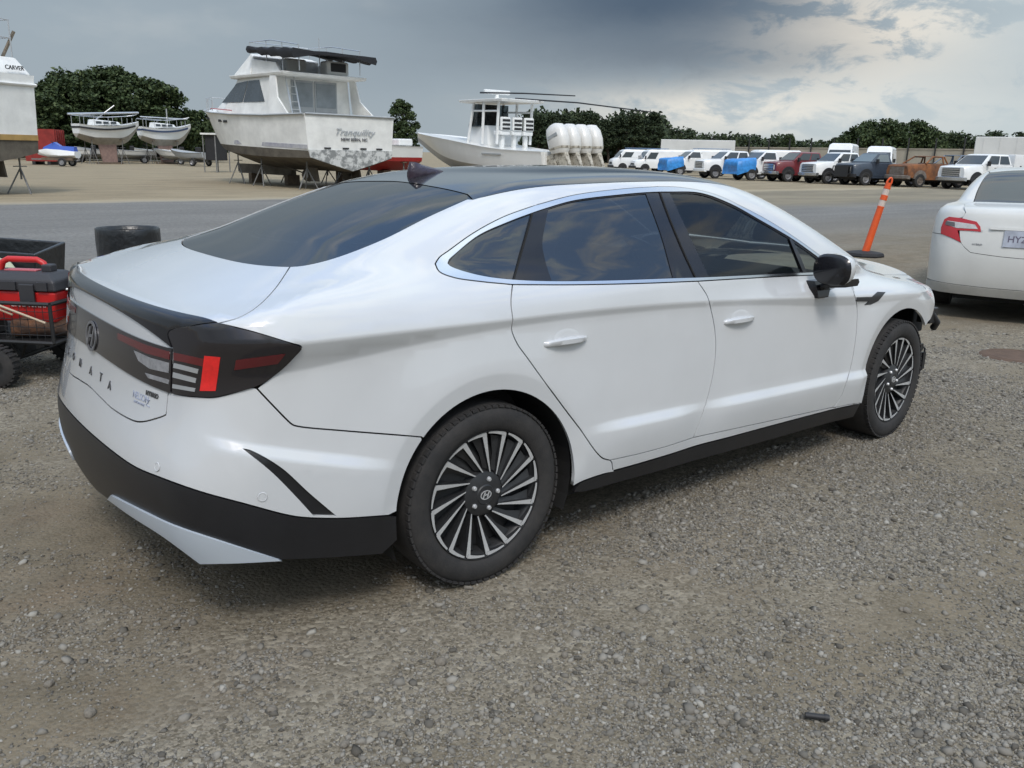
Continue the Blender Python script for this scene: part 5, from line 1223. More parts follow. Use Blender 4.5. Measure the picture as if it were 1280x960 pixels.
def hull(t, st, split, m_top, m_bot, deck=None, stripe=None, name=('topsides', 'bottom')):
    """st: stations (x, half-beam at sheer, z sheer, half-beam at chine, z chine, z keel); split: waterline z as a function of x"""
    X = np.array(st, float); xs = np.concatenate([np.linspace(X[0, 0], X[-1, 0], 26)]); S = [Spline(X[:, [0, k]]) for k in range(1, 6)]
    def sec(x, s_):
        b, zs, cb_, zc, zk = [float(f(x)) for f in S]; b = max(b, .02); cb_ = max(cb_, .01); zk = min(zk, zc-.01); zc = min(zc, zs-.05)
        return b, zs, cb_, zc, zk
    top = MB(); bot = MB(); rt = []; rb = []; sh = []
    for x in xs:
        b, zs, c_, zc, zk = sec(x, 1); zw = min(max(split(x), zc+.02), zs-.04); u = (zw-zc)/(zs-zc); bw = c_+(b-c_)*u**.8
        L_ = [(x, c_+(b-c_)*((u+(1-u)*k))**.8, zw+(zs-zw)*k) for k in (0, .25, .5, .75, .93, 1.0)]; L_[-1] = (x, b+.03, zs); L_[-2] = (x, L_[-2][1]+.01, L_[-2][2])
        rt.append([(a, -q, z) for a, q, z in L_[::-1]]+[(a, q, z) for a, q, z in L_]); sh.append((x, b, zs))
        rb.append([(x, -bw, zw), (x, -c_, zc), (x, -c_*.5, (zc+zk)/2-.02), (x, 0, zk), (x, c_*.5, (zc+zk)/2-.02), (x, c_, zc), (x, bw, zw)])
    # topsides: two sheets + transom
    for s_ in (0, 1):
        rr = [r_[:6] if s_ == 0 else r_[6:] for r_ in rt]; top.loft(rr, cap=False, closed_ring=False)
    top.add(rt[0], [tuple(range(12))])
    a = top.build(name[0], m_top, t, smooth=40)
    bot.loft(rb, cap=False, closed_ring=False); bot.add(rb[0], [tuple(range(7))]); b_ = bot.build(name[1], m_bot, t, smooth=40)
    if deck is not None:
        d = MB(); d.loft([[(x, -b+.04, z-.05), (x, 0, z+.02), (x, b-.04, z-.05)] for x, b, z in sh], cap=False, closed_ring=False); d.build('deck', deck, t, smooth=50)
    return S, sh
def jack_stand(label, pos, h, group='jack stands under the boats', rz=0., tilt=0.):
    t = thing('jack_stand', label, 'boat stand', (pos[0], pos[1], 0), rz, group); apex = (0, 0, h*.62)
    for k in range(3):
        a = 2*math.pi*k/3+.4; MB().tube([apex, (.42*math.cos(a), .42*math.sin(a), .0)], .025, 6).build('leg', M_stand, t)
    MB().tube([(0, 0, h*.35), (0, 0, h-.03)], .028, 6).build('screw', M_stand, t); MB().tube([(-.22, 0, h*.66), (.22, 0, h*.66)], .018, 6).build('handle', M_stand, t)
    MB().box(-.15, .15, -.15, .15, h-.05, h).build('pad', M_wood, t); return t
def rail(pts, posts, r_, name, m, t, zdeck):
    mb = MB(); mb.tube(pts, r_, 6)
    for q in posts: mb.tube([q, (q[0], q[1], zdeck)], r_*.8, 5)
    return mb.build(name, m, t, smooth=50)
def local_pt(t, x, y): c_, s_ = math.cos(t.rotation_euler[2]), math.sin(t.rotation_euler[2]); return (t.location[0]+c_*x-s_*y, t.location[1]+s_*x+c_*y)

# --- the old flybridge cruiser
phi = lambda p: math.atan2(p[1]-CP[1], p[0]-CP[0])
p0 = at_dist(441, 236, 35.0); tq = thing('cabin_cruiser', 'old white flybridge cruiser on stands with black canvas, ladder and Tranquility on its stern', 'boat', (p0[0], p0[1], 0), phi(p0)+R(35))
tq.scale = (1.06, 1.17, 1.0)
hull(tq, [(0, 1.74, 2.92, 1.62, 1.25, .72), (2.5, 1.84, 2.90, 1.72, 1.25, .70), (5, 1.84, 2.98, 1.62, 1.34, .72), (7, 1.66, 3.12, 1.25, 1.55, .95), (8.6, 1.15, 3.28, .62, 1.95, 1.4), (9.7, .52, 3.42, .2, 2.5, 2.1), (10.4, .05, 3.52, .02, 3.2, 3.1)], lambda x: 1.52+.03*x, M_gel, M_bot, M_gel)
MB().prism([(-1.60, 1.27), (-.8, 1.0), (0, .74), (.8, 1.0), (1.60, 1.27), (1.66, 1.56), (-1.66, 1.56)], 'x', -.045, .01).build('flaking_band', M_flake, tq)
mb = MB()
for s_ in (-1, 1): mb.tube([(x, s_*(y+.03), z) for x, y, z in ((0.0, 1.76, 2.90), (2.5, 1.86, 2.88), (5, 1.86, 2.96), (7, 1.68, 3.10), (8.6, 1.17, 3.26), (9.7, .54, 3.40), (10.35, .07, 3.5))], .045, 6)
mb.tube([(-.02, -1.74, 2.91), (-.02, 1.74, 2.91)], .05, 6); mb.build('rub_rail', M_teakgrey, tq, smooth=50)
# deckhouse: aft bulkhead with grey doors, sloping sides and raked front
A = [(2.5, -1.60, 2.85), (2.5, 1.60, 2.85), (6.6, 1.42, 2.95), (8.6, .75, 3.30), (8.6, -.75, 3.30), (6.6, -1.42, 2.95)]
B = [(2.5, -1.50, 4.72), (2.5, 1.50, 4.72), (5.3, 1.34, 4.72), (5.9, .9, 4.70), (5.9, -.9, 4.70), (5.3, -1.34, 4.72)]
MB().loft([A, B]).build('deckhouse', M_gel, tq, bevel=.05)
# long side windows follow the slope, tapering to the bow
for s_ in (1, -1):
    sd_ = [(A[1], A[2], B[2], B[1])] if s_ == 1 else [(A[0], A[5], B[5], B[0])]
    for a, b, c_, d_ in sd_:
        n = (Vector(b)-Vector(a)).cross(Vector(d_)-Vector(a)); n = n if n.y*s_ > 0 else -n
        for (u0, v0), (u1, v1), (u2, v2), (u3, v3) in (((.14, .36), (.62, .36), (.64, .92), (.34, .92)), ((.64, .36), (1.14, .36), (.97, .88), (.66, .92))):
            slab([face_pt(a, b, c_, d_, u, v) for u, v in ((u0, v0), (u1, v1), (u2, v2), (u3, v3))], n, .012, 'side_window', M_bgl, tq)
    a, b, c_, d_ = (A[2], A[3], B[3], B[2]) if s_ == 1 else (A[5], A[4], B[4], B[5])
    n = (Vector(b)-Vector(a)).cross(Vector(d_)-Vector(a)); n = n if n.y*s_ > 0 else -n
    slab([face_pt(a, b, c_, d_, u, v) for u, v in ((.02, .38), (.85, .30), (.92, .86), (.06, .86))], n, .012, 'front_window', M_bgl, tq)
    slab([(x, s_*y, z) for x, y, z in ((5.2, 1.72, 3.14), (7.6, 1.38, 3.32), (7.6, 1.36, 3.36), (5.2, 1.70, 3.18))], (0, s_, .2), .02, 'red_pinstripe', M_bred, tq)
for y0, y1 in ((-1.0, -.10), (-.06, .80)):
    d_ = MB().box(2.46, 2.495, y0, y1, 2.9, 4.6).build('cabin_door', M_teakgrey, tq, bevel=.01); MB().box(2.445, 2.465, y0+.06, y1-.06, 3.35, 4.5).build('door_pane', mat('dusty_pane', (.24, .27, .29), .3, var=.3, vscale=2), d_)
mb = MB()
for y in (.84, 1.16): mb.tube([(1.75, y, 2.6), (2.2, y, 4.75)], .03, 6)
for k in range(6): u = k/6+.1; mb.tube([(1.75+.45*u, .84, 2.6+2.15*u), (1.75+.45*u, 1.16, 2.6+2.15*u)], .022, 5)
mb.build('ladder', M_alu, tq, smooth=50)
MB().loft([[(1.5, -1.62, 4.70), (1.5, 1.62, 4.70), (5.6, 1.48, 4.72), (5.9, .9, 4.72), (5.9, -.9, 4.72), (5.6, -1.48, 4.72)], [(1.45, -1.66, 4.86), (1.45, 1.66, 4.86), (5.65, 1.52, 4.88), (6.05, .95, 4.88), (6.05, -.95, 4.88), (5.65, -1.52, 4.88)]]).build('flybridge_floor', M_gel, tq, bevel=.03)
for s_ in (1, -1): MB().loft([[(2.1, s_*1.58, 4.72), (2.49, s_*1.58, 4.72), (2.49, s_*1.54, 4.72), (2.1, s_*1.54, 4.72)], [(1.9, s_*1.66, 3.7), (2.49, s_*1.66, 3.7), (2.49, s_*1.60, 3.7), (1.9, s_*1.60, 3.7)], [(1.1, s_*1.74, 2.9), (2.49, s_*1.74, 2.9), (2.49, s_*1.68, 2.9), (1.1, s_*1.68, 2.9)]]).build('side_wing', M_gel, tq)
# flybridge bowl, closed to the front
MB().loft([[(6.05, -.78, 4.88), (5.6, -1.38, 4.88), (4.2, -1.42, 4.88), (4.2, -1.34, 4.88), (4.2, 1.34, 4.88), (4.2, 1.42, 4.88), (5.6, 1.38, 4.88), (6.05, .78, 4.88)], [(4.75, -.7, 5.95), (4.5, -1.2, 5.9), (4.15, -1.30, 5.75), (4.15, -1.2, 5.75), (4.15, 1.2, 5.75), (4.15, 1.30, 5.75), (4.5, 1.2, 5.9), (4.75, .7, 5.95)]]).build('flybridge_bowl', M_gel, tq, bevel=.04)
slab([(4.8, .7, 5.93), (4.8, -.7, 5.93), (4.55, -.65, 6.3), (4.55, .65, 6.3)], (1, 0, .3), .01, 'wind_screen', mat('blue_screen', (.16, .24, .36), .2), tq)
for y in (1.30, -1.30): MB().loft([[(4.2, y-.05, 4.88), (4.2, y+.05, 4.88), (2.2, y+.05, 4.88), (2.2, y-.05, 4.88)], [(4.2, y-.05, 5.6), (4.2, y+.05, 5.6), (2.5, y+.05, 5.35), (2.5, y-.05, 5.35)]]).build('flybridge_side', M_gel, tq, bevel=.02)
MB().box(1.75, 2.25, -1.1, -.2, 4.88, 5.55).build('flybridge_seat', M_gel, tq, bevel=.08); MB().box(2.9, 3.4, -.1, .7, 4.88, 5.65).build('helm_console', M_gel, tq, bevel=.08)
MB().box(1.735, 1.75, -.95, -.35, 5.05, 5.45).build('seat_locker', M_vblack, tq)
rg_ = random.Random(8); rings = []
for k in range(16):
    u = k/15; x = 4.0-3.2*u; y = -1.25+.0*u; r_ = .10+.05*math.sin(k*1.7)+.06*u; z = 6.02-.40*u
    rings.append([(x+rg_.uniform(-.03, .03), yy*(1.60)+.0, z+r_*zz+rg_.uniform(-.05, .05)) for yy, zz in ((-1, -1.3), (-1.03, 0), (-1, 1), (-.5, .9), (0, .95), (.5, .9), (1, 1), (1.03, 0), (1, -1.4), (.4, .1), (0, .3), (-.4, .1))])
MB().loft(rings).build('folded_canvas', M_blk, tq, smooth=60)
mb = MB()
for s_ in (-1, 1):
    mb.tube([(4.6, s_*1.15, 6.45), (3, s_*1.2, 6.40), (1.2, s_*1.2, 6.05)], .022, 6)
    for x, z in ((4.6, 6.45), (3.4, 6.42), (2.3, 6.28), (1.2, 6.05)): mb.tube([(x, s_*1.18, 4.9), (x, s_*1.18, z)], .02, 5)
mb.tube([(4.6, -1.15, 6.45), (4.9, -.6, 6.50), (4.9, .6, 6.50), (4.6, 1.15, 6.45)], .022, 6); mb.tube([(2.4, -.3, 4.9), (2.4, -.3, 6.65)], .016, 5); mb.build('flybridge_rail', M_alu, tq, smooth=50)
rail([(7.2, 1.5, 3.75), (9, .9, 3.95), (10.3, .05, 4.1), (9, -.9, 3.95), (7.2, -1.5, 3.75)], [(7.2, 1.5, 3.75), (8.2, 1.2, 3.86), (9, .9, 3.95), (10.3, .05, 4.1), (9, -.9, 3.95), (7.2, -1.5, 3.75)], .02, 'bow_rail', M_alu, tq, 3.2)
def stern_text(txt, sz, y, z, m, t, shear=0, x=-.03, sp_=1.0, bold=0.0, name='stern_name'):
    o = link(name, text_mesh(txt, sz, .006, shear=shear, spacing=sp_, italic_bold=bold), m, t); o.location = (x, y, z); o.rotation_euler = (R(90), 0, R(-90)); return o
mb = MB()
for s_ in (-1, 1): mb.loft([[(x, s_*(y), 1.58+.03*x), (x, s_*(y+.02), 1.58+.03*x), (x, s_*(y+.03), 1.74+.03*x), (x, s_*(y+.01), 1.74+.03*x)] for x, y in ((0.02, 1.665), (2.5, 1.755), (5, 1.69), (6.6, 1.42))])
mb.box(-.03, .0, -1.66, 1.66, 1.60, 1.76) if False else None
mb.build('faded_waterline_stripe', mat('faded_stripe', (.30, .30, .36), .7, col2=(.55, .55, .54), vscale=3), tq)
for x, z in ((5.6, 2.62), (6.1, 2.66), (7.9, 2.80)):
    for s_ in (-1, 1): y = float(np.interp(x, [5, 7, 8.6], [1.80, 1.60, 1.08])); MB().box(x-.16, x+.16, s_*y-.05, s_*y+.05, z, z+.10).build('porthole', M_vblack, tq)
stern_text('Tranquility', .34, -.10, 2.26, mat('faded_silver_script', (.36, .38, .40), .5), tq, .45, sp_=1.05); stern_text('NEW BERN, NC', .15, -.10, 1.98, mat('dark_print', (.10, .10, .11), .6), tq, bold=.003)
for y in (-1.1, -.45, .25, .95): MB().box(-.045, -.02, y-.12, y+.12, 1.60, 1.66).build('exhaust_flap', M_vblack, tq)
for s_ in (-1, 1):
    MB().loft([[(.9, s_*.85-.04, .85), (1.4, s_*.85-.04, .85), (1.4, s_*.85+.04, .85), (.9, s_*.85+.04, .85)], [(.75, s_*.85-.03, .30), (1.25, s_*.85-.03, .30), (1.25, s_*.85+.03, .30), (.75, s_*.85+.03, .30)]]).build('rudder', M_bot, tq)
    mb = MB(); mb.tube([(1.5, s_*.8, .55), (3.2, s_*.8, .85)], .03, 6); mb.lathe([(.05, -.08), (.28, -.02), (.28, .02), (.05, .08)], 12, 'x', (1.5, s_*.8, .55)); mb.build('propeller_shaft', M_bot, tq)
MB().box(4.0, 8.2, -.1, .1, .42, .85).build('keel', M_bot, tq)
for x, w in ((4.4, .5), (7.4, .5)):
    b_ = local_pt(tq, x, 0); k_ = thing('keel_block', 'dark timber block under the keel of the old cruiser', 'block', (b_[0], b_[1], 0), tq.rotation_euler[2], 'keel blocks under the old cruiser'); MB().box(-.14, .14, -.3, .3, 0, .43).build('timber', M_wood, k_, bevel=.02)
for x, y, h in ((.9, 1.45, 1.27), (.9, -1.45, 1.27), (4.0, 1.62, 1.30), (6.6, 1.25, 1.48), (6.6, -1.25, 1.48), (3.2, -1.62, 1.28)):
    jack_stand('grey tripod jack stand under the old white cruiser', local_pt(tq, x, y), h, rz=x, group='jack stands under the old cruiser')

def squash(t, f):
    for o in t.children_recursive:
        if o.type == 'MESH' and not o.get('_sq'):
            if 'name' in o.name: o.location.z = f(o.location.z); continue
            for v in o.data.vertices: v.co.z = f(v.co.z)
squash(tq, lambda z: z*.95 if z < 2.92 else 2.774+(z-2.92)*.80)
# --- centre-console boat with four outboards
p1 = at_dist(706, 232, 39.0); cc = thing('centre_console_boat', 'long white centre-console boat with hard top, fishing rods and four outboards', 'boat', (p1[0], p1[1], 0), phi(p1)+R(43))
hull(cc, [(0, 1.45, 1.80, 1.35, 1.10, .62), (3, 1.58, 1.90, 1.42, 1.10, .60), (6, 1.55, 2.20, 1.25, 1.24, .62), (8.5, 1.25, 2.44, .8, 1.6, .95), (10.3, .7, 2.58, .3, 2.05, 1.6), (11.6, .05, 2.66, .02, 2.4, 2.2)], lambda x: 1.0+.02*x, M_gel2, mat('pale_bottom', (.45, .46, .47), .5, var=.15), M_gel2)
MB().box(-.02, .1, -1.3, 1.3, 1.1, 1.78).build('transom', M_gel2, cc, bevel=.05)
for s_ in (-1, 1): slab([(2.6, s_*1.56, 1.62), (4.0, s_*1.57, 1.64), (4.0, s_*1.57, 1.70), (2.6, s_*1.56, 1.68)], (0, s_, .1), .012, 'hull_lettering', M_teakgrey, cc)
for s_ in (-1, 1):
    for a, b in (((5.9, .95, 2.1), (5.5, .9, 3.95)), ((3.6, 1.0, 2.1), (3.5, 1.0, 3.95)), ((4.7, 1.0, 2.1), (4.6, 1.0, 3.95))): MB().tube([(a[0], s_*a[1], a[2]), (b[0], s_*b[1], b[2])], .07, 7).build('top_post', M_gel2, cc, smooth=50)
    MB().tube([(3.5, s_*1.0, 3.55), (5.5, s_*.9, 3.6)], .05, 6).build('top_rail', M_gel2, cc, smooth=50)
MB().loft([[(3.0, -1.25, 3.95), (3.0, 1.25, 3.95), (6.3, 1.15, 3.98), (6.8, .5, 4.0), (6.8, -.5, 4.0), (6.3, -1.15, 3.98)], [(2.95, -1.3, 4.08), (2.95, 1.3, 4.08), (6.35, 1.2, 4.10), (6.95, .5, 4.06), (6.95, -.5, 4.06), (6.35, -1.2, 4.10)]]).build('hard_top', M_gel2, cc, bevel=.03)
MB().loft([[(4.5, -.75, 2.0), (4.5, .75, 2.0), (6.3, .75, 2.0), (6.3, -.75, 2.0)], [(4.7, -.7, 2.95), (4.7, .7, 2.95), (6.0, .7, 2.95), (6.0, -.7, 2.95)]]).build('helm_console', M_gel2, cc, bevel=.08)
MB().loft([[(5.2, -.95, 2.9), (5.2, .95, 2.9), (6.05, .8, 2.9), (6.05, -.8, 2.9)], [(5.15, -.92, 3.9), (5.15, .92, 3.9), (5.65, .8, 3.9), (5.65, -.8, 3.9)]]).build('enclosure_glass', glass_mat('clear_enclosure', (.55, .62, .64), .6), cc)
for y in (-.7, 0, .7):
    s0 = MB(); s0.box(3.35, 3.9, y-.28, y+.28, 2.5, 2.7); s0.box(3.3, 3.45, y-.28, y+.28, 2.7, 3.3); s0.box(3.5, 3.7, y-.1, y+.1, 1.9, 2.5); o = s0.build('helm_seat', M_gel2, cc, bevel=.05)
    for k in range(3): MB().box(3.28, 3.30, y-.22, y+.22, 2.74+.18*k, 2.84+.18*k).build('cushion', M_vblack, o)
mb = MB(); mb.lathe([(.001, 4.1), (.12, 4.1), (.10, 4.35), (.001, 4.36)], 10); mb.v = [(x+4.9, y, z) for x, y, z in mb.v]; mb.box(4.82, 4.98, -.75, .75, 4.36, 4.56); o = mb.build('radar', M_gel2, cc, bevel=.05); o.rotation_euler = (0, 0, 0)
mb = MB(); mb.tube([(5.0, .9, 4.40), (1.7, 1.0, 4.24), (-1.6, 1.1, 4.02)], [.045, .035, .025], 6); mb.build('outrigger', M_vblack, cc, smooth=50)
mb = MB(); mb.tube([(4.6, -.9, 4.22), (0.5, -1.1, 3.92), (-3.6, -1.4, 3.45)], [.045, .035, .025], 6); mb.build('outrigger', M_vblack, cc, smooth=50)
M_cowl = mat('outboard_white', (.70, .69, .66), .35, var=.12, vscale=3, coat=.4); M_leg = mat('weathered_outboard_leg', (.48, .45, .38), .7, col2=(.16, .14, .11), vscale=7, lo=.45, hi=.62)
def outboard(yb):
    """cowl, leg and propeller, tilted up about the transom bracket"""
    y = 0.; k_ = 1.14; pv = (-.10, 1.72)
    rings = [[(cx+rx*math.copysign(abs(math.cos(a))**.7, math.cos(a)), y+ry*math.copysign(abs(math.sin(a))**.7, math.sin(a)), z+tl*math.cos(a)) for a in np.linspace(0, 2*math.pi, 17)[:-1]] for cx, rx, ry, z, tl in ((-.62, .34, .20, 1.62, .10), (-.66, .44, .26, 1.78, .10), (-.70, .47, .285, 2.1, .07), (-.70, .45, .28, 2.4, .03), (-.66, .36, .23, 2.62, 0), (-.62, .18, .12, 2.72, 0), (-.6, .02, .02, 2.74, 0))]
    f = lambda m: setattr(m, 'v', [((x-pv[0])*k_, q*k_, (z-pv[1])*k_) for x, q, z in m.v]) or m
    o = f(MB().loft(rings)).build('outboard', M_cowl, cc, smooth=50); o.location = (pv[0], yb, pv[1]-.10); o.rotation_euler = (0, R(22), 0)
    f(MB().loft([[(cx+rx*1.02*math.copysign(abs(math.cos(a))**.7, math.cos(a)), ry*1.02*math.copysign(abs(math.sin(a))**.7, math.sin(a)), z+tl*math.cos(a)) for a in np.linspace(0, 2*math.pi, 17)[:-1]] for cx, rx, ry, z, tl in ((-.655, .43, .253, 1.76, .10), (-.667, .447, .264, 1.84, .10))])).build('cowl_band', M_leg, o, smooth=50)
    slab([((x-pv[0])*k_, q*k_, (z-pv[1])*k_) for x, q, z in ((-.98, .287, 2.18), (-.42, .287, 2.18), (-.46, .286, 2.30), (-.96, .286, 2.30))], (0, 1, 0), .006, 'cowl_lettering', M_teakgrey, o)
    f(MB().loft([[(x, y+w, 1.72) for x, w in ((-.95, -.10), (-.40, -.14), (-.40, .14), (-.95, .10))], [(x, y+w, .95) for x, w in ((-1.0, -.07), (-.55, -.09), (-.55, .09), (-1.0, .07))], [(x, y+w, .55) for x, w in ((-1.15, -.05), (-.6, -.05), (-.6, .05), (-1.15, .05))]])).build('outboard_leg', M_leg, o, smooth=40)
    mb = MB(); mb.tube([(-1.35, y, .62), (-.6, y, .62), (-.45, y, .62)], [.07, .10, .03], 10)
    for k in range(3):
        a = 2*math.pi*k/3; mb.loft([[(-1.25+.05*q, y+.08*math.cos(a), .62+.08*math.sin(a)) for q in (-1, 1)]+[(-1.25+.08*q, y+.22*math.cos(a+.5*q), .62+.22*math.sin(a+.5*q)) for q in (1, -1)], [(-1.235+.05*q, y+.08*math.cos(a), .62+.08*math.sin(a)) for q in (-1, 1)]+[(-1.235+.08*q, y+.22*math.cos(a+.5*q), .62+.22*math.sin(a+.5*q)) for q in (1, -1)]])
    f(mb).build('propeller', M_leg, o); f(MB().box(-.42, .12, y-.12, y+.12, 1.25, 1.75)).build('bracket', M_leg, o, bevel=.03)
for y in (-.99, -.33, .33, .99): outboard(y)
ct = thing('boat_trailer', 'grey boat trailer under the long white centre-console boat', 'trailer', (p1[0], p1[1], 0), phi(p1)+R(43))
for s_ in (-1, 1): MB().box(.6, 9.5, s_*.9-.05, s_*.9+.05, .50, .62).build('frame_beam', M_stand, ct); MB().box(.8, 6, s_*.62-.06, s_*.62+.06, .621, .86).build('bunk', M_wood, ct)
for x in (.8, 4.5, 8.5): MB().box(x-.05, x+.05, -.849, .849, .51, .60).build('cross_beam', M_stand, ct)
add_wheels(ct, (1.6, 2.5, 3.4), 1.2, .34)
squash(cc, lambda z: z) if False else None
cc.location.z = -.20

# --- small red-and-white runabout behind the cruiser's stern
p2 = at_dist(512, 232, 43); rb = thing('runabout', 'small white and red runabout with a low windscreen behind the old cruiser', 'boat', (p2[0], p2[1], 0), phi(p2)+R(128))
hull(rb, [(0, 1.05, 1.72, .95, 1.05, .62), (2, 1.12, 1.74, .98, 1.05, .6), (4, 1.0, 1.86, .7, 1.15, .68), (5.4, .55, 2.0, .25, 1.5, 1.1), (6.1, .04, 2.08, .02, 1.9, 1.8)], lambda x: 1.22, M_gel2, M_bred, M_gel2)
mb = MB(); mb.loft([[(2.9, -.95, 1.82), (3.9, -.7, 1.88), (4.2, 0, 1.9), (3.9, .7, 1.88), (2.9, .95, 1.82)], [(2.6, -.9, 2.25), (3.4, -.62, 2.34), (3.65, 0, 2.36), (3.4, .62, 2.34), (2.6, .9, 2.25)]], cap=False, closed_ring=False); mb.build('windscreen', glass_mat('clear_enclosure'), rb)
MB().box(.4, 1.2, -.8, .8, 1.75, 2.05).build('sun_pad', M_gel2, rb, bevel=.06); MB().box(1.6, 2.2, -.7, -.1, 1.75, 2.15).build('seat', M_bred, rb, bevel=.06); MB().box(1.6, 2.2, .1, .7, 1.75, 2.15).build('seat', M_bred, rb, bevel=.06)
MB().box(-.3, 0, -.25, .25, .75, 1.5).build('stern_drive', M_vblack, rb, bevel=.04)
for x, y in ((1.0, .85), (1.0, -.85), (4.2, .6), (4.2, -.6)): jack_stand('grey tripod jack stand under the small red and white runabout', local_pt(rb, x, y), 1.02, rz=y, group='jack stands under the runabout')
for x in (1.5, 3.8):
    b_ = local_pt(rb, x, 0); k_ = thing('keel_block', 'timber block under the keel of the red and white runabout', 'block', (b_[0], b_[1], 0), 0, 'keel blocks under the runabout'); MB().box(-.2, .2, -.3, .3, 0, .62).build('timber', M_wood, k_, bevel=.02)

# --- cabin cruiser cut off by the left edge of the photo
p3 = at_dist(0, 245, 29.8); cv = thing('cabin_cruiser', 'white cabin cruiser with a tan boot stripe and cluttered rails', 'boat', (p3[0], p3[1], 0), phi(p3)+R(38))
hull(cv, [(0, 1.60, 3.45, 1.48, 1.22, .95), (3, 1.72, 3.45, 1.56, 1.22, .92), (6, 1.6, 3.6, 1.3, 1.35, .98), (8.5, .9, 3.85, .5, 1.9, 1.5), (10, .05, 4.0, .02, 3.2, 3.0)], lambda x: 1.62, M_gel, M_bot, M_gel)
mb = MB()
for s_ in (-1, 1): mb.loft([[(x, s_*(b-.0), 1.58), (x, s_*(b+.03), 1.58), (x, s_*(b+.03), 1.74), (x, s_*(b-.0), 1.74)] for x, b in ((0, 1.50), (3, 1.60), (6, 1.36), (7.4, 1.0))])
mb.box(-.03, .01, -1.5, 1.5, 1.58, 1.74); mb.build('boot_stripe', M_tan, cv)
MB().loft([[(.05, -1.6, 3.45), (.05, 1.6, 3.45), (6.5, 1.4, 3.6), (6.5, -1.4, 3.6)], [(.45, -1.45, 3.95), (.45, 1.45, 3.95), (5.8, 1.25, 4.1), (5.8, -1.25, 4.1)]]).build('aft_cabin', M_gel, cv, bevel=.05)
mb = MB(); mb.tube([(-.03, -1.63, 3.18), (-.03, 1.63, 3.18)], .05, 6)
for s_ in (-1, 1): mb.tube([(-.03, s_*1.63, 3.18), (3, s_*1.75, 3.18), (6, s_*1.63, 3.33)], .05, 6)
mb.build('rub_rail', M_gel, cv)
stern_text('CARVER', .17, -1.02, 3.62, M_vblack, cv, x=.02, bold=.003, name='maker_lettering')
mb = MB()
for z in (4.5, 5.0):
    mb.tube([(.5, -1.4, z), (.5, 1.4, z), (5, 1.3, z), (5, -1.3, z)], .02, 5, closed=True)
for x in (.5, 2, 3.5, 5):
    for y in (-1.38, 1.38): mb.tube([(x, y, 3.9), (x, y, 5.0)], .02, 5)
for y in (-.7, 0, .7): mb.tube([(.5, y, 3.9), (.5, y, 5.0)], .02, 5)
mb.build('deck_rail', M_alu, cv); mb = MB(); rq = random.Random(2)
for k in range(26): x, y = rq.uniform(.6, 2.2), rq.uniform(-1.4, .2); mb.tube([(x, y, 3.95), (x+rq.uniform(-.3, .3), y+rq.uniform(-.4, .4), rq.uniform(4.6, 5.7))], rq.uniform(.015, .07), 5)
mb.build('stacked_gear', mat('tan_gear', (.26, .22, .17), .9, var=.5, vscale=6), cv)
for s_ in (-1, 1): MB().loft([[(.6, s_*.7-.04, 1.0), (1.0, s_*.7-.04, 1.0), (1.0, s_*.7+.04, 1.0), (.6, s_*.7+.04, 1.0)], [(.5, s_*.7-.03, .5), (.95, s_*.7-.03, .5), (.95, s_*.7+.03, .5), (.5, s_*.7+.03, .5)]]).build('rudder', M_bot, cv)
for q, lab in (((.45, -1.15), 'grey tripod jack stand under the stern corner of the cut-off cabin cruiser'), ((.5, .2), 'grey tripod jack stand beside the rudders of the cut-off cabin cruiser'), ((4, 1.4), 'grey jack stand amidships of the cut-off cabin cruiser'), ((4, -1.4), 'grey jack stand on the far side of the cut-off cabin cruiser')): jack_stand(lab, local_pt(cv, *q), 1.24 if abs(q[1]) > .5 else 1.0, rz=q[0], group='jack stands under the cut-off cruiser')

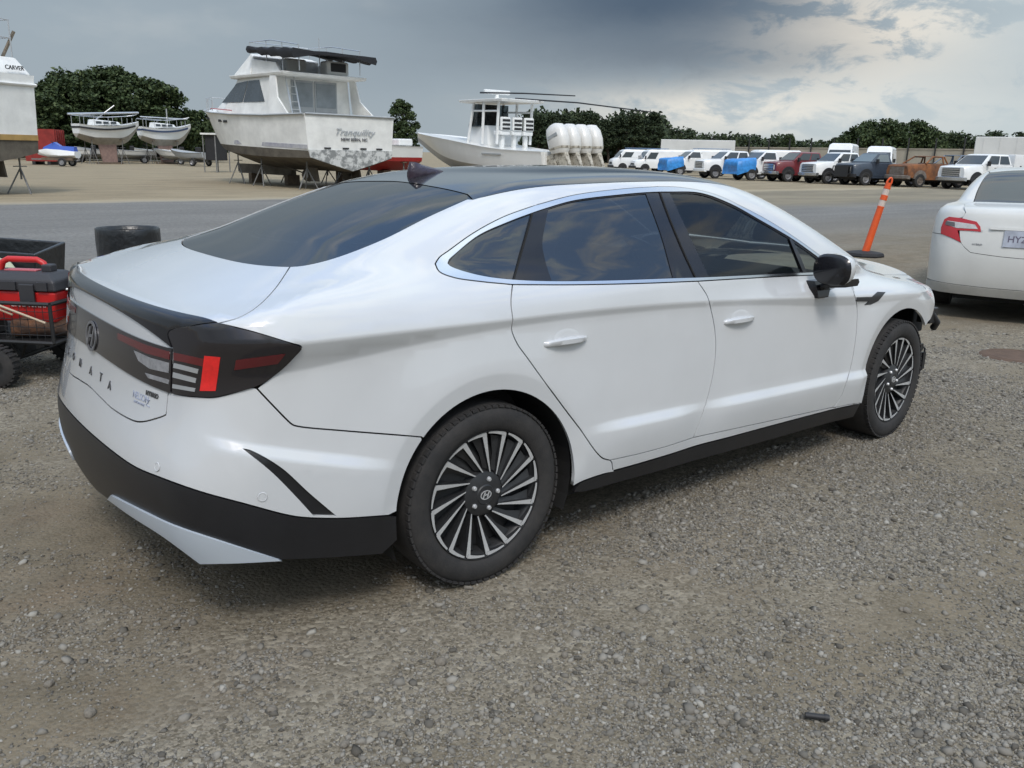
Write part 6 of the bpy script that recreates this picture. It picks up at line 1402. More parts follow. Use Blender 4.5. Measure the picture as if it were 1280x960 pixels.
# --- two sailboats
def sailboat(label, p, head, L, stripe, mast_up):
    t = thing('sailboat', label, 'sailboat', (p[0], p[1], 0), head); k = L/7.0
    S, sh = hull(t, [(0, .85*k, 3.05, .55*k, 2.3, 2.0), (2*k, 1.15*k, 2.92, .75*k, 2.0, 1.5), (4*k, 1.1*k, 2.98, .6*k, 2.0, 1.45), (5.8*k, .6*k, 3.18, .2*k, 2.35, 1.9), (7*k, .04, 3.4, .02, 3.1, 3.0)], lambda x: 2.05, M_gel2, mat('sail_bottom', (.36, .33, .28), .8, var=.3, vscale=2), M_gel2)
    mb = MB()
    for s_ in (-1, 1): mb.loft([[(x, s_*(b+.0), z-.32), (x, s_*(b+.035), z-.32), (x, s_*(b+.035), z-.18), (x, s_*(b+.0), z-.18)] for x, b, z in sh[:-2]])
    mb.box(-.03, .02, -.8*k, .8*k, 2.73, 2.87); mb.build('hull_stripe', stripe, t)
    MB().loft([[(1.6*k, -.7*k, 2.95), (1.6*k, .7*k, 2.95), (4.8*k, .5*k, 3.05), (4.8*k, -.5*k, 3.05)], [(1.7*k, -.6*k, 3.42), (1.7*k, .6*k, 3.42), (4.5*k, .38*k, 3.3), (4.5*k, -.38*k, 3.3)]]).build('cabin', M_gel2, t, bevel=.06)
    for s_ in (-1, 1):
        for j in range(3): slab([(x, s_*y*k, z) for x, y, z in ((1.9*k+j*.8*k, .665, 3.10), (2.5*k+j*.8*k, .64, 3.12), (2.5*k+j*.8*k, .62, 3.28), (1.9*k+j*.8*k, .645, 3.28))], (0, s_, .2), .02+.02*j, 'cabin_window', M_bgl, t)
    MB().loft([[(2.2*k, -.08, 1.62), (4.2*k, -.08, 1.62), (4.2*k, .08, 1.62), (2.2*k, .08, 1.62)], [(2.6*k, -.10, .12), (4.2*k, -.10, .12), (4.2*k, .10, .12), (2.6*k, .10, .12)]]).build('keel', mat('red_lead_keel', (.30, .20, .17), .85, var=.3), t, bevel=.03)
    MB().box(2.2*k, 4.5*k, -.5, .5, 0, .13).build('keel_timber', M_wood, t)
    if mast_up: mb = MB(); mb.tube([(-.6*k, .1, 3.75), (7.1*k, .0, 4.1)], .08, 8); mb.tube([(2.5*k, .3, 3.45), (4.2*k, -.3, 4.55)], .05, 6); mb.build('lowered_mast', M_alu, t)
    else: mb = MB(); mb.tube([(3.8*k, 0, 3.3), (3.8*k, 0, 4.6)], .05, 6); mb.tube([(.3*k, .1, 3.85), (6.6*k, 0, 3.8)], .05, 6); mb.build('boom', M_alu, t)
    mb = MB()
    for s_ in (-1, 1):
        mb.tube([(.1, s_*.85*k, 3.7), (3*k, s_*1.1*k, 3.6), (6*k, s_*.5*k, 3.8), (6.9*k, 0, 3.95)], .02, 5)
        for x, y, z in ((.1, .85, 3.0), (1.5, 1.05, 2.95), (3, 1.12, 2.95), (4.6, .9, 3.05), (6, .5, 3.2)): mb.tube([(x*k, s_*y*k, z), (x*k, s_*y*k, 3.65)], .02, 5)
    mb.build('lifelines', M_alu, t)
    for x, y in ((1.2*k, .75*k), (1.2*k, -.75*k), (4.6*k, .6*k), (4.6*k, -.6*k)): jack_stand('grey jack stand propping the hull of ' + ('the black-striped sailboat' if mast_up else 'the blue-striped sailboat'), local_pt(t, x, y), 1.95, rz=x, group='jack stands under ' + ('the black-striped sailboat' if mast_up else 'the blue-striped sailboat'))
    return t
ps = at_dist(99, 205, 78); sailboat('white sailboat with a black stripe and its mast lying on deck', ps, phi(ps)-R(63), 5.3, M_vblack, True)
ps = at_dist(178, 205, 82); sailboat('white sailboat with a blue stripe and a bare short mast', ps, phi(ps)-R(63), 4.7, M_navy, False)
# --- yard clutter between the boats
pb = at_dist(58, 206, 74); rd = thing('roll_off_bin', 'red roll-off bin behind the stern of the cut-off cruiser', 'bin', (pb[0], pb[1], 0), R(65)); M_binred = mat('bin_red', (.30, .03, .025), .7, var=.4, vscale=2)
MB().loft([[(-1.2, -1.0, .25), (1.2, -1.0, .25), (1.2, 1.0, .25), (-1.2, 1.0, .25)], [(-1.4, -1.1, 2.5), (1.4, -1.1, 2.5), (1.4, 1.1, 2.5), (-1.4, 1.1, 2.5)]]).build('container', M_binred, rd)
for k in range(5): MB().box(-1.2+.58*k, -1.12+.58*k, -1.16, -1.05, .3, 2.45).build('rib', M_binred, rd)
for s_ in (-1, 1): MB().box(-1.3, 1.3, s_*.5-.1, s_*.5+.1, 0, .25).build('runner', M_vblack, rd)
pj = at_dist(74, 207, 69); js = thing('jet_ski', 'blue and white jet ski on its small trailer beside the red bin', 'jet ski', (pj[0], pj[1], 0), phi(pj)+R(60)); M_jb = mat('jet_ski_blue', (.03, .09, .42), .35, coat=.4)
MB().loft([[(x, -w, z0), (x, -w*.5, z0-.18), (x, w*.5, z0-.18), (x, w, z0), (x, w*.8, z1), (x, -w*.8, z1)] for x, w, z0, z1 in ((-1.4, .45, .75, 1.0), (-.4, .5, .72, 1.1), (.6, .45, .78, 1.15), (1.4, .06, .95, 1.05))]).build('hull', M_gel2, js, smooth=50)
MB().loft([[(x, -w, z0), (x, w, z0), (x, w*.6, z1), (x, -w*.6, z1)] for x, w, z0, z1 in ((-1.3, .28, 1.0, 1.32), (-.3, .3, 1.08, 1.35), (.1, .3, 1.1, 1.6), (.9, .25, 1.1, 1.25))]).build('cowl', M_jb, js, smooth=50)
MB().tube([(.15, -.4, 1.62), (.2, 0, 1.58), (.15, .4, 1.62)], .03, 6).build('handlebar', M_vblack, js)
jt = thing('small_trailer', 'low grey trailer carrying the blue and white jet ski', 'trailer', (pj[0], pj[1], 0), phi(pj)+R(60)); MB().box(-1.5, 1.9, -.05, .05, .40, .5).build('beam', M_stand, jt); MB().box(-1.2, 1.0, -.35, -.25, .40, .58).build('bunk', M_wood, jt); MB().box(-1.2, 1.0, .25, .35, .40, .58).build('bunk', M_wood, jt); MB().box(-.65, -.55, -.6, .6, .32, .399).build('axle', M_stand, jt); add_wheels(jt, (-.6,), .65, .28, w=.16)
pf = at_dist(272, 212, 58); fr_ = thing('equipment_frame', 'dark equipment stand with a pale flat top beside the bow of the old cruiser', 'stand', (pf[0], pf[1], 0), R(40)); MB().box(-.9, .9, -.5, .5, 2.22, 2.32).build('flat_top', M_gel, fr_); MB().box(-.7, .7, -.35, .35, .7, 2.2).build('dark_box', M_vblack, fr_, bevel=.03)
for x in (-.8, .8):
    for y in (-.4, .4): MB().tube([(x, y, 0), (x, y, 2.23)], .04, 6).build('leg', M_stand, fr_)
rq = random.Random(12)
for k, (px, d, lab) in enumerate([(116, 84, 'low white skiff on a trailer under the black-striped sailboat'), (164, 86, 'low white skiff between the two sailboats'), (196, 84, 'low white skiff under the blue-striped sailboat'), (247, 80, 'low white skiff beside the blue-striped sailboat stern'), (262, 74, 'low grey skiff beside the dark equipment stand'), (226, 88, 'low white skiff in front of the dark bush')]):
    q = at_dist(px, 205, d); t = thing('skiff', lab, 'skiff', (q[0], q[1], 0), phi(q)+R(rq.uniform(40, 120)))
    hull(t, [(0, .75, 1.05, .6, .65, .48), (2, .85, 1.05, .65, .62, .45), (3.6, .5, 1.2, .3, .8, .6), (4.4, .04, 1.3, .02, 1.15, 1.1)], lambda x: .72, M_gel2 if k != 4 else M_teakgrey, M_teakgrey, M_teakgrey)
    MB().box(-.35, 0, -.2, .2, .55, 1.45).build('motor', M_vblack, t, bevel=.05); MB().box(.3, 3.6, -.06, .06, .36, .47).build('trailer_beam', M_stand, t); MB().box(.9, 1.1, -.7, .7, .3, .40).build('trailer_axle', M_stand, t); add_wheels(t, (1.0,), .8, .30, w=.16)
# ------------------------------------------------------------------ things near the sedan
# --- orange channeliser post, leaning, on its black rubber base
pc = G(1080, 320); M_or = mat('orange_plastic', (.72, .10, .02), .45, var=.15, vscale=5); M_refl = mat('white_reflective', (.60, .50, .44), .4, var=.1, vscale=9)
cone = thing('channeliser_post', 'orange channeliser post with two white bands leaning on a black base', 'traffic post', (pc[0], pc[1], 0)); vx = np.array([_r[0], _r[1], 0])
lean = Vector((vx[0]*.215, vx[1]*.215, 1)).normalized()
base = MB(); n = 8
base.loft([[(r_*math.cos(2*math.pi*(k+.5)/n), r_*math.sin(2*math.pi*(k+.5)/n), z) for k in range(n)] for r_, z in ((.30, .0), (.31, .02), (.29, .06), (.12, .085))]); base.build('rubber_base', mat('black_rubber', (.02, .02, .022), .8, bump=.2), cone, smooth=30)
def pole_seg(h0, h1, r0, r1, name, m, parent=cone):
    a, b = lean*h0, lean*h1; return MB().tube([(a.x, a.y, a.z), (b.x, b.y, b.z)], [r0, r1], 16).build(name, m, parent, smooth=40)
body = pole_seg(.05, .80, .060, .052, 'post_body', M_or)
for h0, h1, r_, m in ((.80, .82, .056, M_or), (.82, .92, .051, M_refl), (.92, 1.00, .055, M_or), (1.00, 1.10, .050, M_refl), (1.10, 1.13, .054, M_or), (1.13, 1.20, .047, M_or)): pole_seg(h0, h1, r_, r_-.001, 'post_band' if m is M_or else 'reflective_band', m)
mb = MB(); a = lean*1.20
ring = []
for k in range(13):
    t_ = math.pi*(k/12.); ring.append((a.x+lean.x*.10*math.sin(t_)*1.0+vx[0]*.038*math.cos(t_), a.y+lean.y*.10*math.sin(t_)+vx[1]*.038*math.cos(t_), a.z-.01+.085*math.sin(t_)))
mb.tube(ring, .016, 8); mb.build('grab_loop', M_or, cone, smooth=50)

# --- black lined barrel behind the trunk
pb = at_dist(161, 300, 8.5); bar = thing('trash_barrel', 'black trash barrel with a crinkled plastic liner behind the trunk', 'barrel', (pb[0], pb[1], 0)); M_lin = mat('black_liner', (.018, .020, .022), .32, bump=.5, bscale=14)
MB().lathe([(.001, .01), (.235, .01), (.245, .03), (.25, .30), (.254, .32), (.25, .34), (.25, .60), (.254, .62), (.25, .64), (.25, .76), (.24, .76), (.24, .05), (.001, .05)], 36, 'z').build('drum', M_vblack, bar, smooth=40)
rq = np.random.default_rng(3); n = 72; rings = []
for z, r_, amp in ((.20, .306, .006), (.40, .306, .012), (.55, .306, .010), (.66, .306, .009), (.74, .307, .006), (.785, .308, .003), (.795, .300, .003), (.785, .284, .004), (.60, .272, .008), (.30, .262, .010)):
    ph = np.cumsum(rq.normal(size=n)*.8); w = np.convolve(np.tile(rq.normal(size=n), 3), np.ones(4)/4, 'same')[n:2*n]
    r_ *= .87; rings.append([((r_+amp*w[k])*math.cos(2*math.pi*k/n), (r_+amp*w[k])*math.sin(2*math.pi*k/n), z+amp*.5*w[k]) for k in range(n)])
MB().loft(rings, cap=False).build('liner', M_lin, bar, smooth=60)

# --- garden cart with its load
M_cart = mat('black_cart_steel', (.02, .02, .021), .5, var=.3); M_tbr = mat('toolbox_red', (.55, .02, .02), .4, var=.1); M_tbk = mat('toolbox_black', (.03, .03, .034), .55)
gp = lambda px, py, z: at_plane(px, py, 2, z)
cp = at_plane(20, 450, 2, .0); cdir = R(CYAW*180/math.pi-88)       # cart runs roughly across the view
cart = thing('garden_cart', 'black steel mesh garden cart with fat tyres behind the sedan', 'cart', (0, 0, 0))
c0 = at_dist(52, 400, 6.45); c0[2] = 0; ex = np.array([math.sin(CYAW-.10), -math.cos(CYAW-.10), 0]); ey = np.array([-ex[1], ex[0], 0])
rz = math.atan2(ex[1], ex[0]); cart.location = (c0[0], c0[1], 0); cart.rotation_euler = (0, 0, rz)
# local frame: x to the right of the picture, y away
X0, X1, Y0, Y1, ZB, ZT = -.95, .26, -.28, .30, .28, .53
mb = MB()
for z in (ZB, ZT):
    for y in (Y0, Y1): mb.tube([(X0, y, z), (X1, y, z)], .014, 6)
    for x in (X0, X1): mb.tube([(x, Y0, z), (x, Y1, z)], .014, 6)
for x in (X0, X0+.4, X0+.8, X1):
    for y in (Y0, Y1): mb.tube([(x, y, ZB), (x, y, ZT)], .012, 6)
mb.build('frame', M_cart, cart, smooth=50)
mb = MB()
for k in range(24):
    x = X0+(X1-X0)*k/23
    for y in (Y0, Y1): mb.tube([(x, y, ZB), (x, y, ZT)], .0025, 4)
for k in range(6):
    z = ZB+(ZT-ZB)*k/5
    for y in (Y0, Y1): mb.tube([(X0, y, z), (X1, y, z)], .0025, 4)
    for x in (X0, X1): mb.tube([(x, Y0, z), (x, Y1, z)], .0025, 4)
mb.build('mesh_side', M_cart, cart); MB().box(X0, X1, Y0, Y1, ZB-.012, ZB).build('mesh_floor', M_cart, cart)
for x in (X0+.16, X1-.34):
    mb = MB(); mb.tube([(x, Y0-.02, .145), (x, Y1+.02, .145)], .014, 6)
    for y in (-.14, .14): mb.tube([(x-.07, y, ZB), (x, y, .15)], .012, 5); mb.tube([(x+.07, y, ZB), (x, y, .15)], .012, 5)
    mb.build('axle', M_cart, cart)
    for y in (Y0-.08, Y1+.08):
        t_ = MB(); t_.lathe([(.06, -.04), (.10, -.045), (.125, -.034), (.132, 0), (.125, .034), (.10, .045), (.06, .04)], 24, 'y', closed=True)
        for k in range(24):
            m_ = Matrix.Rotation(2*math.pi*k/24, 4, 'Y'); t_.box(-.008, .008, -.038, .038, .126, .136, m_)
        w = t_.build('wheel', M_rubber, cart, smooth=40); w.location = (x, y, .135); w.rotation_euler = (0, .3*y, 0)
        MB().lathe([(.001, -.036), (.022, -.04), (.025, -.026), (.062, -.03), (.062, .03), (.001, .03)], 16, 'y').build('hub', M_cart, w, smooth=40)
def in_cart(name, label, cat, x, y, z, r_=0.): t = thing(name, label, cat, tuple(c0+ex*x+ey*y+np.array([0, 0, z])), rz+r_); return t
tb = in_cart('tool_box', 'red and black tool box with a red handle standing in the cart', 'tool box', -.02, -.07, .395)
MB().loft([[(-.27, -.12, 0), (.25, -.12, 0), (.25, .12, 0), (-.27, .12, 0)], [(-.30, -.14, .20), (.28, -.14, .20), (.28, .14, .20), (-.30, .14, .20)]]).build('tray', M_tbr, tb, bevel=.015)
lid = MB().loft([[(-.31, -.15, .203), (.29, -.15, .203), (.29, .15, .203), (-.31, .15, .203)], [(-.30, -.145, .27), (.28, -.145, .27), (.28, .145, .27), (-.30, .145, .27)], [(-.24, -.10, .315), (.22, -.10, .315), (.22, .10, .315), (-.24, .10, .315)]]).build('lid', M_tbk, tb, bevel=.012)
mb = MB(); mb.tube([(-.17, 0, .315), (-.15, 0, .365), (-.11, 0, .385), (.09, 0, .385), (.13, 0, .365), (.15, 0, .315)], .020, 8); mb.build('handle', M_tbr, tb, smooth=50)
MB().box(.13, .20, -.035, .035, .31, .36).build('handle_boss', M_tbk, tb, bevel=.01); MB().box(-.12, .10, -.04, .04, .316, .322).build('top_tray', mat('pink_tray', (.50, .12, .14), .5), tb)
for x in (-.16, .10): MB().box(x-.05, x+.05, -.165, -.148, .13, .25).build('latch', M_tbk, tb, bevel=.006)
for x0, x1 in ((-.26, -.20), (-.09, .03), (.17, .24)): MB().box(x0, x1, -.162, -.150, .21, .262).build('lid_rib', M_tbk, lid)
o = link('tool_box_lettering', text_mesh('CRAFTSMAN', .042, .001, spacing=1.15, italic_bold=.0008), mat('white_print', (.42, .42, .42), .6), tb); o.location = (.10, -.1415, .115); o.rotation_euler = (R(90), 0, 0)
bag = in_cart('tool_bag', 'brown and grey canvas tool bag lying in the cart', 'bag', .08, -.10, .285, .2); rq2 = random.Random(4)
rings = [[(x+rq2.uniform(-.008, .008), w*math.cos(a)*(1+.06*rq2.uniform(-1, 1)), max(0, h*.5+h*.5*math.sin(a)*(1+.05*rq2.uniform(-1, 1)))) for a in np.linspace(0, 2*math.pi, 13)[:-1]] for x, w, h in ((-.20, .03, .06), (-.17, .09, .13), (-.08, .11, .18), (.03, .11, .19), (.12, .10, .16), (.17, .07, .12), (.19, .02, .06))]
MB().loft(rings).build('bag_body', mat('bag_canvas', (.22, .10, .05), .85, col2=(.07, .06, .055), vscale=9, bump=.4, bscale=40), bag, smooth=60)
MB().tube([(-.12, 0, .17), (-.05, -.03, .215), (.05, -.02, .215), (.10, 0, .17)], .012, 6).build('bag_strap', M_tbk, bag, smooth=50)
bx = in_cart('cardboard_box', 'small grey box lying low in the cart beside the brown bag', 'box', -.42, -.08, .285, -.1); MB().box(-.15, .15, -.12, .12, 0, .19).build('carton', mat('grey_carton', (.10, .095, .09), .85, var=.3), bx, bevel=.008)
for k, (x0, z0, x1, z1) in enumerate(((-.38, .60, .02, .46), (-.25, .58, .14, .45), (-.05, .52, .25, .42))):
    st = in_cart('wooden_stick', 'thin pale wooden stick lying across the cart rails', 'stick', 0, 0, 0); st['group'] = 'sticks across the cart'; MB().tube([(x0, -.295-.012*k, z0), (x1, -.30-.012*k, z1)], .007, 6).build('shaft', mat('pale_stick', (.45, .36, .26), .7), st)
mbg = in_cart('refuse_sack', 'black refuse sack hanging off the end of the cart', 'bag', .32, .02, .0)
rq3 = random.Random(6); rings = [[((w*math.cos(a))*(1+.10*rq3.uniform(-1, 1)), (w*1.3*math.sin(a))*(1+.10*rq3.uniform(-1, 1)), z) for a in np.linspace(0, 2*math.pi, 15)[:-1]] for z, w in ((.05, .02), (.07, .06), (.20, .08), (.36, .095), (.52, .085), (.62, .06), (.70, .065), (.73, .02))]
MB().loft(rings).build('sack', M_lin, mbg, smooth=60); mb = MB(); mb.tube([(.02, -.06, .60), (-.06, -.12, .60)], .008, 6); mb.tube([(.02, -.14, .62), (.10, -.12, .60), (.12, -.11, .52)], .007, 6); mb.build('wire_tie', M_alu, mbg)
bn = in_cart('black_bin', 'black open tub with a pale blue-green sheet leaning on it, behind the tool box', 'tub', -.80, .70, 0.0, .1)
MB().loft([[(-.33, -.2, 0), (.33, -.2, 0), (.33, .2, 0), (-.33, .2, 0)], [(-.40, -.24, .78), (.44, -.24, .74), (.42, .24, .78), (-.40, .24, .82)], [(-.37, -.21, .78), (.41, -.21, .74), (.39, .21, .78), (-.37, .21, .82)], [(-.30, -.17, .1), (.30, -.17, .1), (.30, .17, .1), (-.30, .17, .1)]]).build('tub_wall', M_lin, bn, bevel=.01)
sh_ = in_cart('printed_sheet', 'pale blue and green printed sheet leaning against the black tub', 'sheet', -.62, .38, .50, .1)
MB().prism([(-.30, 0), (.30, 0), (.12, .20), (-.30, .34)], 'y', .0, .012).build('sheet', mat('pale_print', (.42, .52, .45), .5, col2=(.55, .55, .35), vscale=4), sh_).rotation_euler = (R(-18), 0, 0)

# --- small loose things on the lot
pk = G(1021, 899.5); pg = thing('black_plug', 'short black plastic tube lying on the gravel', 'tube', (pk[0], pk[1], 0), CYAW-R(100)); MB().tube([(-.032, 0, .010), (.032, 0, .010)], .0085, 10).build('tube', M_vblack, pg, smooth=40); MB().tube([(.020, 0, .010), (.028, 0, .010)], .0098, 10).build('collar', M_vblack, pg, smooth=40)
rs = np.random.default_rng(9); V0, F0 = ico()
def big_stone(px, py, s, lab):
    q = G(px, py); v = V0*(.78+.44*rs.random((12, 1)))*np.array([1, .8, .62])*s; a = rs.random()*6; v = np.stack([v[:, 0]*math.cos(a)-v[:, 1]*math.sin(a), v[:, 0]*math.sin(a)+v[:, 1]*math.cos(a), v[:, 2]], -1)
    me = bpy.data.meshes.new('stone'); me.from_pydata([tuple(k) for k in v], [], [tuple(int(i) for i in f) for f in F0]); me.update(); bm = bmesh.new(); bm.from_mesh(me); bmesh.ops.subdivide_edges(bm, edges=bm.edges, cuts=1, smooth=.6); bm.to_mesh(me); bm.free()
    o = link('stone', me, M_bigst); z = float(gheight(np.array([q[0]]), np.array([q[1]]))[0]); o.location = (q[0], q[1], z+s*.3); tag(o, lab, 'stone', 'larger stones on the gravel')
M_bigst = mat('grey_stone', (.21, .185, .15), .9, var=.45, vscale=35, bump=.4, bscale=120)
for px, py, s in ((551, 829, .020), (804, 851, .015), (341, 888, .018), (112, 893, .019), (706, 820, .013), (985, 821, .014), (904, 904, .016), (1134, 764, .016), (525, 655, .012), (62, 858, .016), (430, 931, .017), (1128, 762, .013), (673, 861, .015), (935, 905, .013)): big_stone(px, py, s, 'grey stone larger than the gravel around it')
ps = G(1272, 446); st = bpy.data.meshes.new('stain_disc')
dc = thing('stain_disc', 'rust-brown round disc added for a dark rusty stain on the lot behind the white sedan with red tail lamps', 'stain', (ps[0], ps[1], .0)); MB().lathe([(.001, .012), (.22, .012), (.24, .014), (.26, .010), (.28, .0)], 36, 'z').build('plate', mat('rusty_brown', (.12, .075, .05), .9, var=.4, vscale=8, bump=.3), dc, smooth=30); MB().lathe([(.22, .013), (.228, .016), (.235, .013)], 36, 'z').build('rim', mat('rusty_brown', (.12, .075, .05)), dc)  # added disc and rim stand for a rusty stain patch; no drain here
# ------------------------------------------------------------------ the second white sedan (tail towards us, cut off by the frame)
k_plan = Spline([(-1.1, .74), (-.9, .83), (-.6, .885), (-.2, .905), (.5, .91), (1.4, .91), (2.4, .905), (2.8, .90), (3.2, .86), (3.6, .76)])
k_XR = Spline([(.2, -.98), (.34, -1.035), (.5, -1.06), (.66, -1.055), (.80, -1.03), (.92, -1.00), (1.04, -.965), (1.2, -.93)])
k_D = Spline([(-1.1, 1.04), (-.95, 1.085), (-.8, 1.105), (-.5, 1.125), (-.2, 1.12), (.5, 1.06), (1.5, 1.02), (2.2, 1.0), (2.6, .96), (3.0, .90), (3.3, .83), (3.6, .70)])
k_P = Spline([(-.9, .98), (-.6, 1.08), (-.4, 1.15), (0, 1.29), (.35, 1.395), (.7, 1.455), (1.2, 1.475), (1.6, 1.445), (1.9, 1.36), (2.2, 1.22), (2.5, 1.06), (2.7, .95)])
k_G = Spline([(-1.0, .60), (-.6, .70), (-.2, .76), (.3, .80), (1.2, .81), (2.0, .79), (2.7, .74)])
def camF(p):
    x, y, z = p[..., 0], p[..., 1], p[..., 2]; ay = np.abs(y)
    s = k_plan(x)-.10*sp(z-.86, .05)-.25*sp(z-.98, .03)-.05*sp(.6-z, .05)+.05*sp(.40-z, .01)*0
    side = ay-s; rear = (k_XR(z)+.09*ay**2+.16*ay**4-x)*.93; top = z-(k_D(x)-.04*ay**2)
    low = smax(smax(side, rear, .16), top, .07); low = smax(low, x-(3.62-.2*ay**2), .2); low = smax(low, .20-z, .04)
    zz = z-1.05; gs = (ay-(k_G(x)+.0265-.48*sp(zz+.05, .02)-.3*np.maximum(zz, 0)**2-.8*sp(-zz-.06, .02)))*.88; rt = (z-(k_P(x)-.05*ay**2-.1*ay**4))*.95
    up = smax(smax(gs, rt, .08), .75-z, .05); up = smax(up, -x-.8, .08)
    return smin(low, up, .05)
def build_camry():
    q0 = at_plane(1273, 306, 0, 0); h = R(19.0); loc = np.array([8.14, .47, 0.0]); set_frame(loc, h); FORM['f'] = camF
    root = thing('sedan', 'white sedan with red and clear tail lamps and a South Carolina style plate, tail towards the fastback', 'car', tuple(loc), h)
    root['label'] = 'dusty white sedan with red and clear tail lamps and a licence plate on its trunk'
    Mw = mat('cream_white_paint', (.60, .60, .575), .32, coat=.8, var=.10, vscale=2.5); Mlow = mat('dusty_lower_trim', (.42, .41, .38), .6, var=.2)
    C1 = Chart('star', (.1, 0, .75), (-1, 0, .3)); C2 = Chart('cyl', (0., .75)); CL = Chart('star', (.05, 0, .75), (-.6, .75, .25)); T1 = Chart('top')
    ml = lambda P: mir(P)                                  # outlines are drawn on the visible left (+y) side, mirrored for the right
    def halfL(P): k = P[P[:, 1] > .012]; e = k[-1].copy(); e[1] = 0; return np.vstack([k, snap(e[None], 4)*np.array([1, 0, 1])])
    def symL(*cs): P = np.vstack(cs); return np.vstack([P, mir(P[::-1])])
    def ARCL(wx, rad, a0, a1, n=30):
        a = np.radians(np.linspace(a0, a1, n)); c = np.stack([wx+rad*np.cos(a), .33+rad*np.sin(a)], -1); return XZ(*[tuple(q) for q in c], step=.05, s=1)
    REAR = lambda *yz: [_rear(y, z) for y, z in yz]
    def RR(*pts, step=.03):
        c = crom(pts, step); o = np.stack([0*c[:, 0]-1.6, c[:, 0], c[:, 1]], -1); d = np.tile([1., 0., 0.], (len(c), 1)); t, ok, F = trace(o, d, 0, 1.5, 300); return o+d*t[:, None]
    # trunk lid and rear glass drawn on the tail (y, z) and from above (x, y)
    glb = TOP((-.50, 0), (-.49, .3), (-.44, .56)); gls = TOP((-.44, .56), (-.1, .565), (.3, .545), (.52, .52)); glt = TOP((.52, .52), (.60, .25), (.62, 0))
    cut1 = np.vstack([TOP((-.44, .56), (-.50, .60), (-.60, .625)), PX((1207, 266), (1203, 272), (1199.5, 285), (1201, 303), (1206, 309.5), (1213, 315.6))])
    c2 = PX((1213, 315.6), (1228, 318), (1245, 320.3)); cut2 = np.vstack([c2, RR((float(c2[-1][1])-.03, float(c2[-1][2])-.002), (.10, float(c2[-1][2])-.006), (0, float(c2[-1][2])-.007))])
    lid = panel('trunk_lid', [symL(glb[:-1], cut1[:-1], cut2)], C1, Mw, root, h=.04)[0]
    panel('rear_window', [symL(glb[:-1], gls[:-1], glt)], C1, M_glassP, root, h=.05, off=-.003, lip=0)
    rail_ = TOP((.52, .52), (.8, .56), (1.3, .56), (1.70, .54)); panel('roof', [symL(rv(glt)[:-1], TOP((.52, .52), (.8, .56), (1.3, .56), (1.70, .54))[:-1], TOP((1.70, .54), (1.76, .25), (1.77, 0)))], C2, Mw, root, h=.06)
    panel('windshield', [symL(TOP((1.77, 0), (1.76, .25), (1.70, .54))[:-1], TOP((1.70, .54), (2.1, .58), (2.42, .63))[:-1], TOP((2.42, .63), (2.5, .3), (2.52, 0)))], C2, M_glassS, root, h=.07, off=-.003, lip=0)
    panel('hood', [symL(TOP((2.52, 0), (2.5, .3), (2.42, .63))[:-1], TOP((2.42, .66), (2.9, .70), (3.25, .62))[:-1], TOP((3.25, .62), (3.42, .3), (3.45, 0)))], T1, Mw, root, h=.07)
    lampo = RR((.585, .985), (.58, .935), (.66, .925), (.745, .94))
    # tail lamp outline in photo pixels
    lp = [(1177, 284), (1181, 274), (1187, 271), (1203, 273), (1221, 277.3), (1225.6, 283.5), (1226.3, 290), (1212, 288.5), (1197, 288), (1199, 295), (1201, 303), (1190, 297.5), (1176.5, 292)]
    P = np.vstack([PX(lp[i], lp[(i+1) % len(lp)], step=4)[:-1] for i in range(len(lp))]); P = P*1.0
    L1 = panel('tail_lamp', [P], C1, mat('tail_red', (.42, .015, .02), .15, coat=.5), root, h=.02, off=.006, gap=0, lip=.008, mirror=True)
    for nm, px, mt in (('clear_lens', [(1185, 276), (1200, 278), (1219, 281), (1222.5, 286.5), (1196, 285), (1184, 281)], mat('clear_lens', (.55, .54, .53), .15, coat=.5, var=.3, vscale=30)), ('dark_lens', [(1183.5, 276.5), (1194, 278), (1194, 283.5), (1182.5, 281)], mat('smoked_lens', (.10, .09, .09), .15, coat=.5))):
        Q = np.vstack([PX(px[i], px[(i+1) % len(px)], step=3)[:-1] for i in range(len(px))]); a, b = panel(nm, [Q], C1, mt, root, h=.015, off=.0085 if nm == 'clear_lens' else .0105, gap=0, lip=.003, mirror=True); a.parent = L1[0]; b.parent = L1[1]
    # bumper: from the lid and lamps down to the lower lip
    aR = 38; btop = np.vstack([RR((.48, .715), (.52, .75), (.56, .84), (.585, .90))]); bl = RR((.86, .355), (.6, .345), (.3, .34), (0, .34))
    lamplow = PX((1201, 303), (1190, 297.5), (1178, 292.5)); sidecut = XZ((float(lamplow[-1][0])+.02, float(lamplow[-1][2])), (-.62, .80), (-.45, .68), (-.375, .56), step=.03, s=1)
    bump_ = panel('rear_bumper', [symL(rv(cut2)[:-1], PX((1213, 315.6), (1206, 309.5), (1201, 303))[:-1], lamplow, sidecut[1:], ARCL(0, .375, 148, 186)[1:], rv(bl)[::-1] if False else bl)], C1, Mw, root, h=.04)[0]
    panel('bumper_lip', [symL(RR((0, .338), (.3, .338), (.6, .343), (.84, .353))[:-1], XZ((-.60, .33), (-.45, .30), (-.385, .29), step=.03, s=1), XZ((-.385, .25), (-.6, .245), (-.75, .25), step=.03, s=1), RR((.72, .25), (.4, .25), (0, .25)))], C1, Mlow, root, h=.05, off=.004)
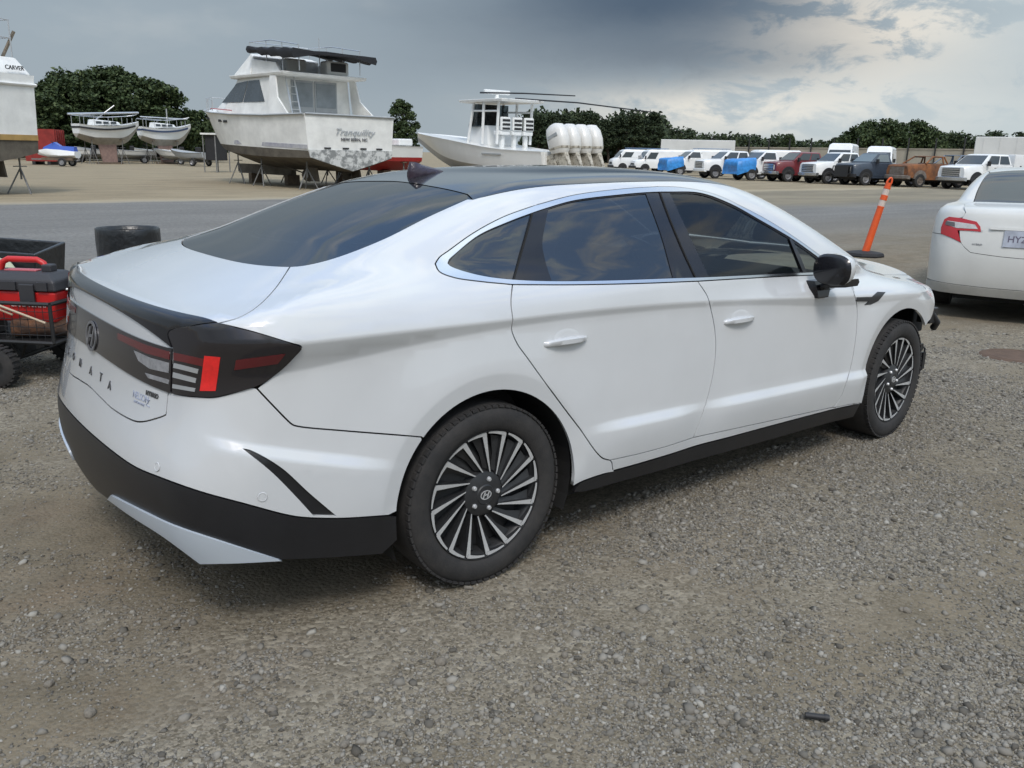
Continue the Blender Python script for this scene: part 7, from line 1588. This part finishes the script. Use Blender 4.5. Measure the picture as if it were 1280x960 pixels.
    # flank with doors, from the tail to the nose
    bs = [sidecut[::-1], PX((1178, 292), (1181, 276), (1188, 272), (1203, 272), (1207, 266)), TOP((-.60, .625), (-.50, .60), (-.44, .563)), TOP((-.44, .563), (-.1, .568), (.3, .548), (.52, .523))[1:], TOP((.52, .523), (.8, .563), (1.3, .563), (1.70, .543), (2.1, .583), (2.42, .633))[1:], TOP((2.42, .665), (2.9, .705), (3.25, .625)), XZ((3.38, .62), (3.25, .42), s=1), ARCL(2.775, .38, 22, 188), XZ((2.35, .26), (.42, .26), s=1), ARCL(0, .375, -8, 148)]
    win = np.vstack([XZ((-.25, 1.10), (.1, 1.22), (.5, 1.33), (1.0, 1.375), (1.4, 1.345), (1.75, 1.23), (2.05, 1.06), step=.04, s=1), XZ((2.05, 1.06), (1.2, 1.075), (.3, 1.09), (-.25, 1.10), step=.05, s=1)[1:]])
    CLm = Chart('cyl', (0., .75)); CLm.fwd = lambda P_: np.stack([P_[:, 0], np.arctan2(P_[:, 2]-.75, P_[:, 1])*.7], -1)
    def inv(q):
        a = q[:, 1]/.7; d = np.stack([0*a, np.cos(a), np.sin(a)], -1); o = np.stack([q[:, 0], 0*a, 0*a+.75], -1); t, ok, F = trace(o, d, .02, 1.3, 200, last=True); return o+d*t[:, None]
    CLm.inv = inv
    panel('body_side', bs, CL if False else CLm, Mw, root, h=.04, holes=[win], hgap=0, mirror=True); panel('side_window', [win], CLm, M_glassP, root, h=.06, off=-.006, gap=-.004, lip=0, mirror=True)
    panel('front_bumper', [symL(TOP((3.47, 0), (3.44, .3), (3.27, .62))[:-1], XZ((3.38, .62), (3.25, .42), s=1), np.array([[3.3, .6, .3], [3.5, .3, .28], [3.58, 0, .28]]))], Chart('star', (2.6, 0, .6), (1, 0, .1)), Mw, root, h=.06)
    # plate, emblem, lettering, crease trim
    def put(me, y, z, m, name, off, parent=lid):
        q = RR((y, z), (y+.001, z))[0]; n = carN(q[None])[0]; up = np.array([0, 0, 1.]); rt = np.cross(up, n); rt /= np.linalg.norm(rt); up = np.cross(n, rt); o = link(name, me, m, parent)
        o.matrix_local = Matrix(((rt[0], up[0], n[0], q[0]+n[0]*off), (rt[1], up[1], n[1], q[1]+n[1]*off), (rt[2], up[2], n[2], q[2]+n[2]*off), (0, 0, 0, 1))); return o
    pl_ = put(MB().box(-.155, .155, -.078, .078, 0, .006).mesh('licence_plate'), 0.06, .815, mat('plate_blue_white', (.40, .43, .50), .5, var=.4, vscale=7), 'licence_plate', .004)
    o = link('plate_number', text_mesh('HYZ 4', .085, .001, spacing=1.0, italic_bold=.001), mat('plate_ink', (.10, .09, .13), .6), pl_); o.location = (-.005, -.005, .0068)
    mb = MB(); n = 32
    for rx, ry, dx, dy in ((.062, .042, 0, 0), (.024, .040, 0, 0), (.044, .018, 0, .014)):
        ring = [[((rx*f)*math.cos(2*math.pi*k/n)+dx, (ry*f)*math.sin(2*math.pi*k/n)+dy, zz) for f, zz in ((1, 0), (1, .004), (.84, .004), (.84, 0))] for k in range(n+1)]; mb.loft(ring, cap=False)
    put(mb.mesh('emblem'), 0, .955, M_chrome, 'emblem', .004)
    put(MB().box(-.34, .34, -.012, .012, 0, .012).mesh('lid_trim'), 0, .905, Mw, 'lid_trim', -.002)
    put(text_mesh('CAMRY', .032, .001), .45, .87, M_chrome, 'model_lettering', .002); put(text_mesh('HYBRID', .026, .001), .43, .745, M_badge, 'model_lettering', .002)
    for wx in (0, 2.775):
        for s_ in (-1, 1):
            wh = link('wheel', WP['tyre'][0], M_rubber, root); wh.location = (wx, -s_*.775, .33); wh.rotation_euler = (0, 0, 0 if s_ == 1 else math.pi); wh.scale = (.97, .95, .97)
            for nm in ('rim', 'rim_back', 'hub', 'spoke_vanes', 'spoke_faces'): link(nm, WP[nm][0], WP[nm][1], wh)
            mb = MB(); n = 20; rr = .385; ring = []
            for k in range(n): a = R(-15)+(math.pi+R(30))*k/(n-1); ring.append([(wx+rr*math.cos(a), -s_*.885, .33+rr*math.sin(a)), (wx+rr*math.cos(a), -s_*.60, .33+rr*math.sin(a))])
            mb.add([q for r_ in ring for q in r_], [(2*i, 2*i+1, 2*i+3, 2*i+2) for i in range(n-1)]); mb.build('wheel_liner', M_under, root)
    mb = MB(); mb.box(-.9, 3.3, -.58, .58, .20, .32); mb.box(.42, 2.35, -.84, .84, .21, .30); mb.build('floor_pan', M_under, root); MB().box(-.40, 2.3, -.66, .66, .32, .9).build('cabin', M_int, root, bevel=.05)
    for y in (-.36, .36): MB().box(.95, 1.15, y-.22, y+.22, .9, 1.25).build('seat', M_int, root, bevel=.05)
    FORM['f'] = sonF; set_frame((0, 0, 0), 0)
build_camry()
